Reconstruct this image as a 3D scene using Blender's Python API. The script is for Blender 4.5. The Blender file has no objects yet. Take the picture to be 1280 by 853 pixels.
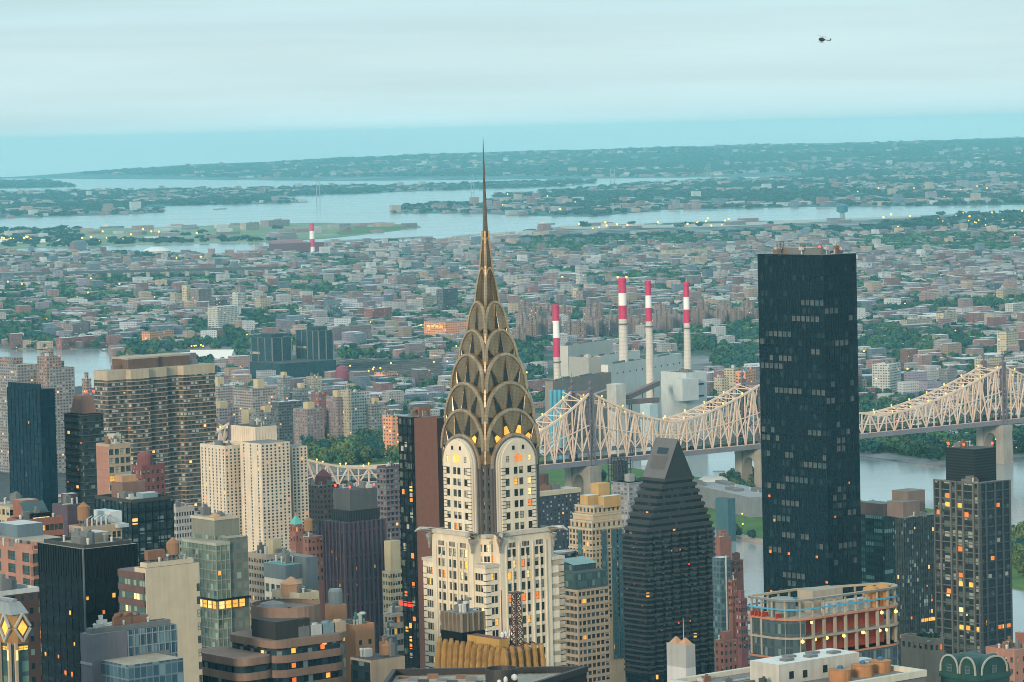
import bpy, math, random
import numpy as np
from mathutils import Vector, Matrix
sc = bpy.context.scene
COL = sc.collection
rng = random.Random(7)
nr = np.random.default_rng(11)
rad = math.radians
# ------------------------------------------------------------------ camera
FP, CX, CY, EYE = 4300.0, 640.0, 426.5, 320.0       # focal length in photo pixels, eye height in metres
PITCH, ROLL = math.atan(262.0/FP), rad(1.35)
cF = Vector((0, math.cos(PITCH), -math.sin(PITCH)))
u0 = Vector((0, math.sin(PITCH), math.cos(PITCH))); r0 = Vector((1, 0, 0))
cR = r0*math.cos(ROLL) - u0*math.sin(ROLL); cU = r0*math.sin(ROLL) + u0*math.cos(ROLL)
cP = Vector((0, 0, EYE))
cam = bpy.data.objects.new('camera', bpy.data.cameras.new('camera')); COL.objects.link(cam)
m = Matrix((cR, cU, -cF)).transposed().to_4x4(); m.translation = cP; cam.matrix_world = m
cam.data.sensor_width = 36; cam.data.lens = 36*FP/1280; cam.data.clip_start = 1; cam.data.clip_end = 200000
sc.camera = cam
# ------------------------------------------------------------------ sky, sun, exposure
SUN_EL, SUN_AZ = 14.0, 206.0                          # azimuth clockwise from the view direction: behind left
wd = bpy.data.worlds.new('World'); sc.world = wd; wd.use_nodes = True
wn = wd.node_tree; wn.nodes.clear()
def wnode(t, **k):
    n = wn.nodes.new(t)
    for a, b in k.items(): setattr(n, a, b)
    return n
sky = wnode('ShaderNodeTexSky', sky_type='NISHITA', sun_disc=False, sun_elevation=rad(SUN_EL), sun_rotation=rad(SUN_AZ), air_density=1.2, dust_density=3.0, ozone_density=3.0)
tcw = wnode('ShaderNodeTexCoord'); sepw = wnode('ShaderNodeSeparateXYZ')
wn.links.new(tcw.outputs['Generated'], sepw.inputs[0])
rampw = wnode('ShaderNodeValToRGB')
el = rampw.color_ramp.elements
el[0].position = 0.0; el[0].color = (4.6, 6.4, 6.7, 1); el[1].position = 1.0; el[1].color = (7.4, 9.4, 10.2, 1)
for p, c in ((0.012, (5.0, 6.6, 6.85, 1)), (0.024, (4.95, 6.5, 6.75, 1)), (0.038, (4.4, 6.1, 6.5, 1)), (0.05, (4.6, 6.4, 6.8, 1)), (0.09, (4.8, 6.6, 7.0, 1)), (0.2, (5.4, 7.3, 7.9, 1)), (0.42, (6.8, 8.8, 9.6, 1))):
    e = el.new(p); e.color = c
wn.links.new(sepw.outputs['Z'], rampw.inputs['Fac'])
mapw = wnode('ShaderNodeMapping'); mapw.inputs['Scale'].default_value = (5, 5, 90)
wn.links.new(tcw.outputs['Generated'], mapw.inputs['Vector'])
noiw = wnode('ShaderNodeTexNoise'); noiw.inputs['Scale'].default_value = 1.0; noiw.inputs['Detail'].default_value = 5
wn.links.new(mapw.outputs[0], noiw.inputs['Vector'])
mrw = wnode('ShaderNodeMapRange'); mrw.inputs['From Min'].default_value = 0.3; mrw.inputs['From Max'].default_value = 0.75
mrw.inputs['To Min'].default_value = 0.91; mrw.inputs['To Max'].default_value = 1.09
wn.links.new(noiw.outputs['Fac'], mrw.inputs['Value'])
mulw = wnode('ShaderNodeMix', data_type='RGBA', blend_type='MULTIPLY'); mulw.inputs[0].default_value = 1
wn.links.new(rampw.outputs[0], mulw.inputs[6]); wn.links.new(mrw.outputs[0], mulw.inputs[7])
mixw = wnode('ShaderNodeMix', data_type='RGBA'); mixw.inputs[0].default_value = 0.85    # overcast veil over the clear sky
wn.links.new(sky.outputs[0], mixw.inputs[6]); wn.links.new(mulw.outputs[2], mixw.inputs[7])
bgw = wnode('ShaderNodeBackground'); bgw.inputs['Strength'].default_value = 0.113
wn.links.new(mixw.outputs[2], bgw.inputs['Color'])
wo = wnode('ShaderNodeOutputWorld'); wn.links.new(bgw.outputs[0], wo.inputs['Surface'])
sun = bpy.data.objects.new('sun', bpy.data.lights.new('sun', 'SUN')); COL.objects.link(sun)
sun.data.energy = 2.8; sun.data.angle = rad(10); sun.data.color = (1.0, 0.80, 0.58)
sd = Vector((math.sin(rad(SUN_AZ))*math.cos(rad(SUN_EL)), math.cos(rad(SUN_AZ))*math.cos(rad(SUN_EL)), math.sin(rad(SUN_EL))))
sun.rotation_euler = (-sd).to_track_quat('-Z', 'Y').to_euler(); sun.location = (0, 0, 900)
vs = sc.view_settings; vs.view_transform = 'Standard'; vs.look = 'None'; vs.gamma = 1.0; vs.use_curve_mapping = False
vs.exposure = 0.38
HAZE_DENSITY, HAZE_COLOR = 0.000029, (0.27, 0.72, 0.88)
try: sc.cycles.use_denoising = True; sc.cycles.filter_width = 0.95
except Exception: pass
# ------------------------------------------------------------------ photo geometry
def W(px, py, Y):                                     # the point seen at a pixel, at forward distance Y
    d = cF + cR*((px-CX)/FP) + cU*((CY-py)/FP)
    return cP + d*(Y/d.y)
def G(px, py, z=0.0):                                 # the ground point seen at a pixel
    d = cF + cR*((px-CX)/FP) + cU*((CY-py)/FP)
    return cP + d*((z-EYE)/d.z)
def P(p):
    d = Vector(p) - cP; zc = d.dot(cF)
    return CX + FP*d.dot(cR)/zc, CY - FP*d.dot(cU)/zc
def eye_y(px): return 164.4 - (px-640)*0.02357
TH = rad(39.1)                                        # Manhattan street grid against the view direction
XD = Vector((math.cos(TH), math.sin(TH), 0)); YD = Vector((-math.sin(TH), math.cos(TH), 0))
# ------------------------------------------------------------------ materials
def newmat(name):
    mt = bpy.data.materials.new(name); mt.use_nodes = True
    return mt, mt.node_tree, mt.node_tree.nodes['Principled BSDF']
def nd(t, ty, **k):
    n = t.nodes.new(ty)
    for a, b in k.items(): setattr(n, a, b)
    return n
def mth(t, op, a, b=None, c=None):
    n = nd(t, 'ShaderNodeMath', operation=op)
    for i, v in enumerate((a, b, c)):
        if v is None: continue
        if isinstance(v, (int, float)): n.inputs[i].default_value = v
        else: t.links.new(v, n.inputs[i])
    return n.outputs[0]
def rgb(c): return (c[0], c[1], c[2], 1)
def vary(t, col, amount, scale, streak=True):         # weathering: broad blotches and fine vertical run-off
    tc = nd(t, 'ShaderNodeTexCoord')
    n1 = nd(t, 'ShaderNodeTexNoise'); n1.inputs['Scale'].default_value = scale; n1.inputs['Detail'].default_value = 6
    t.links.new(tc.outputs['Object'], n1.inputs['Vector'])
    mp = nd(t, 'ShaderNodeMapping'); mp.inputs['Scale'].default_value = (0.9, 0.9, 0.05) if streak else (1.5, 1.5, 1.5)
    t.links.new(tc.outputs['Object'], mp.inputs[0])
    n2 = nd(t, 'ShaderNodeTexNoise'); n2.inputs['Scale'].default_value = 1.0; n2.inputs['Detail'].default_value = 4
    t.links.new(mp.outputs[0], n2.inputs['Vector'])
    s = mth(t, 'ADD', n1.outputs['Fac'], n2.outputs['Fac'])
    f = mth(t, 'MULTIPLY_ADD', s, amount*2.0*.75, (1-amount*2.0)*.75)
    mx = nd(t, 'ShaderNodeMix', data_type='RGBA', blend_type='MULTIPLY'); mx.inputs[0].default_value = 1
    if isinstance(col, tuple): mx.inputs[6].default_value = rgb(col)
    else: t.links.new(col, mx.inputs[6])
    t.links.new(f, mx.inputs[7])
    return mx.outputs[2]
_M = {}
def plain(name, col, rough=0.85, amount=0.25, scale=0.12, metal=0.0, streak=True, spec=0.3):
    if name in _M: return _M[name]
    mt, t, b = newmat(name)
    t.links.new(vary(t, col, amount, scale, streak), b.inputs['Base Color'])
    b.inputs['Roughness'].default_value = rough; b.inputs['Metallic'].default_value = metal; b.inputs['Specular IOR Level'].default_value = spec
    _M[name] = mt; return mt
def glass(name, col, rough=0.12, spec=0.3):
    if name in _M: return _M[name]
    mt, t, b = newmat(name)
    t.links.new(vary(t, col, 0.3, 0.2, False), b.inputs['Base Color'])
    b.inputs['Roughness'].default_value = rough; b.inputs['Specular IOR Level'].default_value = spec
    _M[name] = mt; return mt
def glow(name, col, strength):
    if name in _M: return _M[name]
    mt, t, b = newmat(name)
    if 'pane' in name:                                # lit rooms: uneven behind the glass, different from window to window
        tc = nd(t, 'ShaderNodeTexCoord'); n = nd(t, 'ShaderNodeTexNoise'); n.inputs['Scale'].default_value = 1.1; n.inputs['Detail'].default_value = 2; oi = nd(t, 'ShaderNodeObjectInfo')
        n.noise_dimensions = '4D'; t.links.new(tc.outputs['Object'], n.inputs['Vector']); t.links.new(mth(t, 'MULTIPLY', oi.outputs['Random'], 60.0), n.inputs['W'])
        t.links.new(mth(t, 'MULTIPLY', mth(t, 'MULTIPLY_ADD', n.outputs['Fac'], 1.7, -.15), mth(t, 'MULTIPLY_ADD', oi.outputs['Random'], .9*strength, .45*strength)), b.inputs['Emission Strength'])
    b.inputs['Base Color'].default_value = rgb(tuple(min(0.8, c) for c in col)); b.inputs['Emission Color'].default_value = rgb(col)
    b.inputs['Roughness'].default_value = 0.5
    if 'pane' not in name: b.inputs['Emission Strength'].default_value = strength
    _M[name] = mt; return mt
def facade(name, wall, panes, cw, ch, fw, fh, lit=0.01, rough=0.8, colattr=False, litcol=(1.0, 0.40, 0.06), lits=1.2, grough=0.15, uoff=0.0, amount=0.22):
    """Wall with a grid of windows in metres of UV; panes = three pane colours, dark to light."""
    if name in _M: return _M[name]
    mt, t, b = newmat(name)
    uv = nd(t, 'ShaderNodeUVMap'); sp = nd(t, 'ShaderNodeSeparateXYZ'); t.links.new(uv.outputs[0], sp.inputs[0])
    u = mth(t, 'DIVIDE', sp.outputs[0], cw); v = mth(t, 'DIVIDE', sp.outputs[1], ch)
    mu = mth(t, 'COMPARE', mth(t, 'FRACT', u), 0.5, fw/2); mv = mth(t, 'COMPARE', mth(t, 'FRACT', v), 0.5, fh/2)
    mask = mth(t, 'MULTIPLY', mu, mv)
    geo = nd(t, 'ShaderNodeNewGeometry'); sn = nd(t, 'ShaderNodeSeparateXYZ'); t.links.new(geo.outputs['Normal'], sn.inputs[0])
    mask = mth(t, 'MULTIPLY', mask, mth(t, 'LESS_THAN', mth(t, 'ABSOLUTE', sn.outputs[2]), 0.5))
    oi = nd(t, 'ShaderNodeObjectInfo')
    cb = nd(t, 'ShaderNodeCombineXYZ')
    t.links.new(mth(t, 'FLOOR', u), cb.inputs[0]); t.links.new(mth(t, 'FLOOR', v), cb.inputs[1]); t.links.new(mth(t, 'MULTIPLY', oi.outputs['Random'], 97.0), cb.inputs[2])
    w = nd(t, 'ShaderNodeTexWhiteNoise', noise_dimensions='3D'); t.links.new(cb.outputs[0], w.inputs['Vector'])
    rp = nd(t, 'ShaderNodeValToRGB'); rp.color_ramp.interpolation = 'CONSTANT'
    e = rp.color_ramp.elements; e[0].position = 0; e[0].color = rgb(panes[0]); e[1].position = 0.55; e[1].color = rgb(panes[1])
    e2 = e.new(0.83); e2.color = rgb(panes[2])
    t.links.new(w.outputs['Value'], rp.inputs[0])
    if colattr:
        at = nd(t, 'ShaderNodeAttribute', attribute_name='tint'); wc = vary(t, at.outputs['Color'], 0.15, 0.08)
    else: wc = vary(t, wall, amount, 0.1)
    mx = nd(t, 'ShaderNodeMix', data_type='RGBA'); t.links.new(mask, mx.inputs[0]); t.links.new(wc, mx.inputs[6]); t.links.new(rp.outputs[0], mx.inputs[7])
    t.links.new(mx.outputs[2], b.inputs['Base Color'])
    t.links.new(mth(t, 'MULTIPLY_ADD', mask, grough-rough, rough), b.inputs['Roughness'])
    b.inputs['Specular IOR Level'].default_value = 0.1 if grough < .13 else 0.2
    if lit > 0:
        l = mth(t, 'MULTIPLY', mth(t, 'MULTIPLY', mth(t, 'GREATER_THAN', w.outputs['Value'], 1-lit), mask), lits)
        b.inputs['Emission Color'].default_value = rgb(litcol); t.links.new(l, b.inputs['Emission Strength'])
    _M[name] = mt; return mt
DK = ((0.007, 0.02, 0.032), (0.02, 0.045, 0.06), (0.13, 0.18, 0.18))
MX = ((0.03, 0.05, 0.06), (0.07, 0.1, 0.11), (0.3, 0.34, 0.32))
# ------------------------------------------------------------------ mesh building
class MB:
    def __init__(s): s.v = []; s.f = []; s.m = []; s.uv = []
    def poly(s, pts, mi=0, uv=None):
        i = len(s.v); s.v += [tuple(p) for p in pts]; n = len(pts); s.f.append(tuple(range(i, i+n))); s.m.append(mi)
        s.uv += uv if uv else [(p[0]+p[1], p[2]) for p in pts]
        return s
    def side(s, a, b, z0, z1, mi=0, u=0.0):           # vertical wall from a to b (2-D points)
        L = math.hypot(b[0]-a[0], b[1]-a[1])
        return s.poly([(a[0], a[1], z0), (b[0], b[1], z0), (b[0], b[1], z1), (a[0], a[1], z1)], mi, [(u, z0), (u+L, z0), (u+L, z1), (u, z1)])
    def prism(s, pl, z0, z1, mi=0, top=None, bottom=False):
        u = 0; n = len(pl)
        for i in range(n):
            a, b = pl[i], pl[(i+1) % n]; s.side(a, b, z0, z1, mi, u); u += math.hypot(b[0]-a[0], b[1]-a[1])
        s.poly([(p[0], p[1], z1) for p in pl], mi if top is None else top, [(p[0], p[1]) for p in pl])
        if bottom: s.poly([(p[0], p[1], z0) for p in reversed(pl)], mi, [(p[0], p[1]) for p in pl])
        return s
    def box(s, x0, y0, z0, x1, y1, z1, mi=0, top=None, bottom=True):
        return s.prism([(x0, y0), (x1, y0), (x1, y1), (x0, y1)], z0, z1, mi, top, bottom)
    def frus(s, x0, y0, z0, x1, y1, z1, k, mi=0):     # box that tapers to fraction k
        cx, cy, hx, hy = (x0+x1)/2, (y0+y1)/2, (x1-x0)/2, (y1-y0)/2
        a = [(x0, y0, z0), (x1, y0, z0), (x1, y1, z0), (x0, y1, z0)]
        b = [(cx+(p[0]-cx)*k, cy+(p[1]-cy)*k, z1) for p in a]
        for i in range(4): s.poly([a[i], a[(i+1) % 4], b[(i+1) % 4], b[i]], mi)
        return s.poly(b, mi)
    def lathe(s, cx, cy, prof, n=16, mi=0):           # prof: (radius, z) from the bottom
        rings = [[(cx+r*math.cos(2*math.pi*k/n), cy+r*math.sin(2*math.pi*k/n), z) for k in range(n)] for r, z in prof]
        for a, b, (r, z) in zip(rings, rings[1:], prof):
            for k in range(n):
                j = (k+1) % n; s.poly([a[k], a[j], b[j], b[k]], mi, [(k*r*6.28/n, a[k][2]), ((k+1)*r*6.28/n, a[k][2]), ((k+1)*r*6.28/n, b[k][2]), (k*r*6.28/n, b[k][2])])
        if prof[-1][0] > 0.02: s.poly(rings[-1], mi)
        return s
    def bar(s, p, q, w, h=None, mi=0):
        p, q = Vector(p), Vector(q); h = h or w; d = (q-p)
        if d.length < 1e-6: return s
        d.normalize(); a = d.cross(Vector((0, 0, 1)))
        a = Vector((1, 0, 0)) if a.length < 1e-4 else a.normalized(); c = d.cross(a).normalized()
        o = [a*w/2+c*h/2, -a*w/2+c*h/2, -a*w/2-c*h/2, a*w/2-c*h/2]
        A = [p+x for x in o]; B = [q+x for x in o]
        for i in range(4): s.poly([A[i], A[(i+1) % 4], B[(i+1) % 4], B[i]], mi)
        s.poly(A[::-1], mi); s.poly(B, mi); return s
    def build(s, name, mats, parent=None, loc=None, smooth=False):
        me = bpy.data.meshes.new(name); me.from_pydata(s.v, [], s.f)
        for mt in (mats if isinstance(mats, (list, tuple)) else [mats]): me.materials.append(mt)
        me.polygons.foreach_set('material_index', s.m)
        ul = me.uv_layers.new(name='UVMap'); ul.data.foreach_set('uv', [c for q in s.uv for c in q])
        if smooth: me.polygons.foreach_set('use_smooth', [True]*len(s.f))
        me.update()
        o = bpy.data.objects.new(name, me); COL.objects.link(o)
        if parent: o.parent = parent
        if loc is not None: o.location = loc
        return o
def tag(o, label, cat, group=None):
    o['label'] = label; o['category'] = cat
    if group: o['group'] = group
    return o
def kind(o, k): o['kind'] = k; return o
def thing(name, label, cat, loc, rot=0.0, group=None):
    o = bpy.data.objects.new(name, None); COL.objects.link(o); o.location = loc; o.rotation_euler = (0, 0, rot)
    o.empty_display_size = 1; return tag(o, label, cat, group)
# ------------------------------------------------------------------ windows as objects
GL = {'dark': glass('pane_dark', (0.016, 0.03, 0.04)), 'teal': glass('pane_teal', (0.05, 0.10, 0.105)), 'blind': plain('pane_blind', (0.42, 0.43, 0.36), 0.5),
      'grey': glass('pane_grey', (0.07, 0.09, 0.095), 0.2), 'amber': glow('pane_lit_amber', (1.0, 0.40, 0.06), 0.85), 'orange': glow('pane_lit_orange', (0.9, 0.2, 0.03), 0.6),
      'pale': glow('pane_lit_pale', (1.0, 0.66, 0.26), 0.75), 'dim': glass('pane_dim', (0.10, 0.11, 0.105), 0.25), 'red': glow('pane_lit_red', (1.0, 0.04, 0.02), 1.6)}
FR = {'white': plain('window_frame_white', (0.55, 0.53, 0.46), 0.6), 'dark': plain('window_frame_dark', (0.006, 0.012, 0.018), 0.45, spec=.15), 'grey': plain('window_frame_grey', (0.2, 0.21, 0.21), 0.5),
      'none': None}
_W = {}
def win_mb(mb, tr, w, h, style, gi=0, fi=1, half=None):
    fr = 0.09 if style != 'none' else 0
    q = lambda x0, x1, z0, z1, y, mi: mb.poly([tr(x0, y, z0), tr(x1, y, z0), tr(x1, y, z1), tr(x0, y, z1)], mi)
    if half is None: q(-w/2, w/2, -h/2, h/2, 0, gi)
    else: q(-w/2, w/2, -h/2, 0, 0, gi); q(-w/2, w/2, 0, h/2, 0, half)
    if fr:
        y = -0.05
        q(-w/2, -w/2+fr, -h/2, h/2, y, fi); q(w/2-fr, w/2, -h/2, h/2, y, fi); q(-w/2, w/2, h/2-fr, h/2, y-.003, fi); q(-w/2, w/2, -h/2, -h/2+fr, y-.003, fi)
        q(-w/2, w/2, -fr/2, fr/2, y-.006, fi)
        n = max(1, round(w/1.5))
        for i in range(1, n): x = -w/2+w*i/n; q(x-fr/2, x+fr/2, -h/2, h/2, y-.009, fi)
def win_mesh(w, h, style, pane, half):
    k = (round(w, 2), round(h, 2), style, pane, half)
    if k not in _W:
        mb = MB(); win_mb(mb, lambda x, y, z: (x, y, z), w, h, style, 0, 1, 2 if half else None)
        o = mb.build('window', [GL[pane], FR[style] or GL[pane], GL[half or pane]]); _W[k] = o.data
        bpy.data.objects.remove(o)
    return _W[k]
def pick(wts):
    t = rng.random()*sum(w for _, w in wts)
    for n, w in wts:
        t -= w
        if t <= 0: return n
    return wts[-1][0]
WT = [('dark', 6), ('teal', 2.0), ('grey', 1.5), ('blind', 0.8), ('amber', 0.3), ('orange', 0.15), ('pale', 0.12)]
class Face:                                           # a vertical wall plane in a building's own coordinates
    def __init__(s, o, t, n): s.o, s.t, s.n = o, t, n
    def p(s, u, out, z): return (s.o[0]+s.t[0]*u+s.n[0]*out, s.o[1]+s.t[1]*u+s.n[1]*out, z)
def spans(width, n, ww, margin=None, k=1, gap=0.35):  # n groups of k windows spread over a width
    margin = width/n/2 if margin is None else margin
    out = []
    for i in range(n):
        c = margin + (width-2*margin)*(i/(n-1) if n > 1 else 0.5); tot = k*ww+(k-1)*gap
        for j in range(k): a = c-tot/2+j*(ww+gap); out.append((a, a+ww))
    return out
def holes(mb, fc, u0, u1, z0, z1, cols, rows, depth, wins, mi=0, rmi=None, zmin=-1):
    """Wall with real window openings: spandrels, piers, reveals; the panes sit at the back of each reveal."""
    rmi = mi if rmi is None else rmi
    def q(a, b, c, d): mb.poly([fc.p(a, 0, c), fc.p(b, 0, c), fc.p(b, 0, d), fc.p(a, 0, d)], mi, [(a, c), (b, c), (b, d), (a, d)])
    z = z0
    for (c, d) in rows:
        if d >= z1-0.05 or c <= z0+0.02: continue
        q(u0, u1, z, c); x = u0
        for (a, b) in cols:
            q(x, a, c, d); x = b
            for (pa, pb) in (((a, c), (a, d)), ((b, c), (b, d)), ((a, c), (b, c)), ((a, d), (b, d))):
                mb.poly([fc.p(pa[0], 0, pa[1]), fc.p(pb[0], 0, pb[1]), fc.p(pb[0], -depth, pb[1]), fc.p(pa[0], -depth, pa[1])], rmi)
            wins.append((fc, (a+b)/2, (c+d)/2, b-a, d-c, -depth))
        q(x, u1, c, d); z = d
    q(u0, u1, z, z1)
NWIN = [0]
class Bld:
    """A building whose near corner is seen at pixel cx, its left wall ending at lx and its right wall at rx, its top at ty."""
    def __init__(s, name, label, cx, lx, rx, ty, Y, cat='building', group=None, rot=TH):
        p = W(cx, ty, Y); s.h = p.z; s.wins = []; s.parts = {}
        s.xd = Vector((math.cos(rot), math.sin(rot), 0)); s.yd = Vector((-math.sin(rot), math.cos(rot), 0))
        s.root = thing(name, label, cat, (p.x, p.y, 0), rot, group); s.base = Vector((p.x, p.y, 0)); s.rot = rot
        def solve(dv, tx):
            a, b = 0.0, 600.0
            for _ in range(50):
                c = (a+b)/2; x = P(p+dv*c)[0]
                if (x < tx) == (dv.x > 0): a = c
                else: b = c
            return (a+b)/2
        s.w = solve(s.xd, rx) if rx > cx else 18.0
        s.d = solve(s.yd, lx) if lx < cx else 18.0
    def zat(s, py): return W(P(s.base+Vector((0, 0, s.h)))[0], py, s.base.y).z   # height on the near corner seen at py
    def left(s, x0=0, y0=0): return Face((x0, y0), (0, 1), (-1, 0))
    def right(s, x0=0, y0=0): return Face((x0, y0), (1, 0), (0, -1))
    def mb(s, n): return s.parts.setdefault(n, [MB(), None])[0]
    def part(s, n, mb, mats, **k): return mb.build(n, mats, s.root, **k)
    def world(s, p): return s.base + s.xd*p[0] + s.yd*p[1] + Vector((0, 0, p[2]))
    def masonry(s, mats, x0, y0, x1, y1, z0, z1, lc, rc, fh, ww, wh, top=1.0, depth=0.35, kl=1, kr=1, zmin=0, roofmi=1, gap=0.35, name='wall', marg=None):
        """Block with window openings on its two visible walls."""
        mb = MB(); zb = max(z0, zmin)
        rows = []; z = z1-top-wh
        while z > zb+0.4: rows.append((z, z+wh)); z -= fh
        rows.reverse()
        for fc, L, n, k in ((s.left(x0, y0), y1-y0, lc, kl), (s.right(x0, y0), x1-x0, rc, kr)):
            if n: holes(mb, fc, 0, L, z0, z1, spans(L, n, ww, marg, k, gap), rows, depth, s.wins)
            else: holes(mb, fc, 0, L, z0, z1, [], [], depth, s.wins)
        mb.side((x1, y0), (x1, y1), z0, z1); mb.side((x1, y1), (x0, y1), z0, z1)
        mb.poly([(x0, y0, z1), (x1, y0, z1), (x1, y1, z1), (x0, y1, z1)], roofmi)
        return s.part(name, mb, mats)
    def block(s, name, mats, x0, y0, x1, y1, z0, z1, top=1):
        mb = MB(); mb.box(x0, y0, z0, x1, y1, z1, 0, top if isinstance(mats, (list, tuple)) and len(mats) > 1 else 0); return s.part(name, mb, mats)
    def panes(s, n, x0, y0, x1, y1, z0, z1, cw, ch, ww, wh, wts, style='none', out=0.04, side=None, run=1):
        """Single panes of paler glass, or lit, on the grid of a curtain wall."""
        used = set(); L, Rr = y1-y0, x1-x0; tries = 0
        while n > 0 and tries < 4000:
            tries += 1
            lf = rng.random() < L*0.62/(L*0.62+Rr*0.78) if side is None else side == 'l'
            ln = L if lf else Rr; k = (lf, rng.randrange(max(1, int(ln/cw))), rng.randrange(max(1, int((z1-z0)/ch))))
            if k in used: continue
            fc = s.left(x0, y0) if lf else s.right(x0, y0)
            if run > 1:                               # blinds drawn along a stretch of one floor
                for j in range(k[1], min(k[1]+rng.randint(1, run), int(ln/cw))):
                    if (lf, j, k[2]) in used or rng.random() < .15 or n <= 0: continue
                    used.add((lf, j, k[2])); n -= 1; s.place(fc, (j+0.5)*cw, z0+(k[2]+0.5)*ch, ww, wh, out, pick(wts), style)
                continue
            used.add(k); n -= 1
            pn = pick(wts); f_ = rng.uniform(.5, .8) if pn in ('amber', 'orange', 'pale', 'red') else 1.0
            s.place(fc, (k[1]+0.5)*cw, z0+(k[2]+0.5)*ch, ww*f_, wh*f_, out, pn, style)
    def place(s, fc, u, z, w, h, out, pane, style, half=None):
        o = bpy.data.objects.new('window', win_mesh(w, h, style, pane, half)); COL.objects.link(o); o.parent = s.root
        o.location = fc.p(u, out, z); o.rotation_euler = (0, 0, math.atan2(fc.n[1], fc.n[0])+math.pi/2); NWIN[0] += 1
        return o
    def finish(s, style='dark', wts=WT, n=100, blinds=0.25):
        vis = []
        for wi in s.wins:
            fc, u, z, w, h, dp = wi; x, y = P(s.world(fc.p(u, dp, z)))
            if -4 < x < 1284 and y < 857: vis.append(wi)
        vis.sort(key=lambda a: -a[2]); keep, rest = vis[:n], vis[n:]
        for fc, u, z, w, h, dp in keep:
            p = pick(wts); s.place(fc, u, z, w, h, dp, p, style, 'blind' if p in ('dark', 'grey') and rng.random() < blinds else None)
        if rest:
            mb = MB(); gi = list(GL); mats = [GL[k] for k in gi]+[FR[style] or GL['dark']]
            for fc, u, z, w, h, dp in rest:
                tr = (lambda x, y, zz, fc=fc, u=u, z=z, dp=dp: fc.p(u+x, dp-y, z+zz)); p = pick(wts)
                win_mb(mb, tr, w, h, style, gi.index(p), len(gi), gi.index('blind') if p in ('dark', 'grey') and rng.random() < blinds else None)
            kind(s.part('window', mb, mats), 'stuff')
    def roof(s, x0, y0, x1, y1, z, n=4, mat=None, par=None, tank=0, seed=None, parh=1.1):
        """Parapet, plant rooms, fans and tanks on a flat roof."""
        r = random.Random(seed if seed is not None else int(x1*7+z)); mat = mat or ROOFS['plant']
        if par:
            mb = MB(); t = 0.4
            for a in ((x0, y0, x1, y0+t), (x0, y1-t, x1, y1), (x0, y0+t, x0+t, y1-t), (x1-t, y0+t, x1, y1-t)): mb.box(a[0], a[1], z-.01, a[2], a[3], z+parh)
            s.part('parapet', mb, par)
        for i in range(n):
            w, d, h = r.uniform(.08, .28)*(x1-x0), r.uniform(.08, .25)*(y1-y0), r.uniform(1.2, 3.6)
            x, y = r.uniform(x0+1.5, x1-w-1), r.uniform(y0+1.5, y1-d-1)
            mb = MB(); mb.box(x, y, z-.02*(i+1), x+w, y+d, z+h+i*.013); q = r.random()
            if q < .5:
                for k in range(max(1, int(w/2.2))): mb.lathe(x+1.1+k*2.2, y+d/2, [(.8, z+h), (.8, z+h+.5), (.6, z+h+.55)], 10)
            elif q < .8: mb.box(x+w*.2, y+d*.2, z+h-.02, x+w*.6, y+d*.7, z+h+1.1+i*.017)
            s.part('plant_unit', mb, mat if r.random() < .6 else ROOFS[r.choice(['light', 'plant', 'rust'])])
        if n:
            mb = MB()
            for i in range(n):
                a = (r.uniform(x0+1, x1-1), r.uniform(y0+1, y1-1), z+.25)
                mb.bar(a, (a[0]+r.uniform(-8, 8)*.5, a[1], z+.25), .35)
                mb.lathe(a[0], a[1], [(.3, z), (.3, z+r.uniform(.8, 1.8)), (.45, z+1.9), (.2, z+2.1)], 8)
            s.part('vent_pipe', mb, ROOFS['light'])
        for i in range(tank): tank_on(s, r.uniform(x0+3, x1-3), r.uniform(y0+3, y1-3), z)
def tank_on(b, x, y, z, r=2.0, h=4.2):
    t = MB(); t.lathe(x, y, [(r, z+2.5), (r, z+2.5+h), (r*1.06, z+2.52+h), (0.05, z+4.0+h)], 14)
    o = b.part('water_tank', t, ROOFS['wood'])
    l = MB()
    for k in range(4): l.bar((x+r*.7*math.cos(k*1.571+.7), y+r*.7*math.sin(k*1.571+.7), z), (x+r*.7*math.cos(k*1.571+.7), y+r*.7*math.sin(k*1.571+.7), z+2.5), .25)
    l.lathe(x, y, [(r, z+2.3), (r, z+2.5)], 12); l.build('tank_stand', ROOFS['plant'], o)
ROOFS = {'plant': plain('plant_grey', (0.16, 0.17, 0.17), 0.6), 'light': plain('plant_light', (0.5, 0.52, 0.5), 0.6), 'rust': plain('plant_rust', (0.22, 0.12, 0.08), 0.8),
         'wood': plain('tank_wood', (0.28, 0.16, 0.09), 0.9), 'grey': plain('roof_grey', (0.2, 0.2, 0.19), 0.9, 0.35, 0.3, streak=False), 'tan': plain('roof_tan', (0.36, 0.32, 0.25), 0.9, 0.35, 0.3, streak=False),
         'white': plain('roof_white', (0.62, 0.63, 0.6), 0.8, 0.25, 0.3, streak=False), 'dark': plain('roof_dark', (0.07, 0.075, 0.08), 0.9, 0.35, 0.3, streak=False)}
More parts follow.
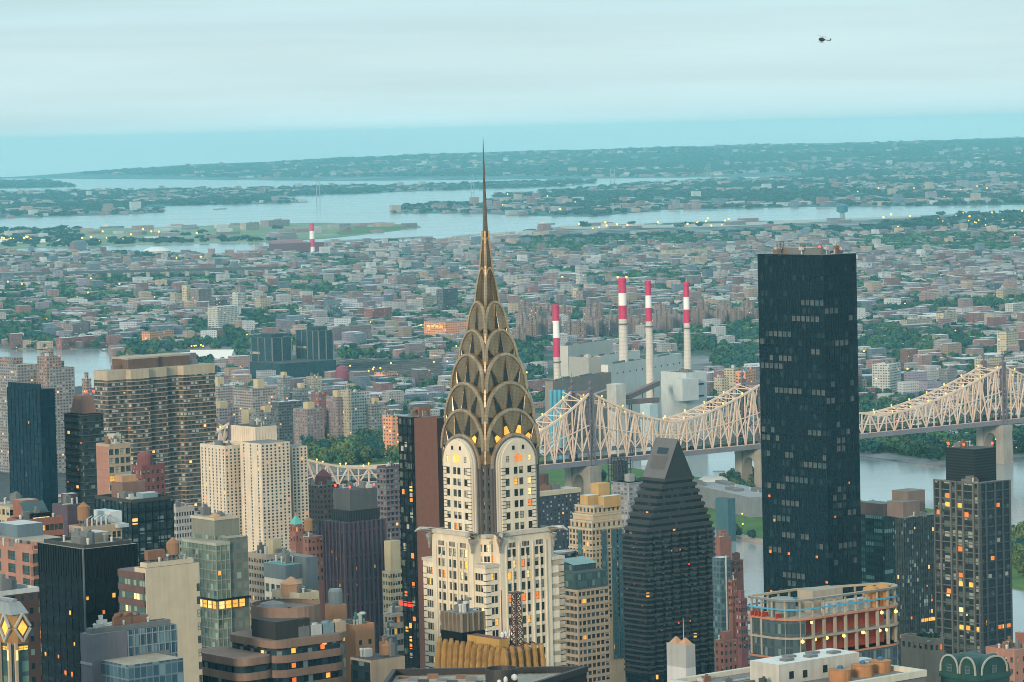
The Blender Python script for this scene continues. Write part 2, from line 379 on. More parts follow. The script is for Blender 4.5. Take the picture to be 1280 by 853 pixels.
# ------------------------------------------------------------------ water, land, haze
def sheet(name, x0, y0, x1, y1, z, mat):
    me = bpy.data.meshes.new(name); me.from_pydata([(x0, y0, z), (x1, y0, z), (x1, y1, z), (x0, y1, z)], [], [(0, 1, 2, 3)]); me.materials.append(mat)
    o = bpy.data.objects.new(name, me); COL.objects.link(o); o['kind'] = 'structure'; return o
wm, t, b = newmat('river_water')
b.inputs['Base Color'].default_value = (0.22, 0.245, 0.24, 1); b.inputs['Roughness'].default_value = 0.18; b.inputs['IOR'].default_value = 1.333
tc = nd(t, 'ShaderNodeTexCoord'); bp = nd(t, 'ShaderNodeBump'); bp.inputs['Strength'].default_value = 0.2; bp.inputs['Distance'].default_value = 0.5
n1 = nd(t, 'ShaderNodeTexNoise'); n1.inputs['Scale'].default_value = 0.05; n1.inputs['Detail'].default_value = 8; n1.inputs['Roughness'].default_value = .65
mp = nd(t, 'ShaderNodeMapping'); mp.inputs['Scale'].default_value = (0.5, 1.0, 1.0); mp.inputs['Rotation'].default_value = (0, 0, 0.4)
t.links.new(tc.outputs['Object'], mp.inputs[0]); t.links.new(mp.outputs[0], n1.inputs['Vector']); t.links.new(n1.outputs['Fac'], bp.inputs['Height']); t.links.new(bp.outputs[0], b.inputs['Normal'])
n2 = nd(t, 'ShaderNodeTexNoise'); n2.inputs['Scale'].default_value = 0.006; n2.inputs['Detail'].default_value = 5; t.links.new(mp.outputs[0], n2.inputs['Vector'])
t.links.new(mth(t, 'MULTIPLY_ADD', n2.outputs['Fac'], 0.3, 0.0), b.inputs['Roughness'])
sheet('water', -12000, -2000, 12000, 32700, 0.0, wm)
def landmat(name, cols, s1):
    mt, t, b = newmat(name); tc = nd(t, 'ShaderNodeTexCoord')
    n = nd(t, 'ShaderNodeTexNoise'); n.inputs['Scale'].default_value = s1; n.inputs['Detail'].default_value = 8; n.inputs['Roughness'].default_value = .7
    t.links.new(tc.outputs['Object'], n.inputs['Vector'])
    rp = nd(t, 'ShaderNodeValToRGB'); e = rp.color_ramp.elements; e[0].position = .35; e[0].color = rgb(cols[0]); e[1].position = .66; e[1].color = rgb(cols[-1])
    for i, c in enumerate(cols[1:-1]): x = e.new(.35+.31*(i+1)/(len(cols)-1)); x.color = rgb(c)
    t.links.new(n.outputs['Fac'], rp.inputs[0]); t.links.new(rp.outputs[0], b.inputs['Base Color']); b.inputs['Roughness'].default_value = .95; b.inputs['Specular IOR Level'].default_value = .1
    return mt
LM = {'city': landmat('borough_ground', [(.03, .06, .04), (.04, .07, .045), (.17, .17, .17), (.26, .25, .25)], .006),
      'far': landmat('far_shore_ground', [(.022, .08, .085), (.03, .09, .09), (.09, .13, .135), (.22, .24, .23)], .0022),  # teal of the distance haze mixed into the ground colours
      'street': landmat('street_asphalt', [(.05, .05, .052), (.06, .06, .06), (.09, .09, .085)], .05),
      'grass': landmat('park_grass', [(.05, .1, .03), (.07, .13, .035), (.1, .15, .05)], .02),
      'field': landmat('airfield_grass', [(.12, .17, .08), (.16, .2, .11), (.3, .29, .26)], .004)}
LANDS = []
def land(name, pts, mat, z=1.2, keep=True):
    w = [G(x, max(y, eye_y(x)+43.0)) for x, y in pts]; n = len(w)
    me = bpy.data.meshes.new(name)
    f = [tuple(range(n))] + [(i, (i+1) % n, n+(i+1) % n, n+i) for i in range(n)]
    me.from_pydata([(p.x, p.y, z) for p in w]+[(p.x, p.y, -.5) for p in w], [], f); me.materials.append(mat)
    o = bpy.data.objects.new(name, me); COL.objects.link(o); o['kind'] = 'structure'
    if keep: LANDS.append([(p.x, p.y) for p in w])
    return o
land('land', [(-400, 640), (40, 492), (100, 484), (160, 492), (500, 640), (880, 752), (1300, 812), (2600, 1000), (2600, 3200), (-900, 3200)], LM['street'], 1.3, False)
ROOS = [(150, 500), (260, 548), (500, 600), (700, 640), (880, 657), (945, 677), (1100, 705), (1280, 738), (1500, 782), (1800, 850), (2050, 860), (1750, 770), (1400, 690), (1265, 664), (1180, 640), (1080, 628), (980, 612), (870, 598), (740, 580), (600, 560), (500, 552), (420, 545), (300, 530)]
land('land', ROOS, LM['grass'], 1.25)
land('land', [(-300, 445), (0, 436), (60, 437), (122, 436), (150, 433), (141, 442), (150, 452), (200, 470), (300, 530), (420, 545), (500, 552), (640, 560), (760, 562), (870, 561), (905, 559), (960, 562), (1073, 571), (1120, 577), (1175, 585), (1215, 581), (1280, 573), (1900, 545), (2300, 545),
      (2300, 238), (1280, 266), (1150, 270), (1040, 276), (900, 277), (780, 281), (700, 284), (655, 291), (640, 297), (560, 301.5), (520, 304), (410, 308), (335, 312), (310, 320), (250, 322), (150, 318), (0, 318), (-300, 322)], LM['city'], 1.2)
land('land', [(-300, 296), (0, 289), (60, 288), (100, 287), (200, 285), (300, 281), (400, 279), (520, 281), (527, 285), (450, 294), (412, 298), (335, 303), (180, 306), (60, 310), (-10, 312), (-300, 318)], LM['field'], 1.2)
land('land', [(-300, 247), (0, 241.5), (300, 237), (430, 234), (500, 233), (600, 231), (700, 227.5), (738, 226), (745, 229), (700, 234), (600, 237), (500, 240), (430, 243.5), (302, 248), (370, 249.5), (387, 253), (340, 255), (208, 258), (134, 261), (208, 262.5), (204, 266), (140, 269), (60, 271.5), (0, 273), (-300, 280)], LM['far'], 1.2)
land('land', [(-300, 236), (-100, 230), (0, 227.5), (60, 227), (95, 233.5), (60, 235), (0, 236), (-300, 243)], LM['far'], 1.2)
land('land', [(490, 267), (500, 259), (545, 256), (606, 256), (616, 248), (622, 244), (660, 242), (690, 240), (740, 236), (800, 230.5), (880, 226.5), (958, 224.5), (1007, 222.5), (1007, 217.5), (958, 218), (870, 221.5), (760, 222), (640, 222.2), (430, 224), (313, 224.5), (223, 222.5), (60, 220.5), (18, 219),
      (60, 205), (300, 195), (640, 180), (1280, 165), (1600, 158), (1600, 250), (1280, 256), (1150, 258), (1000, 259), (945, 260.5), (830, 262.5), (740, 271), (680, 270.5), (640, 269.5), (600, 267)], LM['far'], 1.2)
land('runway', [(565, 296.5), (600, 294), (660, 292), (700, 289.5), (690, 287), (640, 290.5), (580, 294)], landmat('runway_concrete', [(.3, .28, .26), (.4, .37, .34)], .01), 1.6, False)
land('runway', [(405, 301.5), (470, 299), (540, 298), (541, 299), (470, 300.2), (406, 303)], landmat('runway_concrete_grey', [(.2, .2, .2), (.3, .29, .28)], .01), 1.5, False)
land('runway', [(700, 283), (900, 280), (1150, 270), (1152, 272), (900, 284), (702, 287)], landmat('taxiway_concrete', [(.3, .3, .28), (.36, .34, .3), (.25, .27, .2)], .01), 1.5, False)
land('path', [(905, 669), (945, 679), (1100, 706), (1100, 703.5), (946, 675.5), (905, 665)], plain('promenade_stone', (.36, .29, .24)), 1.9, False)
land('field', [(420, 291), (450, 284.5), (515, 283), (522, 285), (450, 293), (425, 295)], LM['grass'], 1.5, False)
land('park', [(1055, 560), (1150, 574), (1185, 578), (1185, 566), (1120, 556), (1060, 548)], LM['grass'], 1.5, False)
# rising ground along the far shore: a broad slope up to a low ridge
def lerp_tab(tab, x):
    for (x0, v0), (x1, v1) in zip(tab, tab[1:]):
        if x <= x1: return v0+(v1-v0)*max(0, (x-x0)/(x1-x0))
    return tab[-1][1]
SKYL = [(-200, 44), (20, 42.5), (60, 40.5), (220, 33.5), (430, 27), (640, 25.5), (900, 24.5), (1280, 22.5), (1500, 22)]; SHORE = [(-200, 43), (20, 44), (223, 50), (430, 57), (640, 60), (955, 64), (1100, 68), (1500, 70)]
DFAR = 32300.0
def terrain(x, y):
    px = CX+x/y*FP; d0 = EYE*FP/lerp_tab(SHORE, px); t = (y-d0)/(DFAR-d0)
    if t <= 0: return 0.0
    zt = EYE-lerp_tab(SKYL, px)*DFAR/FP; t = min(1, t)
    return max(0, zt*(t**1.15)+(5*math.sin(x*.0011+y*.0004)+4*math.sin(x*.0023-y*.0009)+2.5*math.sin(x*.0061))*t)
NX, NY = 170, 14; vv, ff = [], []
for k in range(NY+2):
    for i_ in range(NX+1):
        px = -180+1660*i_/NX; d0 = EYE*FP/lerp_tab(SHORE, px); y = d0+(DFAR-d0)*min(1, k/NY); x = (px-CX)/FP*y
        vv.append((x, y, terrain(x, y)+(1.5 if k else -.4)) if k <= NY else (x, DFAR+200, -.4))
for k in range(NY+1):
    for i_ in range(NX): a = k*(NX+1)+i_; ff.append((a, a+1, a+NX+2, a+NX+1))
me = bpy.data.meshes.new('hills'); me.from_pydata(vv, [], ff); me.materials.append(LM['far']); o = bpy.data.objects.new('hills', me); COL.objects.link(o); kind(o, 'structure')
hm = bpy.data.materials.new('haze_air'); hm.use_nodes = True; t = hm.node_tree; t.nodes.clear()
pv = nd(t, 'ShaderNodeVolumePrincipled'); pv.inputs['Density'].default_value = HAZE_DENSITY; pv.inputs['Color'].default_value = rgb(HAZE_COLOR); pv.inputs['Anisotropy'].default_value = -0.2
ho = nd(t, 'ShaderNodeOutputMaterial'); t.links.new(pv.outputs[0], ho.inputs['Volume'])
mb = MB(); mb.box(-12500, -2500, -1.6, 12500, 33000, 366)
kind(mb.build('haze', hm), 'stuff')

# ------------------------------------------------------------------ the stepped tower with the steel sunburst crown
AX = W(603.8, 172, 942.0); ch = thing('art_deco_skyscraper', 'cream brick skyscraper with tiered steel sunburst arches and a needle spire', 'skyscraper', (AX.x, AX.y, 0), TH)
class CB(Bld):
    def __init__(s): s.root = ch; s.base = Vector((AX.x, AX.y, 0)); s.rot = TH; s.xd = XD; s.yd = YD; s.wins = []; s.parts = {}; s.h = 318
C = CB()
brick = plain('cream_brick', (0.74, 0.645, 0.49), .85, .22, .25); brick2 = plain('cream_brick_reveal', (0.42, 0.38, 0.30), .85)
greyb = plain('dark_grey_brick', (0.115, 0.11, 0.11), .8, .3, .3); blackb = plain('black_brick_stripe', (0.035, 0.034, 0.036), .7)
def steel(name, col, met=.55):
    mt, t, b = newmat(name); tc = nd(t, 'ShaderNodeTexCoord'); sp = nd(t, 'ShaderNodeSeparateXYZ'); t.links.new(tc.outputs['Object'], sp.inputs[0])
    z = mth(t, 'FRACT', mth(t, 'MULTIPLY', sp.outputs[2], 2.6)); ln = mth(t, 'LESS_THAN', z, .22)
    h = mth(t, 'FRACT', mth(t, 'MULTIPLY', mth(t, 'ADD', sp.outputs[0], sp.outputs[1]), 2.1)); ln2 = mth(t, 'LESS_THAN', h, .2)
    k = mth(t, 'MULTIPLY_ADD', mth(t, 'MAXIMUM', ln, ln2), -.34, 1.0)
    c = vary(t, col, .45, .35); mx = nd(t, 'ShaderNodeMix', data_type='RGBA', blend_type='MULTIPLY'); mx.inputs[0].default_value = 1
    t.links.new(c, mx.inputs[6]); t.links.new(k, mx.inputs[7]); t.links.new(mx.outputs[2], b.inputs['Base Color'])
    b.inputs['Metallic'].default_value = met; b.inputs['Roughness'].default_value = .3
    return mt
st1 = steel('crown_steel', (.34, .25, .155), .66); st2 = steel('crown_rim_steel', (.52, .40, .265), .5); st4 = steel('spire_base_steel', (.19, .125, .065), .6); st3 = steel('spire_steel', (.34, .22, .11), .6)
trim = plain('crown_pale_stone', (.56, .51, .42), .7)
def wtr(fc, out): return fc
RH = 3.1
# lower shaft: four arms of a cross and the corner blocks between them
def rowsfrom(top, zb, h, step=RH): return sorted([(top-h-i*step, top-i*step) for i in range(80) if top-h-i*step > zb])
A, Bw, Cc = 14.2, 9.0, 13.8
zl = 160.0
mb = MB(); arm_cols = [(c-k*.5-w/2+9, c-k*.5+w/2+9) for c in (-4.8, 0, 4.8) for k, w in ((1.75, 1.15), (-1.75, 1.15))]
arm_cols = sorted([(9+c+s*.87-.68, 9+c+s*.87+.68) for c in (-4.8, 0, 4.8) for s in (-1, 1)])
FR_, FL_ = Face((-Bw, -A), (1, 0), (0, -1)), Face((-A, -Bw), (0, 1), (-1, 0))
for fc in (FR_, FL_):
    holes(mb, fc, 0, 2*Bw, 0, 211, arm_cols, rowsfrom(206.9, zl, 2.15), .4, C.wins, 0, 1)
for (x0, y0, x1, y1) in ((-Bw, -A, Bw, A), (-A, -Bw, A, Bw)):
    mb.poly([(x0, y0, 211), (x1, y0, 211), (x1, y1, 211), (x0, y1, 211)] if x0 == -A else [(x0, y0, 211.004), (x1, y0, 211.004), (x1, y1, 211.004), (x0, y1, 211.004)], 2)
for a, b_ in (((Bw, -A), (Bw, A)), ((Bw, A), (-Bw, A)), ((-Bw, A), (-Bw, -A)), ((A, -Bw), (A, Bw)), ((A, Bw), (-A, Bw)), ((-A, -Bw), (A, -Bw))): mb.side(a, b_, 0, 211)
C.part('lower_shaft', mb, [brick, brick2, ROOFS['grey']])
mb = MB()
for fc in (FR_, FL_):                                 # fluted ribs between the window pairs and their grilles
    for u in (2.0, 4.2, 6.6, 9.0, 11.4, 13.8, 16.0):
        a = fc.p(u-.18, 0, 0); c = fc.p(u+.18, .32, 0); mb.box(min(a[0], c[0]), min(a[1], c[1]), 150, max(a[0], c[0]), max(a[1], c[1]), 204+(1.2 if u in (4.2, 9, 13.8) else 4.5))
C.part('rib', mb, brick)
for fc in (FR_, FL_):
    for u in (4.2, 9.0, 13.8):
        mb = MB(); 
        for k in range(5): 
            a = fc.p(u-1.1+k*.5, .02, 0); c = fc.p(u-.85+k*.5, .1, 0); mb.box(min(a[0], c[0]), min(a[1], c[1]), 207.4, max(a[0], c[0]), max(a[1], c[1]), 208.7)
        C.part('ventilation_grille', mb, blackb)
zt = 203.0
for (x0, y0, x1, y1, nm) in ((-Cc, -Cc, -Bw+.0, -Bw, 'm'), (Bw, -Cc, Cc, -Bw, 'r'), (-Cc, Bw, -Bw, Cc, 'l')):
    mb = MB(); L = x1-x0
    rr = rowsfrom(200.9, zl, 1.9)
    for fc, fl in ((Face((x0, y0), (1, 0), (0, -1)), 'r'), (Face((x0, y0), (0, 1), (-1, 0)), 'l')):
        if nm == 'm': cols = [(1.9, 3.0), (3.1, 4.2)] if fl == 'r' else [(1.2, 2.3), (2.4, 3.4), (3.5, 4.5)]
        elif (nm, fl) == ('r', 'r'): cols = [(.35, 1.5), (1.6, 2.9)]
        elif (nm, fl) == ('l', 'l'): cols = [(.35, 1.3), (1.4, 2.3), (2.4, 3.2)]
        else: cols = []
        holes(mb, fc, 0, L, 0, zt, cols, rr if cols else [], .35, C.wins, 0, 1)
    mb.side((x1, y0), (x1, y1), 0, zt); mb.side((x1, y1), (x0, y1), 0, zt); mb.poly([(x0, y0, zt), (x1, y0, zt), (x1, y1, zt), (x0, y1, zt)], 2)
    C.part('corner_block', mb, [brick, brick2, ROOFS['grey']])
    mb = MB()
    for (c, d) in rr:                                 # black brick bands that wrap the corners
        for z in (c-.12, d-.08):
            if nm == 'm': mb.box(x0-.06, y0-.06, z, x0+1.7, y0+1.0, z+.2)
            elif nm == 'r': mb.box(x1-1.8, y0-.06, z, x1+.06, y0+1, z+.2)
            else: mb.box(x0-.06, y1-1.5, z, x0+1, y1+.06, z+.2)
    C.part('brick_band', mb, blackb)
    mb = MB(); mb.box(x0-.25, y0-.25, zt-.5, x1+.2, y1+.2, zt+.35); C.part('coping', mb, trim)
mb = MB(); mb.prism([(Cc, -Bw), (Cc, Bw), (Cc-.1, Bw), (Cc-.1, Cc), (Bw, Cc), (Bw, Bw)], 0, zt); mb.box(Bw, -Cc, 0, Cc-.02, -Bw, zt-.1)
C.part('rear_corner_block', mb, brick)
# chamfered bay in the notch above the middle corner block
q = 11.4; mb = MB(); ch_pl = [(-q, -Bw+.3), (-q, -q+1.6), (-q+1.6, -q), (-Bw+.3, -q)]
for a, b_, cols in ((ch_pl[0], ch_pl[1], []), (ch_pl[1], ch_pl[2], [(.35, 1.05), (1.2, 1.9)]), (ch_pl[2], ch_pl[3], [])):
    L = math.hypot(b_[0]-a[0], b_[1]-a[1]); tt = ((b_[0]-a[0])/L, (b_[1]-a[1])/L); fc = Face(a, tt, (tt[1], -tt[0]) if (tt[1]*-1+(-tt[0])*-1) > 0 else (-tt[1], tt[0]))
    fc.n = (-abs(tt[1]), -abs(tt[0]))
    cols = cols or [(.15, .85)] if L < 2.5 else cols
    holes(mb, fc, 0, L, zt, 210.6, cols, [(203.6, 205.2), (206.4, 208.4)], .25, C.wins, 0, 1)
mb.poly([(p[0], p[1], 210.6) for p in ch_pl]+[(-8, -8, 210.6)], 2)
C.part('notch_bay', mb, [brick, brick2, ROOFS['grey']])
# cornice, eagles
mb = MB()
for (x0, y0, x1, y1) in ((-Bw-.3, -A-.55, Bw+.5, -A+.6), (-A-.55, -Bw-.3, -A+.6, Bw+.5)): mb.box(x0, y0, 210.7, x1, y1, 211.7)
mb.box(-q-.35, -q-.35, 210.3, -8.6, -8.6, 211.05); mb.box(-q+1, -q-.05, 208.75, -q+2.2, -q+.1, 209.3)
C.part('cornice', mb, trim)
gm = steel('eagle_steel', (.5, .47, .42), .5)
for (x, y, ax, ay) in ((-A, -Bw, -.85, -.5), (-Bw, -A, -.5, -.85), (-A, Bw, -.8, .6), (Bw, -A, .6, -.8)):
    d = Vector((ax, ay, 0)).normalized(); sN = d.cross(Vector((0, 0, 1)))
    prof = [(-1.5, 0.0, .9, .9), (0, .15, 1.0, 1.0), (1.2, .5, .75, .75), (2.4, .75, .6, .62), (3.3, .7, .66, .66), (4.1, .45, .42, .42), (4.7, .05, .14, .18)]
    mb = MB(); rings = []
    for (l, z, rw, rh) in prof: rings.append([Vector((x, y, 210.9+z))+d*l+sN*(rw*math.cos(k*math.pi/4))+Vector((0, 0, rh*math.sin(k*math.pi/4))) for k in range(8)])
    for a, b_ in zip(rings, rings[1:]):
        for k in range(8): mb.poly([a[k], a[(k+1) % 8], b_[(k+1) % 8], b_[k]])
    mb.poly(rings[0]); mb.poly(rings[-1])
    for s in (-1, 1):                                 # swept wings along the body
        o = Vector((x, y, 211.1))
        mb.poly([o+sN*s*.9-d*1.2, o+sN*s*1.7+d*.2+Vector((0, 0, .5)), o+sN*s*1.2+d*2.2+Vector((0, 0, .2)), o+sN*s*.6+d*2.0]); mb.poly([o+sN*s*.9-d*1.2+Vector((0, 0, .5)), o+sN*s*1.7+d*.2+Vector((0, 0, .9)), o+sN*s*1.2+d*2.2+Vector((0, 0, .6)), o+sN*s*.6+d*2.0+Vector((0, 0, .8))])
    p0 = Vector((x, y, 0)); mb.lathe((p0+d*.7).x, (p0+d*.7).y, [(.25, 206.3), (.45, 208.3), (.85, 209.3), (1.0, 210.2)], 8)
    C.part('eagle_gargoyle', mb, gm)
# upper shaft
W2 = [('dark', 5), ('teal', 2.5), ('grey', 1), ('blind', .8), ('amber', .7), ('orange', .3), ('pale', .45)]
zs0, rows = 228.9, rowsfrom(228.9, 211.6, 1.9, 3.05)
mb = MB()
c0 = 9.4
for fc in (Face((-c0, -c0), (1, 0), (0, -1)), Face((-c0, -c0), (0, 1), (-1, 0))):
    holes(mb, fc, 0, 2*c0, 211, 232, [(.75, 1.55), (2*c0-1.55, 2*c0-.75)], rows+[(230.0, 231.9)], .3, C.wins)
mb.side((c0, -c0), (c0, c0), 211, 232); mb.side((c0, c0), (-c0, c0), 211, 232)
a1, b1 = 10.2, 8.0
for fc in (Face((-b1, -a1), (1, 0), (0, -1)), Face((-a1, -b1), (0, 1), (-1, 0))):
    holes(mb, fc, 0, 2*b1, 211, 230, [(.45, 1.2), (2*b1-1.2, 2*b1-.45)], rows, .3, C.wins)
for a, b_ in (((b1, -a1), (b1, a1)), ((b1, a1), (-b1, a1)), ((-b1, a1), (-b1, -a1)), ((a1, -b1), (a1, b1)), ((a1, b1), (-a1, b1)), ((-a1, -b1), (a1, -b1))): mb.side(a, b_, 211, 230)
C.part('upper_shaft', mb, [greyb, blackb])
def arch(b, zs, hh, n=28): return [(b*math.cos(math.pi*k/n), zs+hh*math.sin(math.pi*k/n)) for k in range(n+1)]     # right to left
def vault(a, b, zlow, zs, hh, mb=None, mi=0, k=0.0):
    mb = mb or MB(); pr = [(b, zlow)]+arch(b, zs, hh)+[(-b, zlow)]
    for T in (lambda l, u, z: (u, l, z), lambda l, u, z: (l, u, z)):
        for s in (-1, 1): mb.poly([T(s*a*(1-k*max(0, z-zs)/hh), u, z) for u, z in pr], mi)
        for (u0_, z0_), (u1_, z1_) in zip(pr, pr[1:]): a0_, a1_ = a*(1-k*max(0, z0_-zs)/hh), a*(1-k*max(0, z1_-zs)/hh); mb.poly([T(-a0_, u0_, z0_), T(a0_, u0_, z0_), T(a1_, u1_, z1_), T(-a1_, u1_, z1_)], mi)
    return mb
def rim(mb, a, b, zlow, zs, hh, wd, pr, dp, mi=0, tk=0.0):     # band along the arch on all four faces
    o = [(b, zlow)]+arch(b, zs, hh)+[(-b, zlow)]; k = (b-wd)/b; i = [(b-wd, zlow)]+arch(b-wd, zs, hh-wd)+[(-b+wd, zlow)]
    for T in (lambda l, u, z: (u, -l, z), lambda l, u, z: (u, l, z), lambda l, u, z: (-l, u, z), lambda l, u, z: (l, u, z)):
        for (p, p2, q0, q2) in zip(o, o[1:], i, i[1:]):
            V = lambda r, e: T(a*(1-tk*max(0, r[1]-zs)/hh)+e, *r)
            mb.poly([V(p, pr), V(p2, pr), V(q2, pr), V(q0, pr)], mi); mb.poly([V(p, pr), V(p2, pr), V(p2, -dp), V(p, -dp)], mi); mb.poly([V(q0, pr), V(q2, pr), V(q2, -dp), V(q0, -dp)], mi)
    return mb
for (a, b_, hx, mt) in ((10.7, 7.45, .1, greyb), (11.2, 6.95, .05, trim), (11.6, 6.45, .0, trim)):
    C.part('stepped_arch', vault(a, b_, 211.02+hx, 229.6, b_*1.03), mt)
mb = MB(); ab, bb = 12.0, 5.9
for fc in (Face((-bb, -ab), (1, 0), (0, -1)), Face((-ab, -bb), (0, 1), (-1, 0))):
    cols = [(bb-3.85-.75, bb-3.85+.75), (bb-1.65, bb-.2), (bb+.2, bb+1.65), (bb+3.85-.75, bb+3.85+.75)]
    holes(mb, fc, 0, 2*bb, 211.05, 230, cols, rows, .35, C.wins, 0, 1)
    zs, h_ = 230.0, 6.4; pr = [(bb+u, z) for u, z in arch(bb, zs, h_)]
    mb.poly([fc.p(u, 0, z) for u, z in pr], 0)
    for (u, z), (u2, z2) in zip(pr, pr[1:]): mb.poly([fc.p(u, 0, z), fc.p(u2, 0, z2), fc.p(u2, -1.2, z2), fc.p(u, -1.2, z)], 0)
    for u in (0, 2*bb): mb.poly([fc.p(u, 0, 211.05), fc.p(u, 0, 230), fc.p(u, -1.2, 230), fc.p(u, -1.2, 211.05)], 0)
    for u, z, w, hgt, pn in ((bb-1.7, 234.2, .8, 1.1, 'dark'), (bb+1.7, 234.2, .8, 1.1, 'dark'), (bb-3.85, 231.2, 1.0, 1.6, 'blind'), (bb+3.85, 231.2, 1.0, 1.6, 'pale')): C.place(fc, u, z, w, hgt, .03, pn, 'dark')
    for s in (-1, 1):                                 # arched pair, lit from inside
        aw = MB(); pts = [(0.1, 0), (1.35, 0)]+[(.1+1.25*math.cos(t_*math.pi/16), 1.1+1.2*math.sin(t_*math.pi/16)) for t_ in range(0, 9)]
        aw.poly([fc.p(bb+s*u, .04, 230.3+z) for u, z in pts]); C.part('arched_window', aw, GL['amber' if fc.n[0] else 'orange'])
C.part('arched_bay', mb, [brick, brick2])
mb = MB()
for fc in (Face((-bb, -ab), (1, 0), (0, -1)), Face((-ab, -bb), (0, 1), (-1, 0))):
    for (c, d) in rows:
        for z in (c-.1, (c+d)/2-.1, d-.1):
            for u0_, u1_ in ((-.05, 1.35), (2*bb-1.35, 2*bb+.05)):
                p, p2 = fc.p(u0_, .05, 0), fc.p(u1_, -.3, 0); mb.box(min(p[0], p2[0]), min(p[1], p2[1]), z, max(p[0], p2[0]), max(p[1], p2[1]), z+.17)
C.part('brick_band', mb, blackb)
# the tiers of the crown
TIERS = [(237.9, 10.3, 7.95, 8.3), (244.7, 9.85, 9.2, 10.3), (252.0, 8.95, 8.55, 10.3), (259.7, 7.6, 7.2, 9.6), (266.2, 5.85, 5.6, 8.6), (273.8, 4.15, 3.95, 8.8), (283.0, 2.55, 2.4, 11.0), (291.2, 1.3, 1.2, 9.5)]
for i, (za, a, b_, hh) in enumerate(TIERS):
    zs = za-hh; zlow = 230.0 if i < 2 else TIERS[i-1][0]-TIERS[i-1][3]-1.5
    tk = (0, .02, .04, .06, .1, .2, .5, .5)[i]
    mt = (st1 if i < 6 else st4)
    tier = C.part('crown_tier', vault(a, b_, zlow+i*.011, zs, hh, k=tk), mt)
    mb = MB(); wd = (.9, .75, .75, .7, .6, .5, .5, .4)[i]; rim(mb, a, b_+.12, zs-.8, zs, hh+.12, wd, (.28, .28, .28, .28, .25, .22, .2, .16)[i], .4, tk=tk); mb.build('arch_rim', st2, tier)
    if i == 0 or i > 6: continue
    pza, pa, pb, phh = TIERS[i-1]; pzs = pza-phh
    angs = (-62, -38, -14, 14, 38, 62) if i == 1 else ((-70, -46, -23, 0, 23, 46, 70) if i < 4 else ((-58, -28, 0, 28, 58) if i < 6 else (-30, 0, 30)))
    hid = MB()
    for fi, T in enumerate((lambda l, u, z: (u, -l, z), lambda l, u, z: (-l, u, z), lambda l, u, z: (u, l, z), lambda l, u, z: (l, u, z))):
        for an in angs:
            t_ = rad(an); dr = (math.sin(t_), math.cos(t_)); bu, bz = (pb+.15)*dr[0], pzs+(phh+.15)*dr[1]
            g = 0
            while g < 14 and ((bu+dr[0]*g)/(b_-.5))**2+(max(0, bz+dr[1]*g-zs)/(hh-.5))**2 < 1: g += .1
            tl = g*.88; hw = min(1.15, (.16 if i == 1 else .115 if i < 4 else .15)*b_)
            px_, pz_ = dr[1]*hw, -dr[0]*hw; o_ = .03; ta = lambda z: a*(1-tk*max(0, z-zs)/hh); T0 = T; T = (lambda l, u, z, T0=T0: T0(ta(z)+l, u, z))
            tri = [T(o_, bu-px_, bz-pz_), T(o_, bu+px_, bz+pz_), T(o_, bu+dr[0]*tl, bz+dr[1]*tl)]
            if fi < 2:
                w_ = MB(); w_.poly(tri); lit = i == 1 and ((fi == 0 and an in (-38, -14, 14, 38)) or (fi == 1 and an == -38))
                fl = [T(.22, bu-px_*1.25, bz-pz_*1.25), T(.22, bu+px_*1.25, bz+pz_*1.25), T(.22, bu+dr[0]*tl*1.1, bz+dr[1]*tl*1.1)]
                for k in range(3): w_.poly([fl[k], fl[(k+1) % 3], tri[(k+1) % 3], tri[k]], 1)      # splayed steel hood round the pane
                if lit: w_.poly([T(o_+.02, bu-px_*.9, bz-pz_*.9), T(o_+.02, bu+px_*.9, bz+pz_*.9), T(o_+.02, bu+px_*.45+dr[0]*tl*.42, bz+pz_*.45+dr[1]*tl*.42), T(o_+.02, bu-px_*.45+dr[0]*tl*.42, bz-pz_*.45+dr[1]*tl*.42)], 2)
                C.part('triangular_window', w_, [GL['dark'], st1, GL['amber']])
            else: hid.poly(tri)
            T = T0
    kind(C.part('triangular_window', hid, [GL['dark']]), 'stuff')
mb = MB()                                             # spike at the foot of each upper tier's corner
mb.lathe(0, 0, [(1.05, 284), (.95, 288), (.8, 291), (.62, 296), (.45, 302), (.28, 309), (.14, 315), (.05, 318.6)], 8)
C.part('spire', mb, steel('needle_steel', (.16, .125, .095), .4))
for k in range(4):
    mb = MB(); sx, sy = ((1, 1), (-1, 1), (-1, -1), (1, -1))[k]
    mb.bar((sx*2.3, sy*2.3, 270), (sx*1.15, sy*1.15, 283.5), .5); mb.bar((sx*1.15, sy*1.15, 280), (sx*.62, sy*.62, 293), .42); C.part('corner_spine', mb, st3)
    mb = MB(); mb.bar((sx*c0, sy*c0, 230), (sx*9.0, sy*9.0, 238), .5)
    for (p, q0) in zip(TIERS[1:5], TIERS[2:6]): mb.bar((sx*(p[2]-.1), sy*(p[2]-.1), p[0]-p[3]-1), (sx*(q0[2]+.05), sy*(q0[2]+.05), q0[0]-q0[3]), .55)
    C.part('corner_spine', mb, st1)
C.finish('dark', W2, 100)
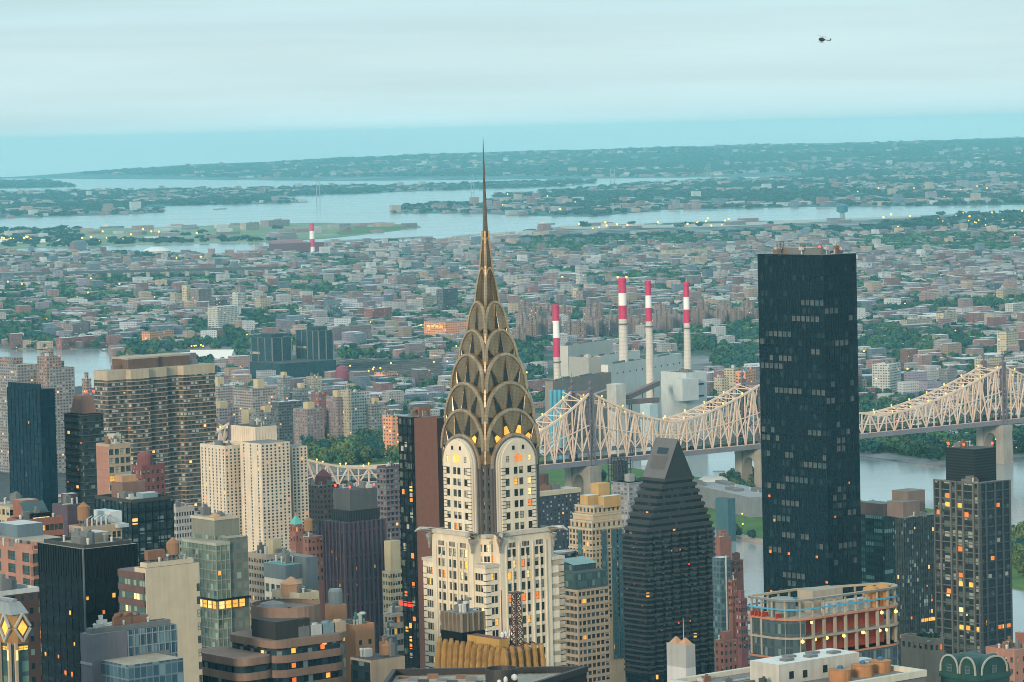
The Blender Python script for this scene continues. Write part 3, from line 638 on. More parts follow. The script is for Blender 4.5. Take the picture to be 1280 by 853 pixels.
# ------------------------------------------------------------------ Manhattan buildings
def local(s, cx, lx, rx, ty, Y):                       # another block of the same building, measured in the photo
    p = W(cx, ty, Y); r = p-s.base; x0, y0 = r.dot(s.xd), r.dot(s.yd); q = Bld.__new__(Bld); q.xd, q.yd = s.xd, s.yd; q.base = Vector((p.x, p.y, 0)); q.h = p.z
    def solve(dv, tx):
        a, b = 0.0, 600.0
        for _ in range(50):
            c = (a+b)/2; x = P(p+dv*c)[0]
            if (x < tx) == (dv.x > 0): a = c
            else: b = c
        return (a+b)/2
    return x0, y0, x0+(solve(s.xd, rx) if rx > cx else 15), y0+(solve(s.yd, lx) if lx < cx else 15), p.z
def fins(b, x0, y0, x1, y1, z0, z1, step, w, dp, mat, name='mullion_grid', hs=0, hh=.25):
    mb = MB()
    n = max(1, round((x1-x0)/step))
    for i in range(n+1): x = x0+(x1-x0)*i/n; mb.box(x-w/2, y0-dp, z0, x+w/2, y0+.05, z1)
    n = max(1, round((y1-y0)/step))
    for i in range(n+1): y = y0+(y1-y0)*i/n; mb.box(x0-dp, y-w/2, z0, x0+.05, y+w/2, z1-.003)
    if hs:
        z = z0+hs
        while z < z1-.2: mb.box(x0-dp*.6, y0-dp*.6, z-hh/2, x1+.02, y1+.02, z+hh/2); z += hs
    return b.part(name, mb, mat)
def slabs(b, x0, y0, x1, y1, z0, z1, step, hh, dp, mat, name='floor_band', poly=None, nmax=70):
    z = z1-hh; i = 0
    while z > z0 and i < nmax:
        mb = MB()
        if poly: mb.prism(poly, z, z+hh, 0, None, True)
        else: mb.box(x0-dp, y0-dp, z, x1+dp*.5, y1+dp*.5, z+hh)
        b.part(name, mb, mat); z -= step; i += 1
def redlamp(b, pts):
    for p in pts:
        mb = MB(); mb.lathe(p[0], p[1], [(.12, p[2]-.05), (.12, p[2]+.9)], 6); o = b.part('warning_lamp', mb, ROOFS['plant'])
        mb = MB(); mb.lathe(p[0], p[1], [(.2, p[2]+.9), (.45, p[2]+1.2), (.45, p[2]+1.7), (.1, p[2]+2.0)], 8); mb.build('bulb', glow('warning_red', (1.0, .05, .02), 3), o)
pk = facade('pink_brick_flats', (.34, .22, .19), MX, 3.2, 2.9, .55, .5, .012); pk2 = facade('grey_pink_flats', (.30, .26, .25), MX, 3.4, 2.9, .6, .5, .012)
rf = ROOFS
for (lb, cx, lx, rx, ty, mt) in (('grey pink slab of flats cut by the left frame edge', 22, -20, 48, 457, pk2), ('tall red brick flats with a stepped crown left of the water', 58, 46, 76, 446, pk), ('broad pink brick flats behind the navy glass tower', 62, 46, 93, 461, pk2), ('small pink brick flats standing by the river', 108, 102, 114, 474, pk)):
    b = Bld('apartment_tower', lb, cx, lx, rx, ty, 3300, 'apartment tower', 'riverside pink flats'); b.block('wall', [mt, rf['tan']], 0, 0, b.w, b.d, 0, b.h)
    b.block('penthouse', [pk, rf['grey']], b.w*.3, b.d*.3, b.w*.75, b.d*.7, b.h-.02, b.h+6); b.roof(0, 0, b.w, b.d, b.h, 3)
# navy glass slab
nv = facade('navy_curtain_wall', (.006, .027, .045), ((.004, .021, .038), (.007, .027, .045), (.01, .034, .053)), 1.6, 3.3, .84, .72, 0, .3, grough=.1)
b = Bld('glass_tower', 'dark navy glass slab left of the striped apartment block', 50, 9, 68, 487, 1500, 'office tower'); b.block('curtain_wall', [nv, rf['dark']], 0, 0, b.w, b.d, 0, b.h)
b.block('roof_screen', [nv, rf['dark']], .3, .3, b.w*.12, b.d-.3, b.h-.02, b.h+2.2); fins(b, 0, 0, b.w, b.d, 40, b.h, 3.2, .15, .12, FR['dark'])
b.panes(16, 0, 0, b.w, b.d, 90, b.h-6, 1.6, 3.3, 1.3, 1.6, [('teal', 5), ('grey', 4), ('amber', 1), ('orange', 2), ('blind', 1)])
# dark tower with the brown sloped roof
dg = facade('dark_balcony_wall', (.035, .05, .055), DK, 3.0, 3.0, .62, .55, .008)
b = Bld('apartment_tower', 'dark balconied tower under a brown tapered roof', 103, 80, 129, 519, 1520, 'apartment tower'); b.block('wall', [dg, rf['dark']], 0, 0, b.w, b.d, 0, b.h)
slabs(b, 0, 0, b.w, b.d, 70, b.h, 3, .4, .5, plain('dark_slab', (.07, .08, .08)), 'balcony_slab', nmax=30)
x0, y0, x1, y1, z = local(b, 103, 88, 121, 519, 1526); mb = MB(); mb.frus(x0, y0, b.h-.05, x1, y1, b.h+8, .68); b.part('roof', mb, plain('brown_metal_roof', (.24, .14, .11)))
redlamp(b, [(x0+5, y0+4, b.h+8), (x0+8, y0+3, b.h+8)]); b.panes(40, -.5, -.5, b.w, b.d, 80, b.h, 3, 3, 1.8, 1.3, [('grey', 4), ('teal', 4), ('blind', 1), ('orange', .5)], out=.05)
# striped slab
sw = facade('striped_slab_wall', (.12, .085, .07), ((.02, .035, .04), (.07, .1, .1), (.32, .36, .33)), 3.0, 2.85, .66, .56, .008)
bsl = plain('pale_balcony_slab', (.42, .34, .27)); b = Bld('apartment_slab', 'wide striped apartment slab with pale balcony lines and brown penthouse', 134, 117, 267, 466, 2200, 'apartment block')
w, d, h = b.w, b.d, b.h; pl = [(0, 0), (w*.17, 0), (w*.19, -3.2), (w*.36, -3.2), (w*.38, 0), (w*.55, 0), (w*.57, 3.4), (w*.68, 3.4), (w*.70, -1.2), (w, -1.2), (w, d), (0, d)]
mb = MB(); mb.prism(pl, 0, h, 0, 1); b.part('wall', mb, [sw, rf['tan']])
ex = [(x-.5 if x == 0 else x, y-.7 if y < d else y) for x, y in pl]; slabs(b, 0, 0, 0, 0, 20, h-6.5, 2.85, .42, 0, bsl, 'balcony_slab', ex)
mb = MB(); mb.prism([(x-.2 if x == 0 else x, y-.25 if y < d else y) for x, y in pl], h-5.2, h+.8, 0, 1); b.part('top_band', mb, [plain('tan_top_band', (.44, .37, .27)), rf['tan']])
x0, y0, x1, y1, z = local(b, 160, 140, 239, 450, 2215); pw = plain('brown_penthouse', (.14, .09, .07)); b.block('penthouse', [pw, rf['tan']], x0, y0, x1*.62, y1, h+.78, z+.1); b.block('penthouse', [pw, rf['tan']], x1*.62+.02, y0+2, x1, y1-.1, h+.78, z+.08)
mb = MB(); mb.box(x0-.3, y0-.3, z+.1, x1*.62+.3, y1, z+1.2); mb.box(x1*.62+.32, y0+1.7, z+.08, x1+.3, y1, z+1.2); b.part('coping', mb, bsl)
b.panes(60, 0, -3.25, w*.36, d, 60, h-8, 3, 2.85, 1.9, 1.3, [('teal', 4), ('blind', 3), ('amber', .5), ('orange', .8)], side='r', out=-.05); b.roof(2, 5, w-2, d, h+.8, 5)
# tan gridded building and red building with a domed tank
pb = plain('pink_brick', (.36, .19, .145), .85, .25, .2); pbr = plain('pink_brick_reveal', (.22, .15, .12)); tb = plain('tan_brick', (.42, .33, .24), .85, .25, .2)
b = Bld('office_block', 'narrow pink brick block with a tan gridded front and cream penthouse', 136, 120, 163, 559, 1350, 'office block')
mb = MB(); mb.side((0, 0), (0, b.d), 0, b.h); b.part('side_wall', mb, facade('pink_brick_banded', (.38, .2, .15), ((.28, .14, .11),)*3, 40, 3.2, .98, .28, 0))
b.masonry([tb, rf['tan']], .05, 0, b.w, b.d, 0, b.h-.02, 0, 4, 3.5, 3.0, 2.3, zmin=95, name='front_wall'); x0, y0, x1, y1, z = local(b, 143, 134, 151, 543, 1358)
b.block('penthouse', [plain('cream_penthouse', (.5, .46, .36)), rf['tan']], x0, y0, x1, y1, b.h-.03, z); b.roof(0, 0, b.w, b.d, b.h, 3, par=tb); b.finish('dark', [('teal', 5), ('blind', 3), ('dark', 2), ('grey', 2), ('amber', .3)])
rb = plain('dark_red_brick', (.19, .075, .08), .85, .3, .2)
b = Bld('brick_building', 'dark red brick building with a round domed tank on its roof', 177, 164, 206, 586, 1400, 'building'); b.masonry([rb, rf['dark']], 0, 0, b.w, b.d, 0, b.h, 3, 5, 3.2, 1.2, 1.6, zmin=90)
mb = MB(); mb.lathe(b.w*.35, b.d*.45, [(3.1, b.h-.05), (3.1, b.h+4.6), (2.8, b.h+5.6), (1.8, b.h+6.3), (.1, b.h+6.7)], 18); b.part('domed_tank', mb, rb); b.roof(0, 0, b.w, b.d, b.h, 3, par=rb); b.finish('grey', [('dark', 4), ('blind', 3), ('teal', 2)])
# beige twin tower
bg = plain('beige_panel', (.68, .57, .44), .85, .18, .2); bgr = plain('beige_reveal', (.36, .30, .24))
b = Bld('apartment_tower', 'beige cross-shaped apartment tower with a ribbed rooftop box', 281, 250, 301, 560, 1950, 'apartment tower')
b.masonry([bg, rf['grey'], bgr], 0, 0, b.w, b.d, 0, b.h, 7, 4, 1.85, 1.25, 1.1, zmin=50, depth=.25)
for (cx, lx, rx, ty, Y, lc, rc) in ((326, 300, 362, 555, 1936, 3, 7), (365, 356, 384, 559, 1955, 0, 4)):
    x0, y0, x1, y1, z = local(b, cx, lx, rx, ty, Y); b.masonry([bg, rf['grey'], bgr], x0, y0, x1, max(y1, y0+16), 0, z, lc, rc, 1.85, 1.4, 1.1, zmin=50, depth=.25)
x0, y0, x1, y1, z = local(b, 319, 289, 345, 534, 1962); pz = b.h; b.block('penthouse', [bg, rf['dark']], x0, y0, x1, y1, pz-6, z); fins(b, x0, y0, x1, y1, pz-4, z-.4, 2.2, .35, .25, bg, 'rib'); b.roof(x0, y0, x1, y1, z, 4, seed=3)
mb = MB(); mb.box(x0-3, y0-3, pz-3, x1+3, y1+3, pz+1.2); b.part('roof_slab', mb, [bg]); b.roof(0, 0, b.w, b.d, b.h, 3, par=bg); b.finish('none', [('dark', 5), ('teal', 4), ('grey', 2), ('blind', .6), ('amber', .15), ('orange', .15)], blinds=.1)
# dark glass block with brown penthouse
dt = facade('dark_teal_office', (.02, .04, .045), DK, 2.6, 3.4, .8, .6, .004, .4)
b = Bld('office_block', 'flat dark glass block with a small brown penthouse', 164, 119, 216, 629, 1150, 'office block'); b.block('curtain_wall', [dt, rf['grey']], 0, 0, b.w, b.d, 0, b.h)
x0, y0, x1, y1, z = local(b, 153, 139, 181, 604, 1162); b.block('penthouse', [plain('brown_render', (.2, .13, .11)), rf['rust']], x0, y0, x1, y1, b.h-.05, z); b.block('penthouse', [plain('orange_roof_room', (.48, .28, .16)), rf['tan']], x0+1, y0+2, x1-2, y1-1, z-.02, z+2.2)
b.block('cooling_unit', [plain('blue_grey_metal', (.2, .3, .34)), rf['light']], b.w*.35, 1.5, b.w*.7, 6, b.h-.02, b.h+2.6); b.roof(0, 0, b.w, b.d, b.h, 4, par=plain('dark_parapet', (.05, .06, .06))); fins(b, 0, 0, b.w, b.d, 100, b.h, 2.6, .2, .2, FR['dark'], hs=3.4, hh=.5)
b.panes(30, 0, 0, b.w, b.d, 110, b.h-2, 2.6, 3.4, 2.0, 1.8, [('teal', 4), ('grey', 4), ('amber', .7), ('orange', 1)])
# left edge brick group
cb = plain('cream_stucco', (.5, .42, .27))
b = Bld('brick_building', 'cream building with a tall brick lift house at the left frame edge', 12, -20, 50, 634, 1120, 'building'); b.masonry([cb, rf['tan']], 0, 0, b.w, b.d, 0, b.h, 6, 6, 3.6, 1.8, 1.9, zmin=130)
x0, y0, x1, y1, z = local(b, 28, 16, 48, 626, 1112); b.block('lift_house', [plain('red_brick', (.28, .115, .085), .85, .25, .2), rf['tan']], x0, y0, x1, y1, b.h-12, z); b.roof(0, 0, b.w, b.d, b.h, 4); b.finish('grey')
b = Bld('brick_building', 'red brown brick block with a lit glazed roof terrace', 29, 9, 79, 655, 1000, 'building'); rbk = plain('red_brown_brick', (.27, .12, .095), .85, .3, .2); b.masonry([rbk, rf['rust'], pbr], 0, 0, b.w, b.d, 0, b.h, 5, 9, 3.4, 1.5, 1.7, zmin=140)
mb = MB(); mb.box(b.w*.3, b.d*.25, b.h-.02, b.w*.8, b.d*.5, b.h+2.4); o = b.part('terrace_room', mb, FR['dark']); b.place(b.right(0, b.d*.25), b.w*.55, b.h+.9, b.w*.42, .7, .05, 'pale', 'dark')
mb = MB(); mb.poly([(b.w*.25, b.d*.5, b.h+2), (b.w*.85, b.d*.5, b.h+2), (b.w*.85, b.d*.85, b.h+5.4), (b.w*.25, b.d*.85, b.h+5.4)]); b.part('sloped_skylight', mb, GL['teal']); b.roof(0, 0, b.w, b.d, b.h, 4, par=rbk); b.finish('dark', [('dark', 4), ('teal', 4), ('grey', 1), ('amber', .5)])
pp = plain('purple_brick', (.095, .075, .1), .85, .25, .2); b = Bld('brick_building', 'plain dark purple brick building with stepped top', 84, 65, 106, 632, 1180, 'building'); b.block('wall', [pp, rf['dark']], 0, 0, b.w, b.d, 0, b.h)
x0, y0, x1, y1, z = local(b, 83, 76, 97, 618, 1186); b.block('upper_wall', [pp, rf['light']], x0, y0, x1, y1, b.h-.05, z); b.roof(0, 0, b.w, b.d, b.h, 2)
b = Bld('office_block', 'pink brick and teal glass block with planted roof terrace', 41, -30, 49, 688, 900, 'office block'); b.masonry([pb, rf['tan'], pbr], 0, 0, b.w, b.d, 0, b.h, 4, 1, 3.4, 3.8, 2.4, zmin=150)
b.block('plant_house', [plain('blue_louvre', (.13, .19, .23)), rf['light']], 5, 16, 13, 26, b.h-.02, b.h+5.0); b.block('setback', [pb, rf['tan']], 3, 3, 14, 30, b.h-.03, b.h+1.6); b.roof(1, 1, b.w-1, b.d-1, b.h, 3, par=pb); b.finish('dark', [('teal', 7), ('grey', 2), ('amber', .4)])
# white mechanical roof
b = Bld('brick_building', 'tan brick building crowded with white rooftop machinery', 104, 86, 152, 664, 930, 'building'); b.masonry([tb, rf['grey']], 0, 0, b.w, b.d, 0, b.h, 4, 8, 3.3, 1.3, 1.7, zmin=150)
wmn = plain('white_metal_plant', (.55, .6, .6), .6); x0, y0, x1, y1, z = local(b, 138, 117, 152, 640, 940); b.block('plant_house', [wmn, wmn], x0, y0, x1, y1, b.h-.02, z); b.block('plant_house', [plain('blue_white_metal', (.4, .48, .5), .6), rf['light']], x0-1, y0-5, x1-1, y0-.5, b.h-.02, z-3)
mb = MB()
for i in range(5): mb.bar((2+i*1.5, 1, b.h), (2+i*1.5, 1, b.h+3), .3); mb.bar((2+i*1.5, 1, b.h+3), (6+i*1.5, 5, b.h+3.2), .25)
b.part('steel_dunnage', mb, wmn); tank_on(b, 3.5, b.d*.7, b.h, 1.7, 3.4); b.roof(0, 0, b.w, b.d, b.h, 4, par=tb); b.finish('grey')
# black tower in front
blk = facade('black_curtain_wall', (.006, .014, .021), ((.004, .012, .019), (.007, .017, .025), (.012, .025, .034)), 1.55, 3.9, .8, .55, 0, .3, grough=.1); lou = facade('black_louvre', (.010, .02, .027), ((.004, .009, .013),)*3, 1.2, 50, .55, 1.0, 0, .5)
b = Bld('glass_tower', 'black office tower with tan flat roof and scattered orange lit windows', 104, 48, 171, 687, 850, 'office tower'); zl_ = b.zat(724)
b.block('curtain_wall', [blk, rf['tan']], 0, 0, b.w, b.d, 0, zl_); b.block('louvre_band', [lou, rf['tan']], .02, .02, b.w, b.d, zl_-.02, b.h); fins(b, 0, 0, b.w, b.d, zl_, b.h, 1.2, .2, .18, FR['dark'], 'louvre_fin'); fins(b, 0, 0, b.w, b.d, 100, zl_, 3.1, .12, .1, FR['dark'], hs=3.9, hh=1.3)
mb = MB(); mb.box(-.3, -.3, 100, .05, .05, b.h); b.part('corner_post', mb, plain('grey_corner_post', (.12, .15, .16), .5)); b.panes(24, 0, 0, b.w, b.d, 138, zl_-1, 1.55, 3.9, 1.2, 1.8, [('orange', 5), ('amber', 3)], side='l', out=.06); b.panes(14, 0, 0, b.w, b.d, 150, zl_-1, 1.55, 3.9, 1.2, 1.5, [('orange', 4), ('amber', 2)], side='r', out=.06)
b.roof(1, 1, b.w-1, b.d-1, b.h, 6, par=plain('dark_parapet', (.05, .06, .06)), parh=.9); b.block('roof_room', [tb, rf['light']], b.w*.55, b.d*.5, b.w*.9, b.d*.8, b.h-.02, b.h+2.4)
# dark brick building far left
dkb = facade('dark_brown_brick_wall', (.075, .05, .045), DK, 2.4, 3.3, .4, .42, .006); b = Bld('brick_building', 'dark brown brick building with blue roof units at the left edge', -22, -60, 49, 748, 800, 'building'); b.block('wall', [dkb, rf['light']], 0, 0, b.w, b.d, 0, b.h)
b.block('plant_house', [plain('blue_louvre'), rf['grey']] if False else [plain('blue_grey_metal', (.2, .3, .34)), rf['dark']], b.w*.35, 4, b.w*.68, 14, b.h-.02, b.h+3); b.block('plant_house', [rf['plant'], rf['dark']], b.w*.7, 5, b.w*.8, 12, b.h-.02, b.h+2.6); b.roof(0, 0, b.w, b.d, b.h, 4, par=rf['light'])
b.panes(10, 0, 0, b.w, b.d, 130, b.h-8, 2.4, 3.3, 1.0, 1.4, [('orange', 2), ('teal', 3)], side='r')
# lit building with crossing white beams
b = Bld('lit_pavilion_tower', 'glass tower top with crossing pale beams and yellow lit diamonds', 16, -28, 35, 806, 720, 'office tower'); w, d, h = b.w, b.d, b.h; tg = facade('teal_crown_glass', (.06, .1, .1), ((.03, .08, .08), (.05, .11, .1), (.1, .18, .15)), 2, 3.2, .85, .7, .03)
b.block('curtain_wall', [tg, rf['light']], 0, 0, w, d, 0, h); wb = plain('pale_beam', (.40, .41, .38), .5); pgl = plain('grey_glass_roof', (.24, .27, .27), .3)
mb = MB(); mb.prism([(-.2, 1.2), (1.2, -.2), (w, -.2), (w, d), (-.2, d)], h, h+6.3, 0); o = b.part('lit_storey', mb, plain('warm_brown_soffit', (.3, .17, .07)))
mb = MB(); mb.frus(-.5, -.5, h+6.3, w+.2, d, h+8.6, .7); mb.box(1.6, 2.2, h+8, w-1, d-2, h+9.2); b.part('crown_roof', mb, pgl)
for (fc, L) in ((b.left(-.45, 0), d), (b.right(0, -.45), w)):
    k = 0; u = .3; st = 4.0
    while u < L-3.2 and k < 4:
        for (ua, za, ub, zb) in ((0, 3.6, 1.9, 6.4), (1.9, 6.4, 3.8, 3.6), (0, 3.2, 1.9, .5), (1.9, .5, 3.8, 3.2)): mb = MB(); mb.bar(fc.p(u+ua, .1, h+za), fc.p(u+ub, .1, h+zb), .5, .4); b.part('diagonal_beam', mb, wb)
        mb = MB(); mb.poly([fc.p(u+1.9, .03, h+1.7), fc.p(u+3.1, .03, h+3.4), fc.p(u+1.9, .03, h+5.1), fc.p(u+.7, .03, h+3.4)]); b.part('lit_diamond', mb, GL['amber'])
        mb = MB(); p0 = fc.p(u, .3, 0); mb.box(p0[0]-.3, p0[1]-.3, 120, p0[0]+.3, p0[1]+.3, h+.3); b.part('column', mb, tb)
        b.place(fc, u, h-2.2, .6, 2.2, .65, 'pale', 'none'); b.place(fc, u+1.9, h-.9, 2.4, 1.0, .03, 'amber', 'dark'); u += st; k += 1
# grey block with blue glazing
gb = plain('blue_grey_render', (.16, .16, .18), .85, .25, .2); bgm = facade('blue_grey_glazing', (.14, .19, .22), ((.03, .07, .1), (.05, .1, .13), (.12, .2, .22)), 1.6, 2.6, .84, .86, 0, .4)
b = Bld('office_block', 'grey rendered block with a blue gridded glass wing and white roof ducts', 114, 100, 221, 794, 750, 'office block'); kx = b.w*.41
b.block('wall', [gb, rf['grey']], 0, 0, kx, b.d, 0, b.h); b.block('glass_wing', [bgm, rf['grey']], kx+.02, .15, b.w, b.d-.1, 0, b.h-.05); fins(b, kx+.4, .15, b.w, .2, 130, b.h-.2, 1.6, .14, .2, plain('pale_mullion', (.25, .3, .32), .5), hs=2.6, hh=.2)
b.block('blank_panel', [rf['plant'], rf['plant']], kx+2.5, -.12, b.w-2, .3, b.h-9.5, b.h-5.5); x0, y0, x1, y1, z = local(b, 160, 150, 229, 832, 743); b.block('terrace_wing', [bgm, rf['tan']], x0, y0, x1, 0, 0, z); b.place(b.right(), kx*.62, b.h-9, 1.6, 1.2, .03, 'dark', 'grey')
mb = MB(); mb.box(-.15, b.d*.0, b.h-6.8, .0, b.d, b.h-6.2); mb.box(-.15, 0, b.h-13, 0, b.d, b.h-12.4); b.part('string_course', mb, plain('pale_string_course', (.36, .36, .36)))
for i in range(7):
    mb = MB(); y = 1.5+i*.9; mb.bar((2+i*.7, y, b.h+.7), (b.w*.5+i*.8, y+1.6, b.h+.7), .9, .8); b.part('roof_duct', mb, plain('white_duct', (.6, .6, .57), .5) if i % 3 else rf['rust'])
b.roof(1, 1, b.w-1, b.d-1, b.h, 5, par=rf['plant'])
# blank beige wall with brown striped wing
bw = plain('blank_tan_wall', (.55, .47, .34), .9, .16, .3); b = Bld('office_block', 'tall blank tan wall with a brown striped glass wing at its left', 182, 168, 249, 711, 822, 'office block')
b.block('wall', [bw, rf['grey']], 0, 0, b.w, b.d, 0, b.h); brn = plain('brown_metal_band', (.13, .075, .07), .6); zt_ = b.zat(720); L = local(b, 182, 145, 190, 720, 822)[3]
rp = [(-.25, .3), (8, .3), (8, L), (1.8, L), (.2, L-.7), (-.25, L-2)]; mb = MB(); mb.prism(rp, 0, zt_, 0, 1); b.part('striped_wing', mb, [facade('wing_glazing', (.1, .12, .1), ((.05, .09, .09), (.2, .26, .2), (.45, .46, .33)), 1.3, 3.2, .8, .8, .02, .5), rf['rust']])
slabs(b, 0, 0, 0, 0, 150, zt_+.6, 3.3, 1.55, 0, brn, 'floor_band', [(x-.25, y) for x, y in rp]); b.roof(1, 1, b.w-1, b.d-1, b.h, 4, par=bw); tank_on(b, b.w*.62, b.d*.5, b.h, 1.6, 2.6)
mb = MB(); mb.box(2, b.d*.4, b.h+1.6, b.w*.45, b.d*.7, b.h+3.9); [mb.bar((2+i*2.2, b.d*.4, b.h), (2+i*2.2, b.d*.4, b.h+1.7), .2) for i in range(5)]; b.part('cooling_tower', mb, rf['rust'])
for i in range(26): b.place(b.right(), b.w-.55, b.h-6-i*3.2, .8, 1.8, .03, rng.choice(['blind', 'grey', 'teal', 'blind']), 'dark')
# green glass tower
gg = facade('green_glass_wall', (.19, .22, .17), ((.10, .15, .13), (.15, .21, .18), (.26, .34, .28)), 2.0, 3.1, .8, .72, .003, .5); gg2 = facade('grey_green_wall', (.17, .18, .15), ((.09, .13, .12), (.14, .18, .16), (.22, .3, .26)), 2.6, 3.1, .62, .62, .004, .5)
b = Bld('apartment_tower', 'green tinted glass tower with one brightly lit floor', 270, 228, 311, 681, 1080, 'apartment tower'); zl0, zl1 = b.zat(762), b.zat(752)
b.block('curtain_wall', [gg, rf['tan']], 0, 0, b.w*.4, b.d, 0, b.h); b.block('curtain_wall', [gg2, rf['tan']], b.w*.4+.02, .6, b.w, b.d-.1, 0, b.h+1.5); x0, y0, x1, y1, z = local(b, 268, 239, 299, 651, 1088); b.block('upper_tower', [gg, rf['tan']], x0, y0, x1, y1, b.h-.05, z-5); b.block('blank_top', [plain('green_grey_panel', (.22, .23, .19)), rf['tan']], x0+.02, y0+.02, x1, y1, z-5.02, z)
b.block('parapet', [bw, rf['tan']], x0-.2, y0-.2, x1+.2, y1+.2, z, z+.8); b.block('cornice', [plain('pale_green_stone', (.4, .42, .33)), rf['tan']], -.3, -.3, b.w*.4+.2, b.d, b.h-.4, b.h+.5)
fins(b, 0, 0, b.w*.4, b.d, 100, b.h, 2.0, .16, .2, plain('pale_green_mullion', (.30, .33, .27), .5), hs=3.1, hh=.35); fins(b, x0, y0, x1, y1, b.h, z-5, 2.0, .16, .2, plain('pale_green_mullion'  , (.30, .33, .27), .5), hs=3.1, hh=.35)
b.block('lit_floor_slab', [FR['dark']], -.32, -.32, b.w+.1, b.d, zl1, zl1+.6)
for fc, L in ((b.left(), b.d), (b.right(), b.w)):
    for i in range(int(L/2.6)): b.place(fc, 1.3+i*2.6, (zl0+zl1)/2, 2.2, zl1-zl0, .36 if i*2.6 < b.w*.4 or L == b.d else .33, rng.choice(['amber', 'pale', 'amber']), 'dark')
b.panes(30, 0, 0, b.w*.4, b.d, 110, b.h-1, 2, 3.1, 1.6, 2.0, [('teal', 6), ('amber', .7), ('blind', 1)], out=.06); b.roof(x0, y0, x1, y1, z, 3); mb = MB(); mb.lathe((x0+x1)/2-2, (y0+y1)/2-3, [(2.2, z), (1.8, z+1.2), (.1, z+2)], 12); b.part('roof_dome', mb, plain('orange_roof_room', (.48, .28, .16)))
# beige gridded towers behind
bgf = plain('beige_grid_wall', (.42, .36, .29), .85, .2, .2)
b = Bld('apartment_tower', 'beige brick block with small even windows and rooftop house', 333, 310, 370, 697, 1300, 'apartment block'); b.masonry([bgf, rf['grey']], 0, 0, b.w, b.d, 0, b.h, 7, 8, 2.9, 1.2, 1.5, zmin=110); x0, y0, x1, y1, z = local(b, 341, 332, 352, 675, 1306); b.block('penthouse', [cb, rf['tan']], x0, y0, x1, y1, b.h-.05, z); b.roof(0, 0, b.w, b.d, b.h, 4, par=bgf); b.finish('none', [('dark', 5), ('teal', 2), ('grey', 2), ('amber', .2)])
b = Bld('apartment_tower', 'pale grey gridded block half behind the dark glass block', 220, 205, 243, 638, 1300, 'apartment block'); b.masonry([plain('pale_grey_wall', (.38, .38, .36)), rf['grey']], 0, 0, b.w, b.d, 0, b.h, 4, 7, 2.7, 1.5, 1.5, zmin=130); b.roof(0, 0, b.w, b.d, b.h, 3, par=bgf); b.finish('none', [('dark', 5), ('teal', 2), ('grey', 2), ('orange', .2)])
b = Bld('church_tower', 'brown brick tower with small green copper pyramid roof', 369, 362, 378, 656, 1420, 'tower'); b.masonry([rbk, rf['dark']], 0, 0, b.w, b.d, 0, b.h, 2, 2, 4, .8, 2.0, zmin=150); mb = MB(); mb.frus(-.3, -.3, b.h, b.w+.3, b.d+.3, b.h+3.6, .08); b.part('roof', mb, plain('green_copper', (.12, .42, .36), .6)); b.finish('none')
b = Bld('brick_building', 'brown brick church like block beside the green copper roof', 385, 364, 404, 672, 1440, 'building'); b.masonry([rbk, rf['rust']], 0, 0, b.w, b.d, 0, b.h, 4, 4, 3.2, 1.0, 1.6, zmin=130); b.roof(0, 0, b.w, b.d, b.h, 4, tank=1); b.finish('none')
# white and grey striped block
b = Bld('office_block', 'white and slate banded block with teal plant roof', 357, 330, 384, 707, 1050, 'office block'); slt = plain('slate_panel', (.13, .17, .19), .7); wht = plain('white_stucco', (.56, .53, .46), .85, .18, .2)
b.masonry([wht, rf['grey']], 0, 0, b.w, b.d, 0, b.h-4.5, 4, 4, 4.2, 2.1, 2.6, top=1.9, zmin=140); b.block('slate_band', [slt, plain('teal_membrane', (.12, .34, .33))], -.1, -.1, b.w+.1, b.d+.1, b.h-4.5, b.h); x0, y0, x1, y1, z = local(b, 383, 375, 397, 697, 1052); b.block('blank_tower', [slt, rf['grey']], x0, y0, x1, y1+8, 0, z); b.roof(1, 1, b.w-1, b.d-1, b.h, 5); b.finish('grey', [('dark', 4), ('teal', 4), ('blind', 1)])
b = Bld('apartment_block', 'low cream block with a brown roofed tank house', 374, 340, 399, 747, 930, 'apartment block'); crm = plain('cream_brick_wall', (.52, .46, .33)); b.masonry([crm, rf['white']], 0, 0, b.w, b.d, 0, b.h, 6, 5, 3.2, 1.1, 1.8, zmin=150); b.roof(0, 0, b.w, b.d, b.h, 4, par=crm); mb = MB(); mb.lathe(b.w*.3, b.d*.5, [(3, b.h), (3, b.h+3), (3.3, b.h+3.1), (.1, b.h+5)], 8); b.part('tank_house', mb, plain('orange_roof_room', (.48, .28, .16))); b.finish('dark')
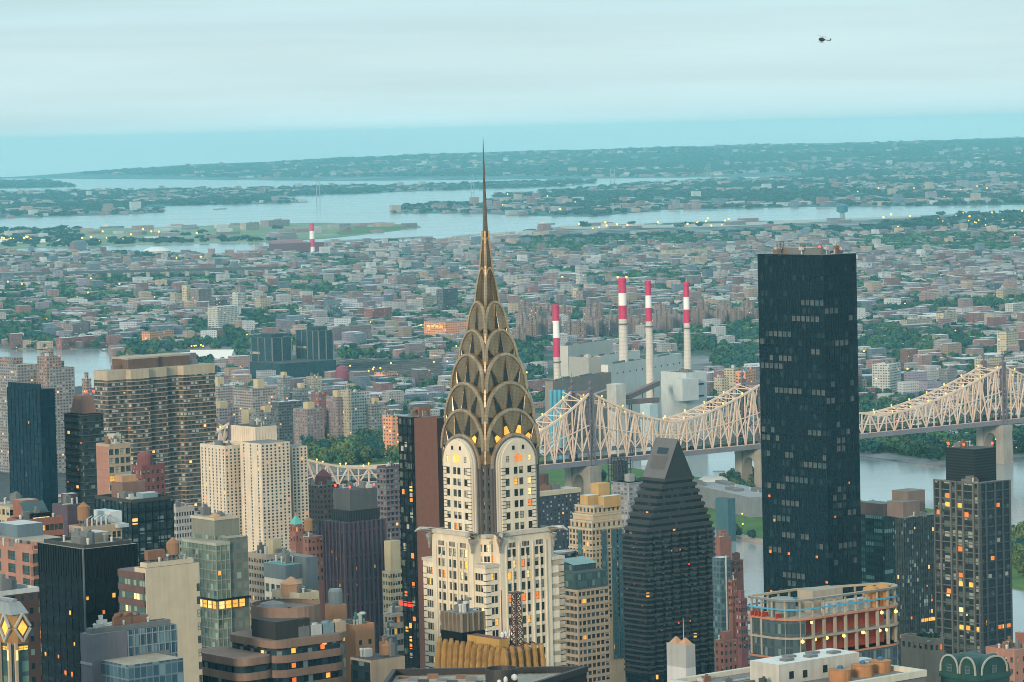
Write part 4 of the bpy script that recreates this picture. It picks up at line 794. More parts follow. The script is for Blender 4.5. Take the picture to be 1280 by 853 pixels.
# purple pier tower
pg = facade('purple_tower_glazing', (.03, .04, .06), ((.012, .025, .038), (.022, .04, .056), (.035, .06, .078)), 1.7, 3.6, .9, .72, .004, .4); pur = plain('purple_granite', (.085, .062, .085), .7, .2, .2)
b = Bld('office_tower', 'dark purple piered tower with black crown and red warning lamps', 430, 399, 481, 655, 1500, 'office tower'); b.block('curtain_wall', [pg, rf['dark']], 0, 0, b.w, b.d, 0, b.h); fins(b, 0, 0, b.w, b.d, 60, b.h+.6, b.w/9, .9, .55, pur, 'pier'); fins(b, 0, 0, b.w, b.d, 60, b.h-.4, b.w/27, .2, .2, pur, 'mullion_grid', hs=10.8, hh=1.0)
x0, y0, x1, y1, z = local(b, 437, 414, 474, 622, 1506); dkp = facade('black_crown', (.035, .04, .045), ((.012, .018, .022),)*3, 1.4, 60, .4, 1, 0); b.block('crown', [dkp, rf['dark']], x0, y0, x1, y1, b.h-.05, z-6); b.block('crown_top', [plain('grey_crown_top', (.1, .105, .11), .6), rf['dark']], x0+.6, y0+.6, x1-.6, y1-.6, z-6.02, z+3); redlamp(b, [(x0+1, y0+1, z+3), (x1-2, y0+1, z+3), (x0+1, y1-2, z+3), (x1-2, y1-2, z+3)]); b.panes(14, 0, 0, b.w, b.d, 110, b.h-5, 1.7, 3.6, 1.3, 2.2, [('amber', 3), ('orange', 2), ('teal', 5)], out=.08); b.roof(x0, y0, x1, y1, z+3, 3, seed=9)
# rounded brown striped block in front
bc = plain('brown_concrete', (.25, .165, .125), .85, .25, .25); bgl = facade('ribbon_glazing', (.03, .04, .045), DK, 1.5, 3, .88, .9, .02, .4)
def rrect(x0, y0, x1, y1, r, n=7):
    o = []
    for (cx, cy, a0) in ((x0+r, y0+r, 180), (x1-r, y0+r, 270), (x1-r, y1-r, 0), (x0+r, y1-r, 90)):
        for i in range(n+1): a = rad(a0+90*i/n); o.append((cx+r*math.cos(a), cy+r*math.sin(a)))
    return o
b = Bld('office_block', 'brown concrete block with rounded corners, ribbon windows and a ring roof', 344, 279, 438, 806, 850, 'office block'); w, d, h = b.w, b.d, b.h
mb = MB(); mb.prism(rrect(.4, .4, w-.4, d-.4, 4), 120, h-.4, 0, 1); b.part('ribbon_glazing', mb, [bgl, rf['tan']]); slabs(b, 0, 0, 0, 0, 130, h+.6, 3.7, 1.9, 0, bc, 'concrete_band', rrect(0, 0, w, d, 4.4))
x0, y0, x1, y1, z = local(b, 300, 250, 345, 828, 845); mb = MB(); mb.prism(rrect(x0+.4, y0+.4, x1-.4, y1+5, 3), 120, z-.4, 0, 1); b.part('ribbon_glazing', mb, [bgl, rf['tan']]); slabs(b, 0, 0, 0, 0, 140, z+.6, 3.7, 1.9, 0, bc, 'concrete_band', rrect(x0, y0, x1, y1+5.4, 3.4))
x0, y0, x1, y1, z = local(b, 350, 296, 418, 768, 856); dr = facade('black_drum_glazing', (.015, .022, .03), ((.01, .018, .026), (.014, .024, .034), (.02, .035, .045)), 1.6, 40, .92, 1, 0, .3); mb = MB(); mb.prism(rrect(x0+1, y0+1, x1-1, y1-1, 8, 9), h-.1, z-2.6, 0, 1); b.part('drum', mb, [dr, rf['tan']])
mb = MB(); R1, R2 = rrect(x0, y0, x1, y1, 9, 9), rrect(x0+3.4, y0+3.4, x1-3.4, y1-3.4, 6, 9); mb.prism(R1, z-4.2, z, 0, 1, True); b.part('ring_roof', mb, [bc, plain('brown_roof_membrane', (.2, .15, .12), .9)])
mb = MB(); n_ = len(R1)
for i in range(n_): mb.poly([(*R1[i], z+1), (*R1[(i+1) % n_], z+1), (*R1[(i+1) % n_], z), (*R1[i], z)]); mb.poly([(R1[i][0]*.97+.03*(x0+x1)/2, R1[i][1]*.97+.03*(y0+y1)/2, z+1), (R1[(i+1) % n_][0]*.97+.03*(x0+x1)/2, R1[(i+1) % n_][1]*.97+.03*(y0+y1)/2, z+1), (*R1[(i+1) % n_], z+1), (*R1[i], z+1)])
b.part('parapet', mb, bc); b.block('plant_house', [plain('black_plant_house', (.035, .038, .04), .6), rf['dark']], x0-2.5, y0-1.5, x0+8, y0+9, h-.05, z-1.6); mb = MB(); mb.lathe((x0+x1)/2-4, (y0+y1)/2, [(4, z), (3, z+1.5), (.1, z+2.2)], 16); b.part('roof_dome', mb, rf['plant'])
for i in range(4): mb = MB(); mb.box(9+i*3.8, 2.2, h+.55, 12.2+i*3.8, 5.0, h+3.2); mb.lathe(10.6+i*3.8, 3.6, [(1.1, h+3.2), (1.1, h+3.6)], 12); b.part('cooling_unit', mb, [rf['plant'], rf['light'], plain('blue_grey_metal', (.2, .3, .34)), tb][i])
for i in range(2): mb = MB(); mb.box(w-14+i*7, 3, h+.55, w-9+i*7, 7, h+1.5); b.part('skylight', mb, rf['white'])
for i in range(16): b.place(b.right(0, .38), 5+rng.randrange(int((w-10)/1.5))*1.5+.75, h-3.7*rng.randint(0, 4)-2.2, 1.3, 1.2, .03, rng.choice(['amber', 'orange', 'amber']), 'none')
# orange brick group
ob = plain('orange_brick', (.47, .24, .13), .9, .2, .2)
b = Bld('brick_building', 'narrow orange brick lift tower with a grey water tank', 418, 406, 433, 757, 900, 'building'); b.block('wall', [ob, rf['tan']], 0, 0, b.w, b.d, 0, b.h); b.block('glass_front', [gg, rf['grey']], b.w*.3, -1.5, b.w+1, -.02, 0, b.h-4); mb = MB(); mb.lathe(b.w*.5, b.d*.5, [(1.9, b.h), (1.9, b.h+3.4), (1.6, b.h+4), (.2, b.h+4.2)], 14); b.part('water_tank', mb, plain('grey_tank', (.2, .24, .24), .5)); b.place(b.right(0, -1.5), b.w*.65, b.h-9, 2.6, 1.0, .03, 'amber', 'dark')
b = Bld('brick_building', 'plain orange brick block with green roof rails', 444, 431, 468, 787, 880, 'building'); b.masonry([ob, rf['grey']], 0, 0, b.w, b.d, 0, b.h, 0, 2, 7, 1.0, 1.3, zmin=165, top=3); b.roof(0, 0, b.w, b.d, b.h, 4, plain('green_rail', (.1, .25, .2)), par=ob); b.finish('dark')
b = Bld('brick_building', 'low brown and black block below the orange brick wall', 464, 438, 506, 826, 850, 'building'); b.block('wall', [tb, rf['dark']], 0, 0, b.w, b.d, 0, b.h); b.block('dark_wing', [facade('dark_teal_office'  , (.02, .04, .045), DK, 2.6, 3.4, .8, .6, .004, .4), rf['dark']], -.3, .5, 6, b.d-.5, 0, b.h-.6); b.roof(0, 0, b.w, b.d, b.h, 3); tank_on(b, b.w-3, b.d*.4, b.h-2, 1.4, 2)
b = Bld('plant_building', 'small slate grey rooftop box beside the low tan houses', 484, 475, 496, 797, 900, 'building'); b.block('wall', [slt, rf['grey']], 0, 0, b.w, b.d, 0, b.h); b.roof(0, 0, b.w, b.d, b.h, 2)
b = Bld('brick_building', 'stepped beige stone building left of the black glass strip', 489, 480, 504, 768, 1000, 'building'); b.masonry([bgf, rf['tan']], 0, 0, b.w, b.d, 0, b.h, 2, 4, 3.4, 1.1, 1.7, zmin=140); x0, y0, x1, y1, z = local(b, 492, 485, 503, 760, 1004); b.block('setback', [bgf, rf['tan']], x0, y0, x1, y1, b.h-.05, z); b.roof(0, 0, b.w, b.d, b.h, 2); b.finish('none')
b = Bld('apartment_tower', 'slim beige setback tower left of the brown brick slab', 487, 477, 506, 690, 1350, 'apartment tower'); b.masonry([cb, rf['tan']], 0, 0, b.w, b.d, 0, b.h-8, 3, 6, 3.0, 1.1, 1.5, zmin=110); x0, y0, x1, y1, z = local(b, 488, 480, 500, 677, 1353); b.block('setback', [cb, rf['tan']], x0, y0, x1, y1, b.h-8.05, z); b.block('setback', [cb, rf['tan']], x0+2, y0+2, x1-3, y1-2, z-.02, z+3); b.finish('none', [('dark', 4), ('teal', 2), ('grey', 2)])
# brick slab with black glass end
bbk = plain('brown_brick_slab', (.25, .115, .085), .9, .15, .6); b = Bld('brick_slab', 'tall plain brown brick slab with black glass end wall', 514, 498, 546, 523, 1150, 'office tower')
bge = facade('black_glass_end', (.015, .02, .024), ((.012, .02, .028), (.02, .035, .045), (.09, .11, .09)), 2.1, 3.0, .8, .6, 0, .35); b.block('end_wall', [bge, rf['grey']], 0, .02, 4, b.d, 0, b.h+.3); mb = MB(); mb.box(.9, 0, 0, b.w, b.d-.3, b.h, 0, 1); b.part('brick_wall', mb, [bbk, rf['grey']])
x0, y0, x1, y1, z = local(b, 548, 540, 557, 524, 1154); b.block('rear_wall', [plain('dark_brown_brick', (.09, .05, .045), .9), rf['dark']], b.w+.05, 2.2, b.w+5, b.d, 0, b.h-1); fins(b, 0, .02, .9, b.d, 120, b.h, 2.1, .14, .14, FR['dark'], hs=3.0, hh=.4)
b.block('roof_house', [bbk, rf['dark']], b.w*.45, b.d*.3, b.w-1, b.d*.75, b.h-.02, b.h+3.2); b.roof(0, 0, b.w, b.d, b.h, 4)
for i in range(26):
    zz = b.h-8-rng.random()*82; b.place(b.left(0, 0), 1.05+rng.randrange(max(1, int(b.d/2.1)))*2.1, zz, 1.5, 1.7, .06, pick([('amber', 3), ('orange', 3), ('blind', 2.5), ('teal', 2)]), 'none')
for i in range(3): b.place(b.left(), 3+i*2.6, b.zat(757), 2.2, 1.6, .08, 'red', 'none')
b = Bld('apartment_tower', 'purple grey balconied tower left of the brown brick slab top', 482, 471, 505, 586, 1900, 'apartment tower'); b.block('wall', [facade('purple_grey_flats', (.17, .13, .14), DK, 2.8, 3, .6, .5, .01), rf['tan']], 0, 0, b.w, b.d, 0, b.h); slabs(b, 0, 0, b.w*.5, b.d, 60, b.h, 3, .4, .6, plain('purple_slab', (.22, .17, .18)), 'balcony_slab', nmax=25); b.roof(0, 0, b.w, b.d, b.h, 3, par=pur)
for (lb, cx, lx, rx, ty, mt) in (('brown brick flats under the near end of the bridge', 399, 384, 424, 608, (.2, .12, .1)), ('dim red brown flats right of the near bridge end', 440, 424, 470, 612, (.16, .1, .1)), ('dark brown flats below the bridge deck behind the purple tower', 455, 436, 499, 640, (.1, .075, .08))):
    b = Bld('apartment_tower', lb, cx, lx, rx, ty, 2000, 'apartment tower', 'brown flats by the bridge'); b.block('wall', [facade('brown_flats_%d' % int(mt[0]*100), mt, DK, 2.8, 3, .5, .5, .015), rf['rust']], 0, 0, b.w, b.d, 0, b.h); b.roof(0, 0, b.w, b.d, b.h, 4)
    if cx == 399: mb = MB(); mb.frus(b.w*.3, b.d*.3, b.h+5, b.w*.8, b.d*.8, b.h+9, .15); mb.box(b.w*.32, b.d*.32, b.h-.02, b.w*.78, b.d*.78, b.h+5.1); b.part('roof_turret', mb, plain('red_tile_roof', (.22, .07, .07)))
# dark building with white windows right of the steel crown
b = Bld('apartment_slab', 'blue black slab dotted with white windows and a round brown tank', 662, 645, 725, 619, 1900, 'apartment block'); b.masonry([plain('blue_black_brick', (.05, .06, .085)), rf['grey']], 0, 0, b.w, b.d, 0, b.h, 3, 13, 2.35, 1.3, 1.2, top=2.2, zmin=40, depth=.2); mb = MB(); mb.box(-.4, -.4, b.h-1.5, b.w+.4, b.d, b.h+1); b.part('parapet', mb, crm)
mb = MB(); mb.lathe(b.w*.42, 12, [(6.5, b.h), (6.5, b.h+10), (.5, b.h+10.6)], 20); b.part('round_tank', mb, plain('brown_tank', (.13, .07, .06))); b.roof(2, 2, b.w-2, b.d-2, b.h+1, 5); b.finish('none', [('dark', 5), ('blind', 5), ('teal', 2), ('amber', .5), ('grey', 2)], blinds=0)
# cream ornate tower
ct = plain('gold_cream_stone', (.52, .385, .24), .85, .2, .2); b = Bld('apartment_tower', 'golden cream tower with stepped crown and blue glass bays', 740, 711, 778, 662, 1800, 'apartment tower'); w, d, h = b.w, b.d, b.h
b.masonry([ct, rf['tan']], 0, 0, w, d, 0, h, 7, 8, 3.0, 1.7, 1.9, zmin=60)
for (fr_, wd_) in ((.30, .13), (.62, .15), (.84, .12)): b.block('glass_bay', [facade('blue_bay_glass', (.06, .11, .13), ((.03, .08, .1), (.045, .1, .12), (.08, .16, .18)), 2, 3, .8, .75, .003, .4), rf['tan']], w*fr_, -.9, w*(fr_+wd_), .1, 40, h-1.2)
b.block('glass_bay', [_M['blue_bay_glass'], rf['tan']], -.8, d*.42, .1, d*.58, 40, h-1.2)
for k, (cx, lx, rx, ty) in enumerate(((740, 713, 777, 653), (741, 716, 776, 645), (742, 719, 775, 634))):
    x0, y0, x1, y1, z = local(b, cx, lx, rx, ty, 1803+k*3); b.masonry([ct, rf['tan']], x0, y0, x1, y1, h-.05 if k == 0 else pz, z, 5, 6, 6, 1.6, 2.2, top=.9); pz = z-.02; b.block('cornice', [crm, rf['tan']], x0-.35, y0-.35, x1+.2, y1+.2, z-.3, z+.5)
b.block('cornice', [crm, rf['tan']], -.5, -.5, w+.3, d+.3, h-.6, h+.4); b.block('cornice', [crm, rf['tan']], -.45, -.45, w+.3, d+.3, b.zat(688), b.zat(686))
gc = plain('gold_crown_brick', (.52, .33, .13)); x0, y0, x1, y1, z = local(b, 735, 725, 748, 620, 1815); b.block('crown', [gc, rf['white']], x0, y0, x1, y1, pz-1, z); x0, y0, x1, y1, z = local(b, 748, 738, 762, 605, 1822); b.block('crown', [gc, gc], x0, y0, x1, y1, pz-1, z); x0, y0, x1, y1, z = local(b, 755, 748, 776, 621, 1812); b.block('crown', [gc, rf['white']], x0, y0, x1, y1, pz-1, z); b.finish('none', [('dark', 5), ('teal', 4), ('amber', .2)])
b = Bld('construction_block', 'pale grey concrete frame rising behind the cream tower', 786, 764, 806, 604, 2300, 'construction building'); cf = plain('raw_grey_concrete', (.3, .3, .31)); b.block('core', [facade('open_floors', (.28, .28, .29), ((.1, .11, .12), (.2, .2, .21), (.3, .3, .3)), 3.5, 3.2, .7, .7, 0), cf], 0, 0, b.w, b.d, 0, b.h); slabs(b, 0, 0, b.w, b.d, 60, b.h, 3.2, .45, .4, cf, 'floor_slab', nmax=30); b.block('core_wall', [cf, cf], b.w*.4, b.d*.3, b.w*.7, b.d*.6, b.h-.02, b.h+5)
# dark tower with the wedge roof
bb_ = plain('dark_bronze_band', (.045, .045, .047), .6, .2, .2); bd = facade('bronze_glazing', (.006, .012, .017), ((.004, .011, .016), (.007, .016, .022), (.035, .05, .055)), 1.9, 2.6, .85, .86, .003, .3)
b = Bld('apartment_tower', 'dark terraced tower with steep grey wedge roof', 806, 778, 893, 672, 1690, 'apartment tower'); w, d, h = b.w, b.d, b.h; saw = [(0, 0)]
for i in range(8): saw += [(w*(i+.55)/8, -1.5), (w*(i+1)/8, 0)]
saw += [(w, d), (0, d)]; mb = MB(); mb.prism(saw, 0, h, 0, 1); b.part('glazing', mb, [bd, rf['dark']]); slabs(b, 0, 0, 0, 0, 50, h+.7, 2.6, .95, 0, bb_, 'balcony_band', [(x-.9 if x == 0 else x+.1, y-.5 if y < d else y) for x, y in saw], nmax=55)
N_ = 8; RZ = b.zat(600); lo, hi = (806, 778, 893, 672), (831, 803, 866, 600)
for k in range(1, N_+1):
    f = k/N_; f2 = f**1.1; x0, y0, x1, y1, z = local(b, lo[0]+(hi[0]-lo[0])*f2, lo[1]+(hi[1]-lo[1])*f2, lo[2]+(hi[2]-lo[2])*f2, lo[3]+(hi[3]-lo[3])*f, 1690+f*14)
    b.block('terrace_glazing', [bd, rf['dark']], x0+.4, y0+.4, x1, y1, pz-.02 if k > 1 else h-.1, z); b.block('balcony_band', [bb_, rf['dark']], x0-.3, y0-.3, x1+.4, y1, z-1.0, z+.5); b.block('balcony_band', [bb_, rf['dark']], x0-.8, y0-.8, x1+1, y1, z-3.4, z-2.5); pz = z
ax0, ay0, ax1, ay1, az = local(b, 846, 820, 850, 548, 1715); zr = pz+.5; xm = (x0+x1)/2; pr3 = [(x0, zr), (xm, az), (x1, zr)]
mb = MB(); mb.poly([(x, y0, z) for x, z in pr3], 1); mb.poly([(x, y1, z) for x, z in pr3], 1); mb.poly([(x0, y0, zr), (x0, y1, zr), (xm, y1, az), (xm, y0, az)], 0); mb.poly([(x1, y0, zr), (x1, y1, zr), (xm, y1, az), (xm, y0, az)], 0); b.part('wedge_roof', mb, [plain('grey_roof_panel', (.13, .125, .125), .5), plain('black_gable', (.03, .035, .037), .4)])
for (fa, fb, ya, yb) in ((.22, .78, .16, .84), ):
    mb = MB(); mb.poly([(x0+(xm-x0)*f_-.12, y0+(y1-y0)*g_, zr+(az-zr)*f_+.1) for f_, g_ in ((fa, ya), (fa, yb), (.55, yb), (.55, ya))]); b.part('roof_panel', mb, plain('dark_roof_panel', (.1, .085, .08), .5)); mb = MB(); mb.poly([(x0+(xm-x0)*f_-.13, y0+(y1-y0)*g_, zr+(az-zr)*f_+.1) for f_, g_ in ((.6, .25), (.6, .72), (.76, .72), (.76, .25))]); b.part('skylight', mb, GL['dark'])
b.panes(70, -.02, -1.52, w, d, 70, h, 1.9, 2.6, 1.5, 1.2, [('grey', 5), ('teal', 3), ('orange', .5), ('red', .12)], side='r', out=.06); b.panes(12, 0, 0, w, d, 70, h-4, 1.9, 2.6, 1.5, 1.2, [('grey', 3), ('amber', 1.2), ('orange', 1)], side='l', out=.06)
# beige balcony block with green glass top
b = Bld('apartment_block', 'tan gridded balcony block with green glass storeys on top', 722, 690, 761, 738, 1400, 'apartment block'); w, d, h = b.w, b.d, b.h; tn = plain('tan_concrete', (.40, .31, .22), .85, .2, .2)
b.masonry([tn, rf['dark']], 0, 0, w, d, 0, h, 6, 7, 3.0, 2.6, 1.75, zmin=70, depth=.7); x0, y0, x1, y1, z = local(b, 719, 687, 759, 717, 1404); b.block('glass_storeys', [facade('green_top_glass', (.05, .08, .08), ((.03, .06, .065), (.05, .09, .09), (.1, .16, .15)), 1.5, 3, .85, .8, .01, .4), rf['dark']], x0, y0, x1, y1, h-.05, z)
x0, y0, x1, y1, z = local(b, 717, 700, 745, 707, 1412); b.block('glass_storeys', [_M['green_top_glass'], rf['dark']], x0, y0, x1, y1, h, z); mb = MB(); mb.poly([(x0-.5, y0-.5, z+.1), (x1+.5, y0-.5, z+.1), (x1+.5, y1, z+2), (x0-.5, y1, z+2)]); b.part('glass_roof', mb, plain('teal_glass_roof', (.1, .22, .2), .3))
b.place(b.right(x0, y0), (x1-x0)*.55, z-3, (x1-x0)*.35, 1.2, .05, 'pale', 'dark'); b.finish('none', [('dark', 5), ('grey', 3), ('teal', 2), ('amber', .1)])
b = Bld('office_block', 'small dark glass drum behind the tan balcony block', 700, 686, 723, 692, 1800, 'office block'); mb = MB(); mb.prism(rrect(0, 0, b.w, b.d, 5), 60, b.h, 0, 1); b.part('curtain_wall', mb, [dt, rf['light']]); mb = MB(); mb.prism(rrect(-.3, -.3, b.w+.3, b.d+.3, 5.2), b.h-.8, b.h+.3, 0, 1, True); b.part('roof_rim', mb, [rf['plant'], rf['light']])
# black glass slab
tw = facade('bronze_black_curtain_wall', (.005, .016, .026), ((.004, .014, .023), (.006, .018, .028), (.016, .034, .045)), 3.1, 3.75, .74, .66, 0, .3, grough=.12)
b = Bld('glass_slab', 'tallest plain black glass slab with antennas on its flat roof', 1029, 947, 1070, 319, 1573, 'office tower'); w, d, h = b.w, b.d, b.h; b.block('curtain_wall', [tw, rf['grey']], 0, 0, w, d, 0, h); fins(b, 0, 0, w, d, 60, h, 1.55, .1, .08, FR['dark'], hs=3.75, hh=.16)
b.panes(86, 0, 0, w, d, 90, h-16, 3.1, 3.75, 2.2, 2.5, [('dim', 9), ('grey', 4), ('teal', 1)], side='l', out=.05, run=6); b.panes(34, 0, 0, w, d, 90, h-16, 3.1, 3.75, 2.2, 2.5, [('dim', 9), ('grey', 4), ('teal', 1)], side='r', out=.05, run=4)
b.panes(9, 0, 0, w, d, 100, h-16, 3.1, 3.75, 1.8, 1.6, [('orange', 4), ('amber', 1)], out=.06)
b.block('roof_house', [rf['plant'], rf['light']], w*.25, d*.3, w*.7, d*.75, h-.02, h+3); mb = MB()
ax, ay = 3, d*.72
for (dx, dy) in ((0, 0), (2.2, 0), (0, 2.2), (2.2, 2.2)): mb.bar((ax+dx, ay+dy, h), (ax+dx, ay+dy, h+6), .3)
for z in (2, 4, 5.6): mb.bar((ax, ay, h+z), (ax+2.2, ay+2.2, h+z-2), .22); mb.bar((ax+2.2, ay, h+z), (ax, ay+2.2, h+z-2), .22); mb.box(ax-.3, ay-.3, h+z, ax+2.5, ay+2.5, h+z+.3)
b.part('antenna_tower', mb, rf['plant'])
for (fx, fy, hh, mt) in ((.3, .1, 4, 'light'), (.5, .05, 5, 'rust'), (.65, .1, 3, 'plant'), (.8, .2, 6, 'light'), (.4, .5, 5, 'rust'), (.3, .85, 3, 'light'), (.7, .55, 4.5, 'plant'), (.15, .4, 3.5, 'light')): mb = MB(); x, y = w*fx, d*fy; mb.lathe(x, y, [(.25, h), (.2, h+hh)], 6); mb.box(x-.9, y-.9, h+hh*.55, x+.9, y+.9, h+hh*.55+1.2); b.part('antenna', mb, rf[mt])
redlamp(b, [(w*.6, 1.5, h+1), (w*.3, d*.2, h+2)]); b.roof(1, 1, w-1, d-1, h, 5)
# small buildings right of the wedge tower
for (nm, lb, cx, lx, rx, ty, Y, mt, st) in (('brick_building', 'stepped brown brick tower above the river walk', 900, 893, 914, 672, 1900, 'red_brown_brick', 1), ('glass_block', 'narrow blue glass block right of the wedge roofed tower', 901, 890, 913, 698, 1650, None, 0), ('brick_building', 'brown brick block with green windows against the river', 918, 911, 929, 701, 1750, 'red_brown_brick', 1), ('brick_building', 'slim red brick chimney like block in front of the river', 915, 910, 921, 726, 1600, 'red_brick', 0), ('brick_building', 'dark red brick house with white window bay', 926, 919, 934, 749, 1500, 'dark_red_brick', 1), ('brick_building', 'small brown brick house below the blue glass block', 905, 893, 922, 802, 1400, 'red_brown_brick', 1)):
    b = Bld(nm, lb, cx, lx, rx, ty, Y, 'building')
    if mt is None: b.block('curtain_wall', [facade('blue_slot_glass', (.1, .14, .16), ((.03, .07, .09), (.05, .1, .12), (.12, .22, .22)), 2, 3, .8, .7, 0, .4), rf['light']], 0, 0, b.w, b.d, 0, b.h); mb = MB(); mb.box(b.w*.45, -.3, 60, b.w*.55, .05, b.h+1); b.part('white_fin', mb, rf['white'])
    else: b.masonry([_M[mt], rf['rust']], 0, 0, b.w, b.d, 0, b.h, 2, 3, 3.2, 1.2, 1.6, zmin=90); b.roof(0, 0, b.w, b.d, b.h, 2)
    if st: b.block('setback', [_M[mt], rf['rust']], b.w*.25, b.d*.25, b.w*.8, b.d*.8, b.h-.02, b.h+3.5)
    b.finish('none', [('dark', 3), ('teal', 3), ('blind', 1)], n=40)
# rounded building under construction
b = Bld('construction_building', 'rounded glass building under construction with red open floors', 990, 931, 1134, 776, 1000, 'construction building'); w, d, h = b.w, b.d, b.h
def cplan(e):
    o = []
    for (cx_, cy_, r_, a0, a1) in ((9, 9, 9, 180, 270), (w-7, 7, 7, 270, 385), (w*.42, d-4, 4, 65, 100), (3, d-3, 3, 100, 180)):
        n_ = 9
        for i_ in range(n_+1): a_ = rad(a0+(a1-a0)*i_/n_); o.append((cx_+(r_+e)*math.cos(a_), cy_+(r_+e)*math.sin(a_)))
    return o
zt_, fl = h, 5.6; z2, z3 = h-fl, h-2*fl-.3; cg = facade('construction_glass', (.07, .1, .11), ((.035, .06, .07), (.06, .09, .1), (.13, .18, .18)), 1.2, 3.7, .8, .8, 0, .3); red = plain('red_safety_netting', (.5, .10, .06), .9, .35, .4); cc = plain('pale_concrete', (.38, .33, .26))
mb = MB(); mb.prism(cplan(0), 100, z3, 0, 1); b.part('curtain_wall', mb, [cg, cc]); mb = MB(); mb.prism([(.02, 9), (.7, 5.5), (2.6, 2.7), (6, .5), (9, 5), (8, d-3.5), (3, d-.5), (.5, d-2)], z3-.05, h-.5, 0, 1); b.part('curtain_wall', mb, [cg, cc])
for z in (h, z2, z3): mb = MB(); mb.prism(cplan(.25), z-.6, z, 0, 1, True); b.part('floor_slab', mb, [plain('red_edge_slab', (.5, .2, .12)) if z != z2 else cc, cc])
mb = MB(); mb.prism([(7, 5), (w-5, 5), (w-5, d*.3), (w*.45, d-6), (7, d-6)], z3-.1, h-.65); b.part('netting', mb, red); pl = cplan(-.6)
def along(t):
    n = len(pl); L = [math.dist(pl[i], pl[(i+1) % n]) for i in range(n)]; s = t*sum(L)
    for i in range(n):
        if s <= L[i]: f = s/L[i]; return (pl[i][0]*(1-f)+pl[(i+1) % n][0]*f, pl[i][1]*(1-f)+pl[(i+1) % n][1]*f)
        s -= L[i]
    return pl[0]
NC = 26
for i in range(NC):
    x, y = along(i/NC); mb = MB(); mb.box(x-.38, y-.38, z3, x+.38, y+.38, h-.6); b.part('column', mb, cc); mb = MB(); mb.box(x-.25, y-.25, h, x+.25, y+.25, h+5.1); b.part('post', mb, plain('cream_steel', (.40, .34, .25)))
mb = MB(); o1, o2 = cplan(.15), cplan(-1.1); n_ = len(o1)
for i in range(n_):
    j = (i+1) % n_
    for a, c in ((o1, o1), (o2, o2)): mb.poly([(*a[i], h+5.0), (*a[j], h+5.0), (*a[j], h+5.6), (*a[i], h+5.6)], 0 if a is o2 else 1)
    mb.poly([(*o1[i], h+5.6), (*o1[j], h+5.6), (*o2[j], h+5.6), (*o2[i], h+5.6)]); mb.poly([(*o1[i], h+5.0), (*o1[j], h+5.0), (*o2[j], h+5.0), (*o2[i], h+5.0)])
b.part('ring_beam', mb, [plain('cream_steel', (.40, .34, .25)), FR['grey']])
mb = MB(); o1 = cplan(.2)
for i in range(n_): mb.poly([(*o1[i], h+2.4), (*o1[(i+1) % n_], h+2.4), (*o1[(i+1) % n_], h+2.9), (*o1[i], h+2.9)])
b.part('blue_rail', mb, plain('blue_safety_line', (.08, .36, .55)))
b.block('core_house', [cc, rf['tan']], w*.3, d*.3, w*.56, d*.62, h-.02, h+6.6); b.block('plant_unit', [rf['light'], rf['light']], w*.36, d*.12, w*.74, d*.28, h-.02, h+3); mb = MB(); mb.lathe(w*.12, d*.5, [(4, h), (4, h+4.4), (3.4, h+5.2), (.2, h+5.4)], 18); b.part('tank', mb, plain('grey_tank', (.2, .24, .24), .5))
for k in range(2): mb = MB(); mb.lathe(w*.76+k*5.0, d*.2, [(2.3, h), (2.4, h+3.5), (2.2, h+5.6), (.3, h+6.4)], 14); b.part('wrapped_tank', mb, plain('orange_tarpaulin', (.55, .25, .07)))
for (u, z) in ((9, h-1.3), (10, z2-.9), (15, z2-1), (22, z2-1.1), (30, z2-1.0), (31.5, z2-1.4), (37, z2-1.2), (40, z2-1.3), (38, h-1.5), (44, h-1.8), (48, h-1.4), (50, z2-1.5), (5, z2-1)):
    if u < w-1: mb = MB(); mb.lathe(u, .9, [(.05, z+.5), (.05, z+.2), (.5, z), (.5, z-.55), (.1, z-.8)], 10); b.part('work_lamp', mb, glow('work_lamp_yellow', (1.0, .58, .1), 2.6))
for i in range(5): mb = MB(); x, y = along(.93+i*.014 if i < 4 else .02); mb.box(x-1.2, y-.3, h, x+1.2, y+.1, h+1.3); b.part('barrier', mb, plain('red_barrier', (.4, .05, .03)))
# tall towers at the right
ta = facade('teal_banded_glass', (.03, .06, .065), ((.02, .05, .055), (.05, .13, .13), (.18, .3, .27)), 6, 3.4, .97, .55, .004, .35); b = Bld('glass_tower', 'teal banded glass tower right of the black slab', 1105, 1060, 1125, 646, 1700, 'office tower'); b.block('curtain_wall', [ta, rf['dark']], 0, 0, b.w, b.d, 0, b.h); fins(b, 0, 0, b.w, b.d, 80, b.h, 1.5, .12, .12, FR['dark']); mb = MB(); mb.box(b.w-.3, -.6, 80, b.w+.4, .3, b.h+1); b.part('white_fin', mb, rf['light']); b.block('penthouse', [plain('brown_render', (.2, .13, .11)), rf['grey']], b.w*.1, 2, b.w*.9, b.d*.7, b.h-.02, b.h+6)
tb2 = facade('dark_steel_glass', (.045, .055, .06), ((.02, .035, .04), (.045, .065, .07), (.14, .19, .18)), 1.5, 3.4, .75, .5, .01, .35); b = Bld('glass_tower', 'dark glass tower with brown stepped plant rooms left of the gridded tower', 1130, 1118, 1178, 648, 1550, 'office tower'); b.block('curtain_wall', [tb2, rf['grey']], 0, 0, b.w, b.d, 0, b.h); fins(b, 0, 0, b.w, b.d, 80, b.h, 1.5, .12, .12, FR['dark'])
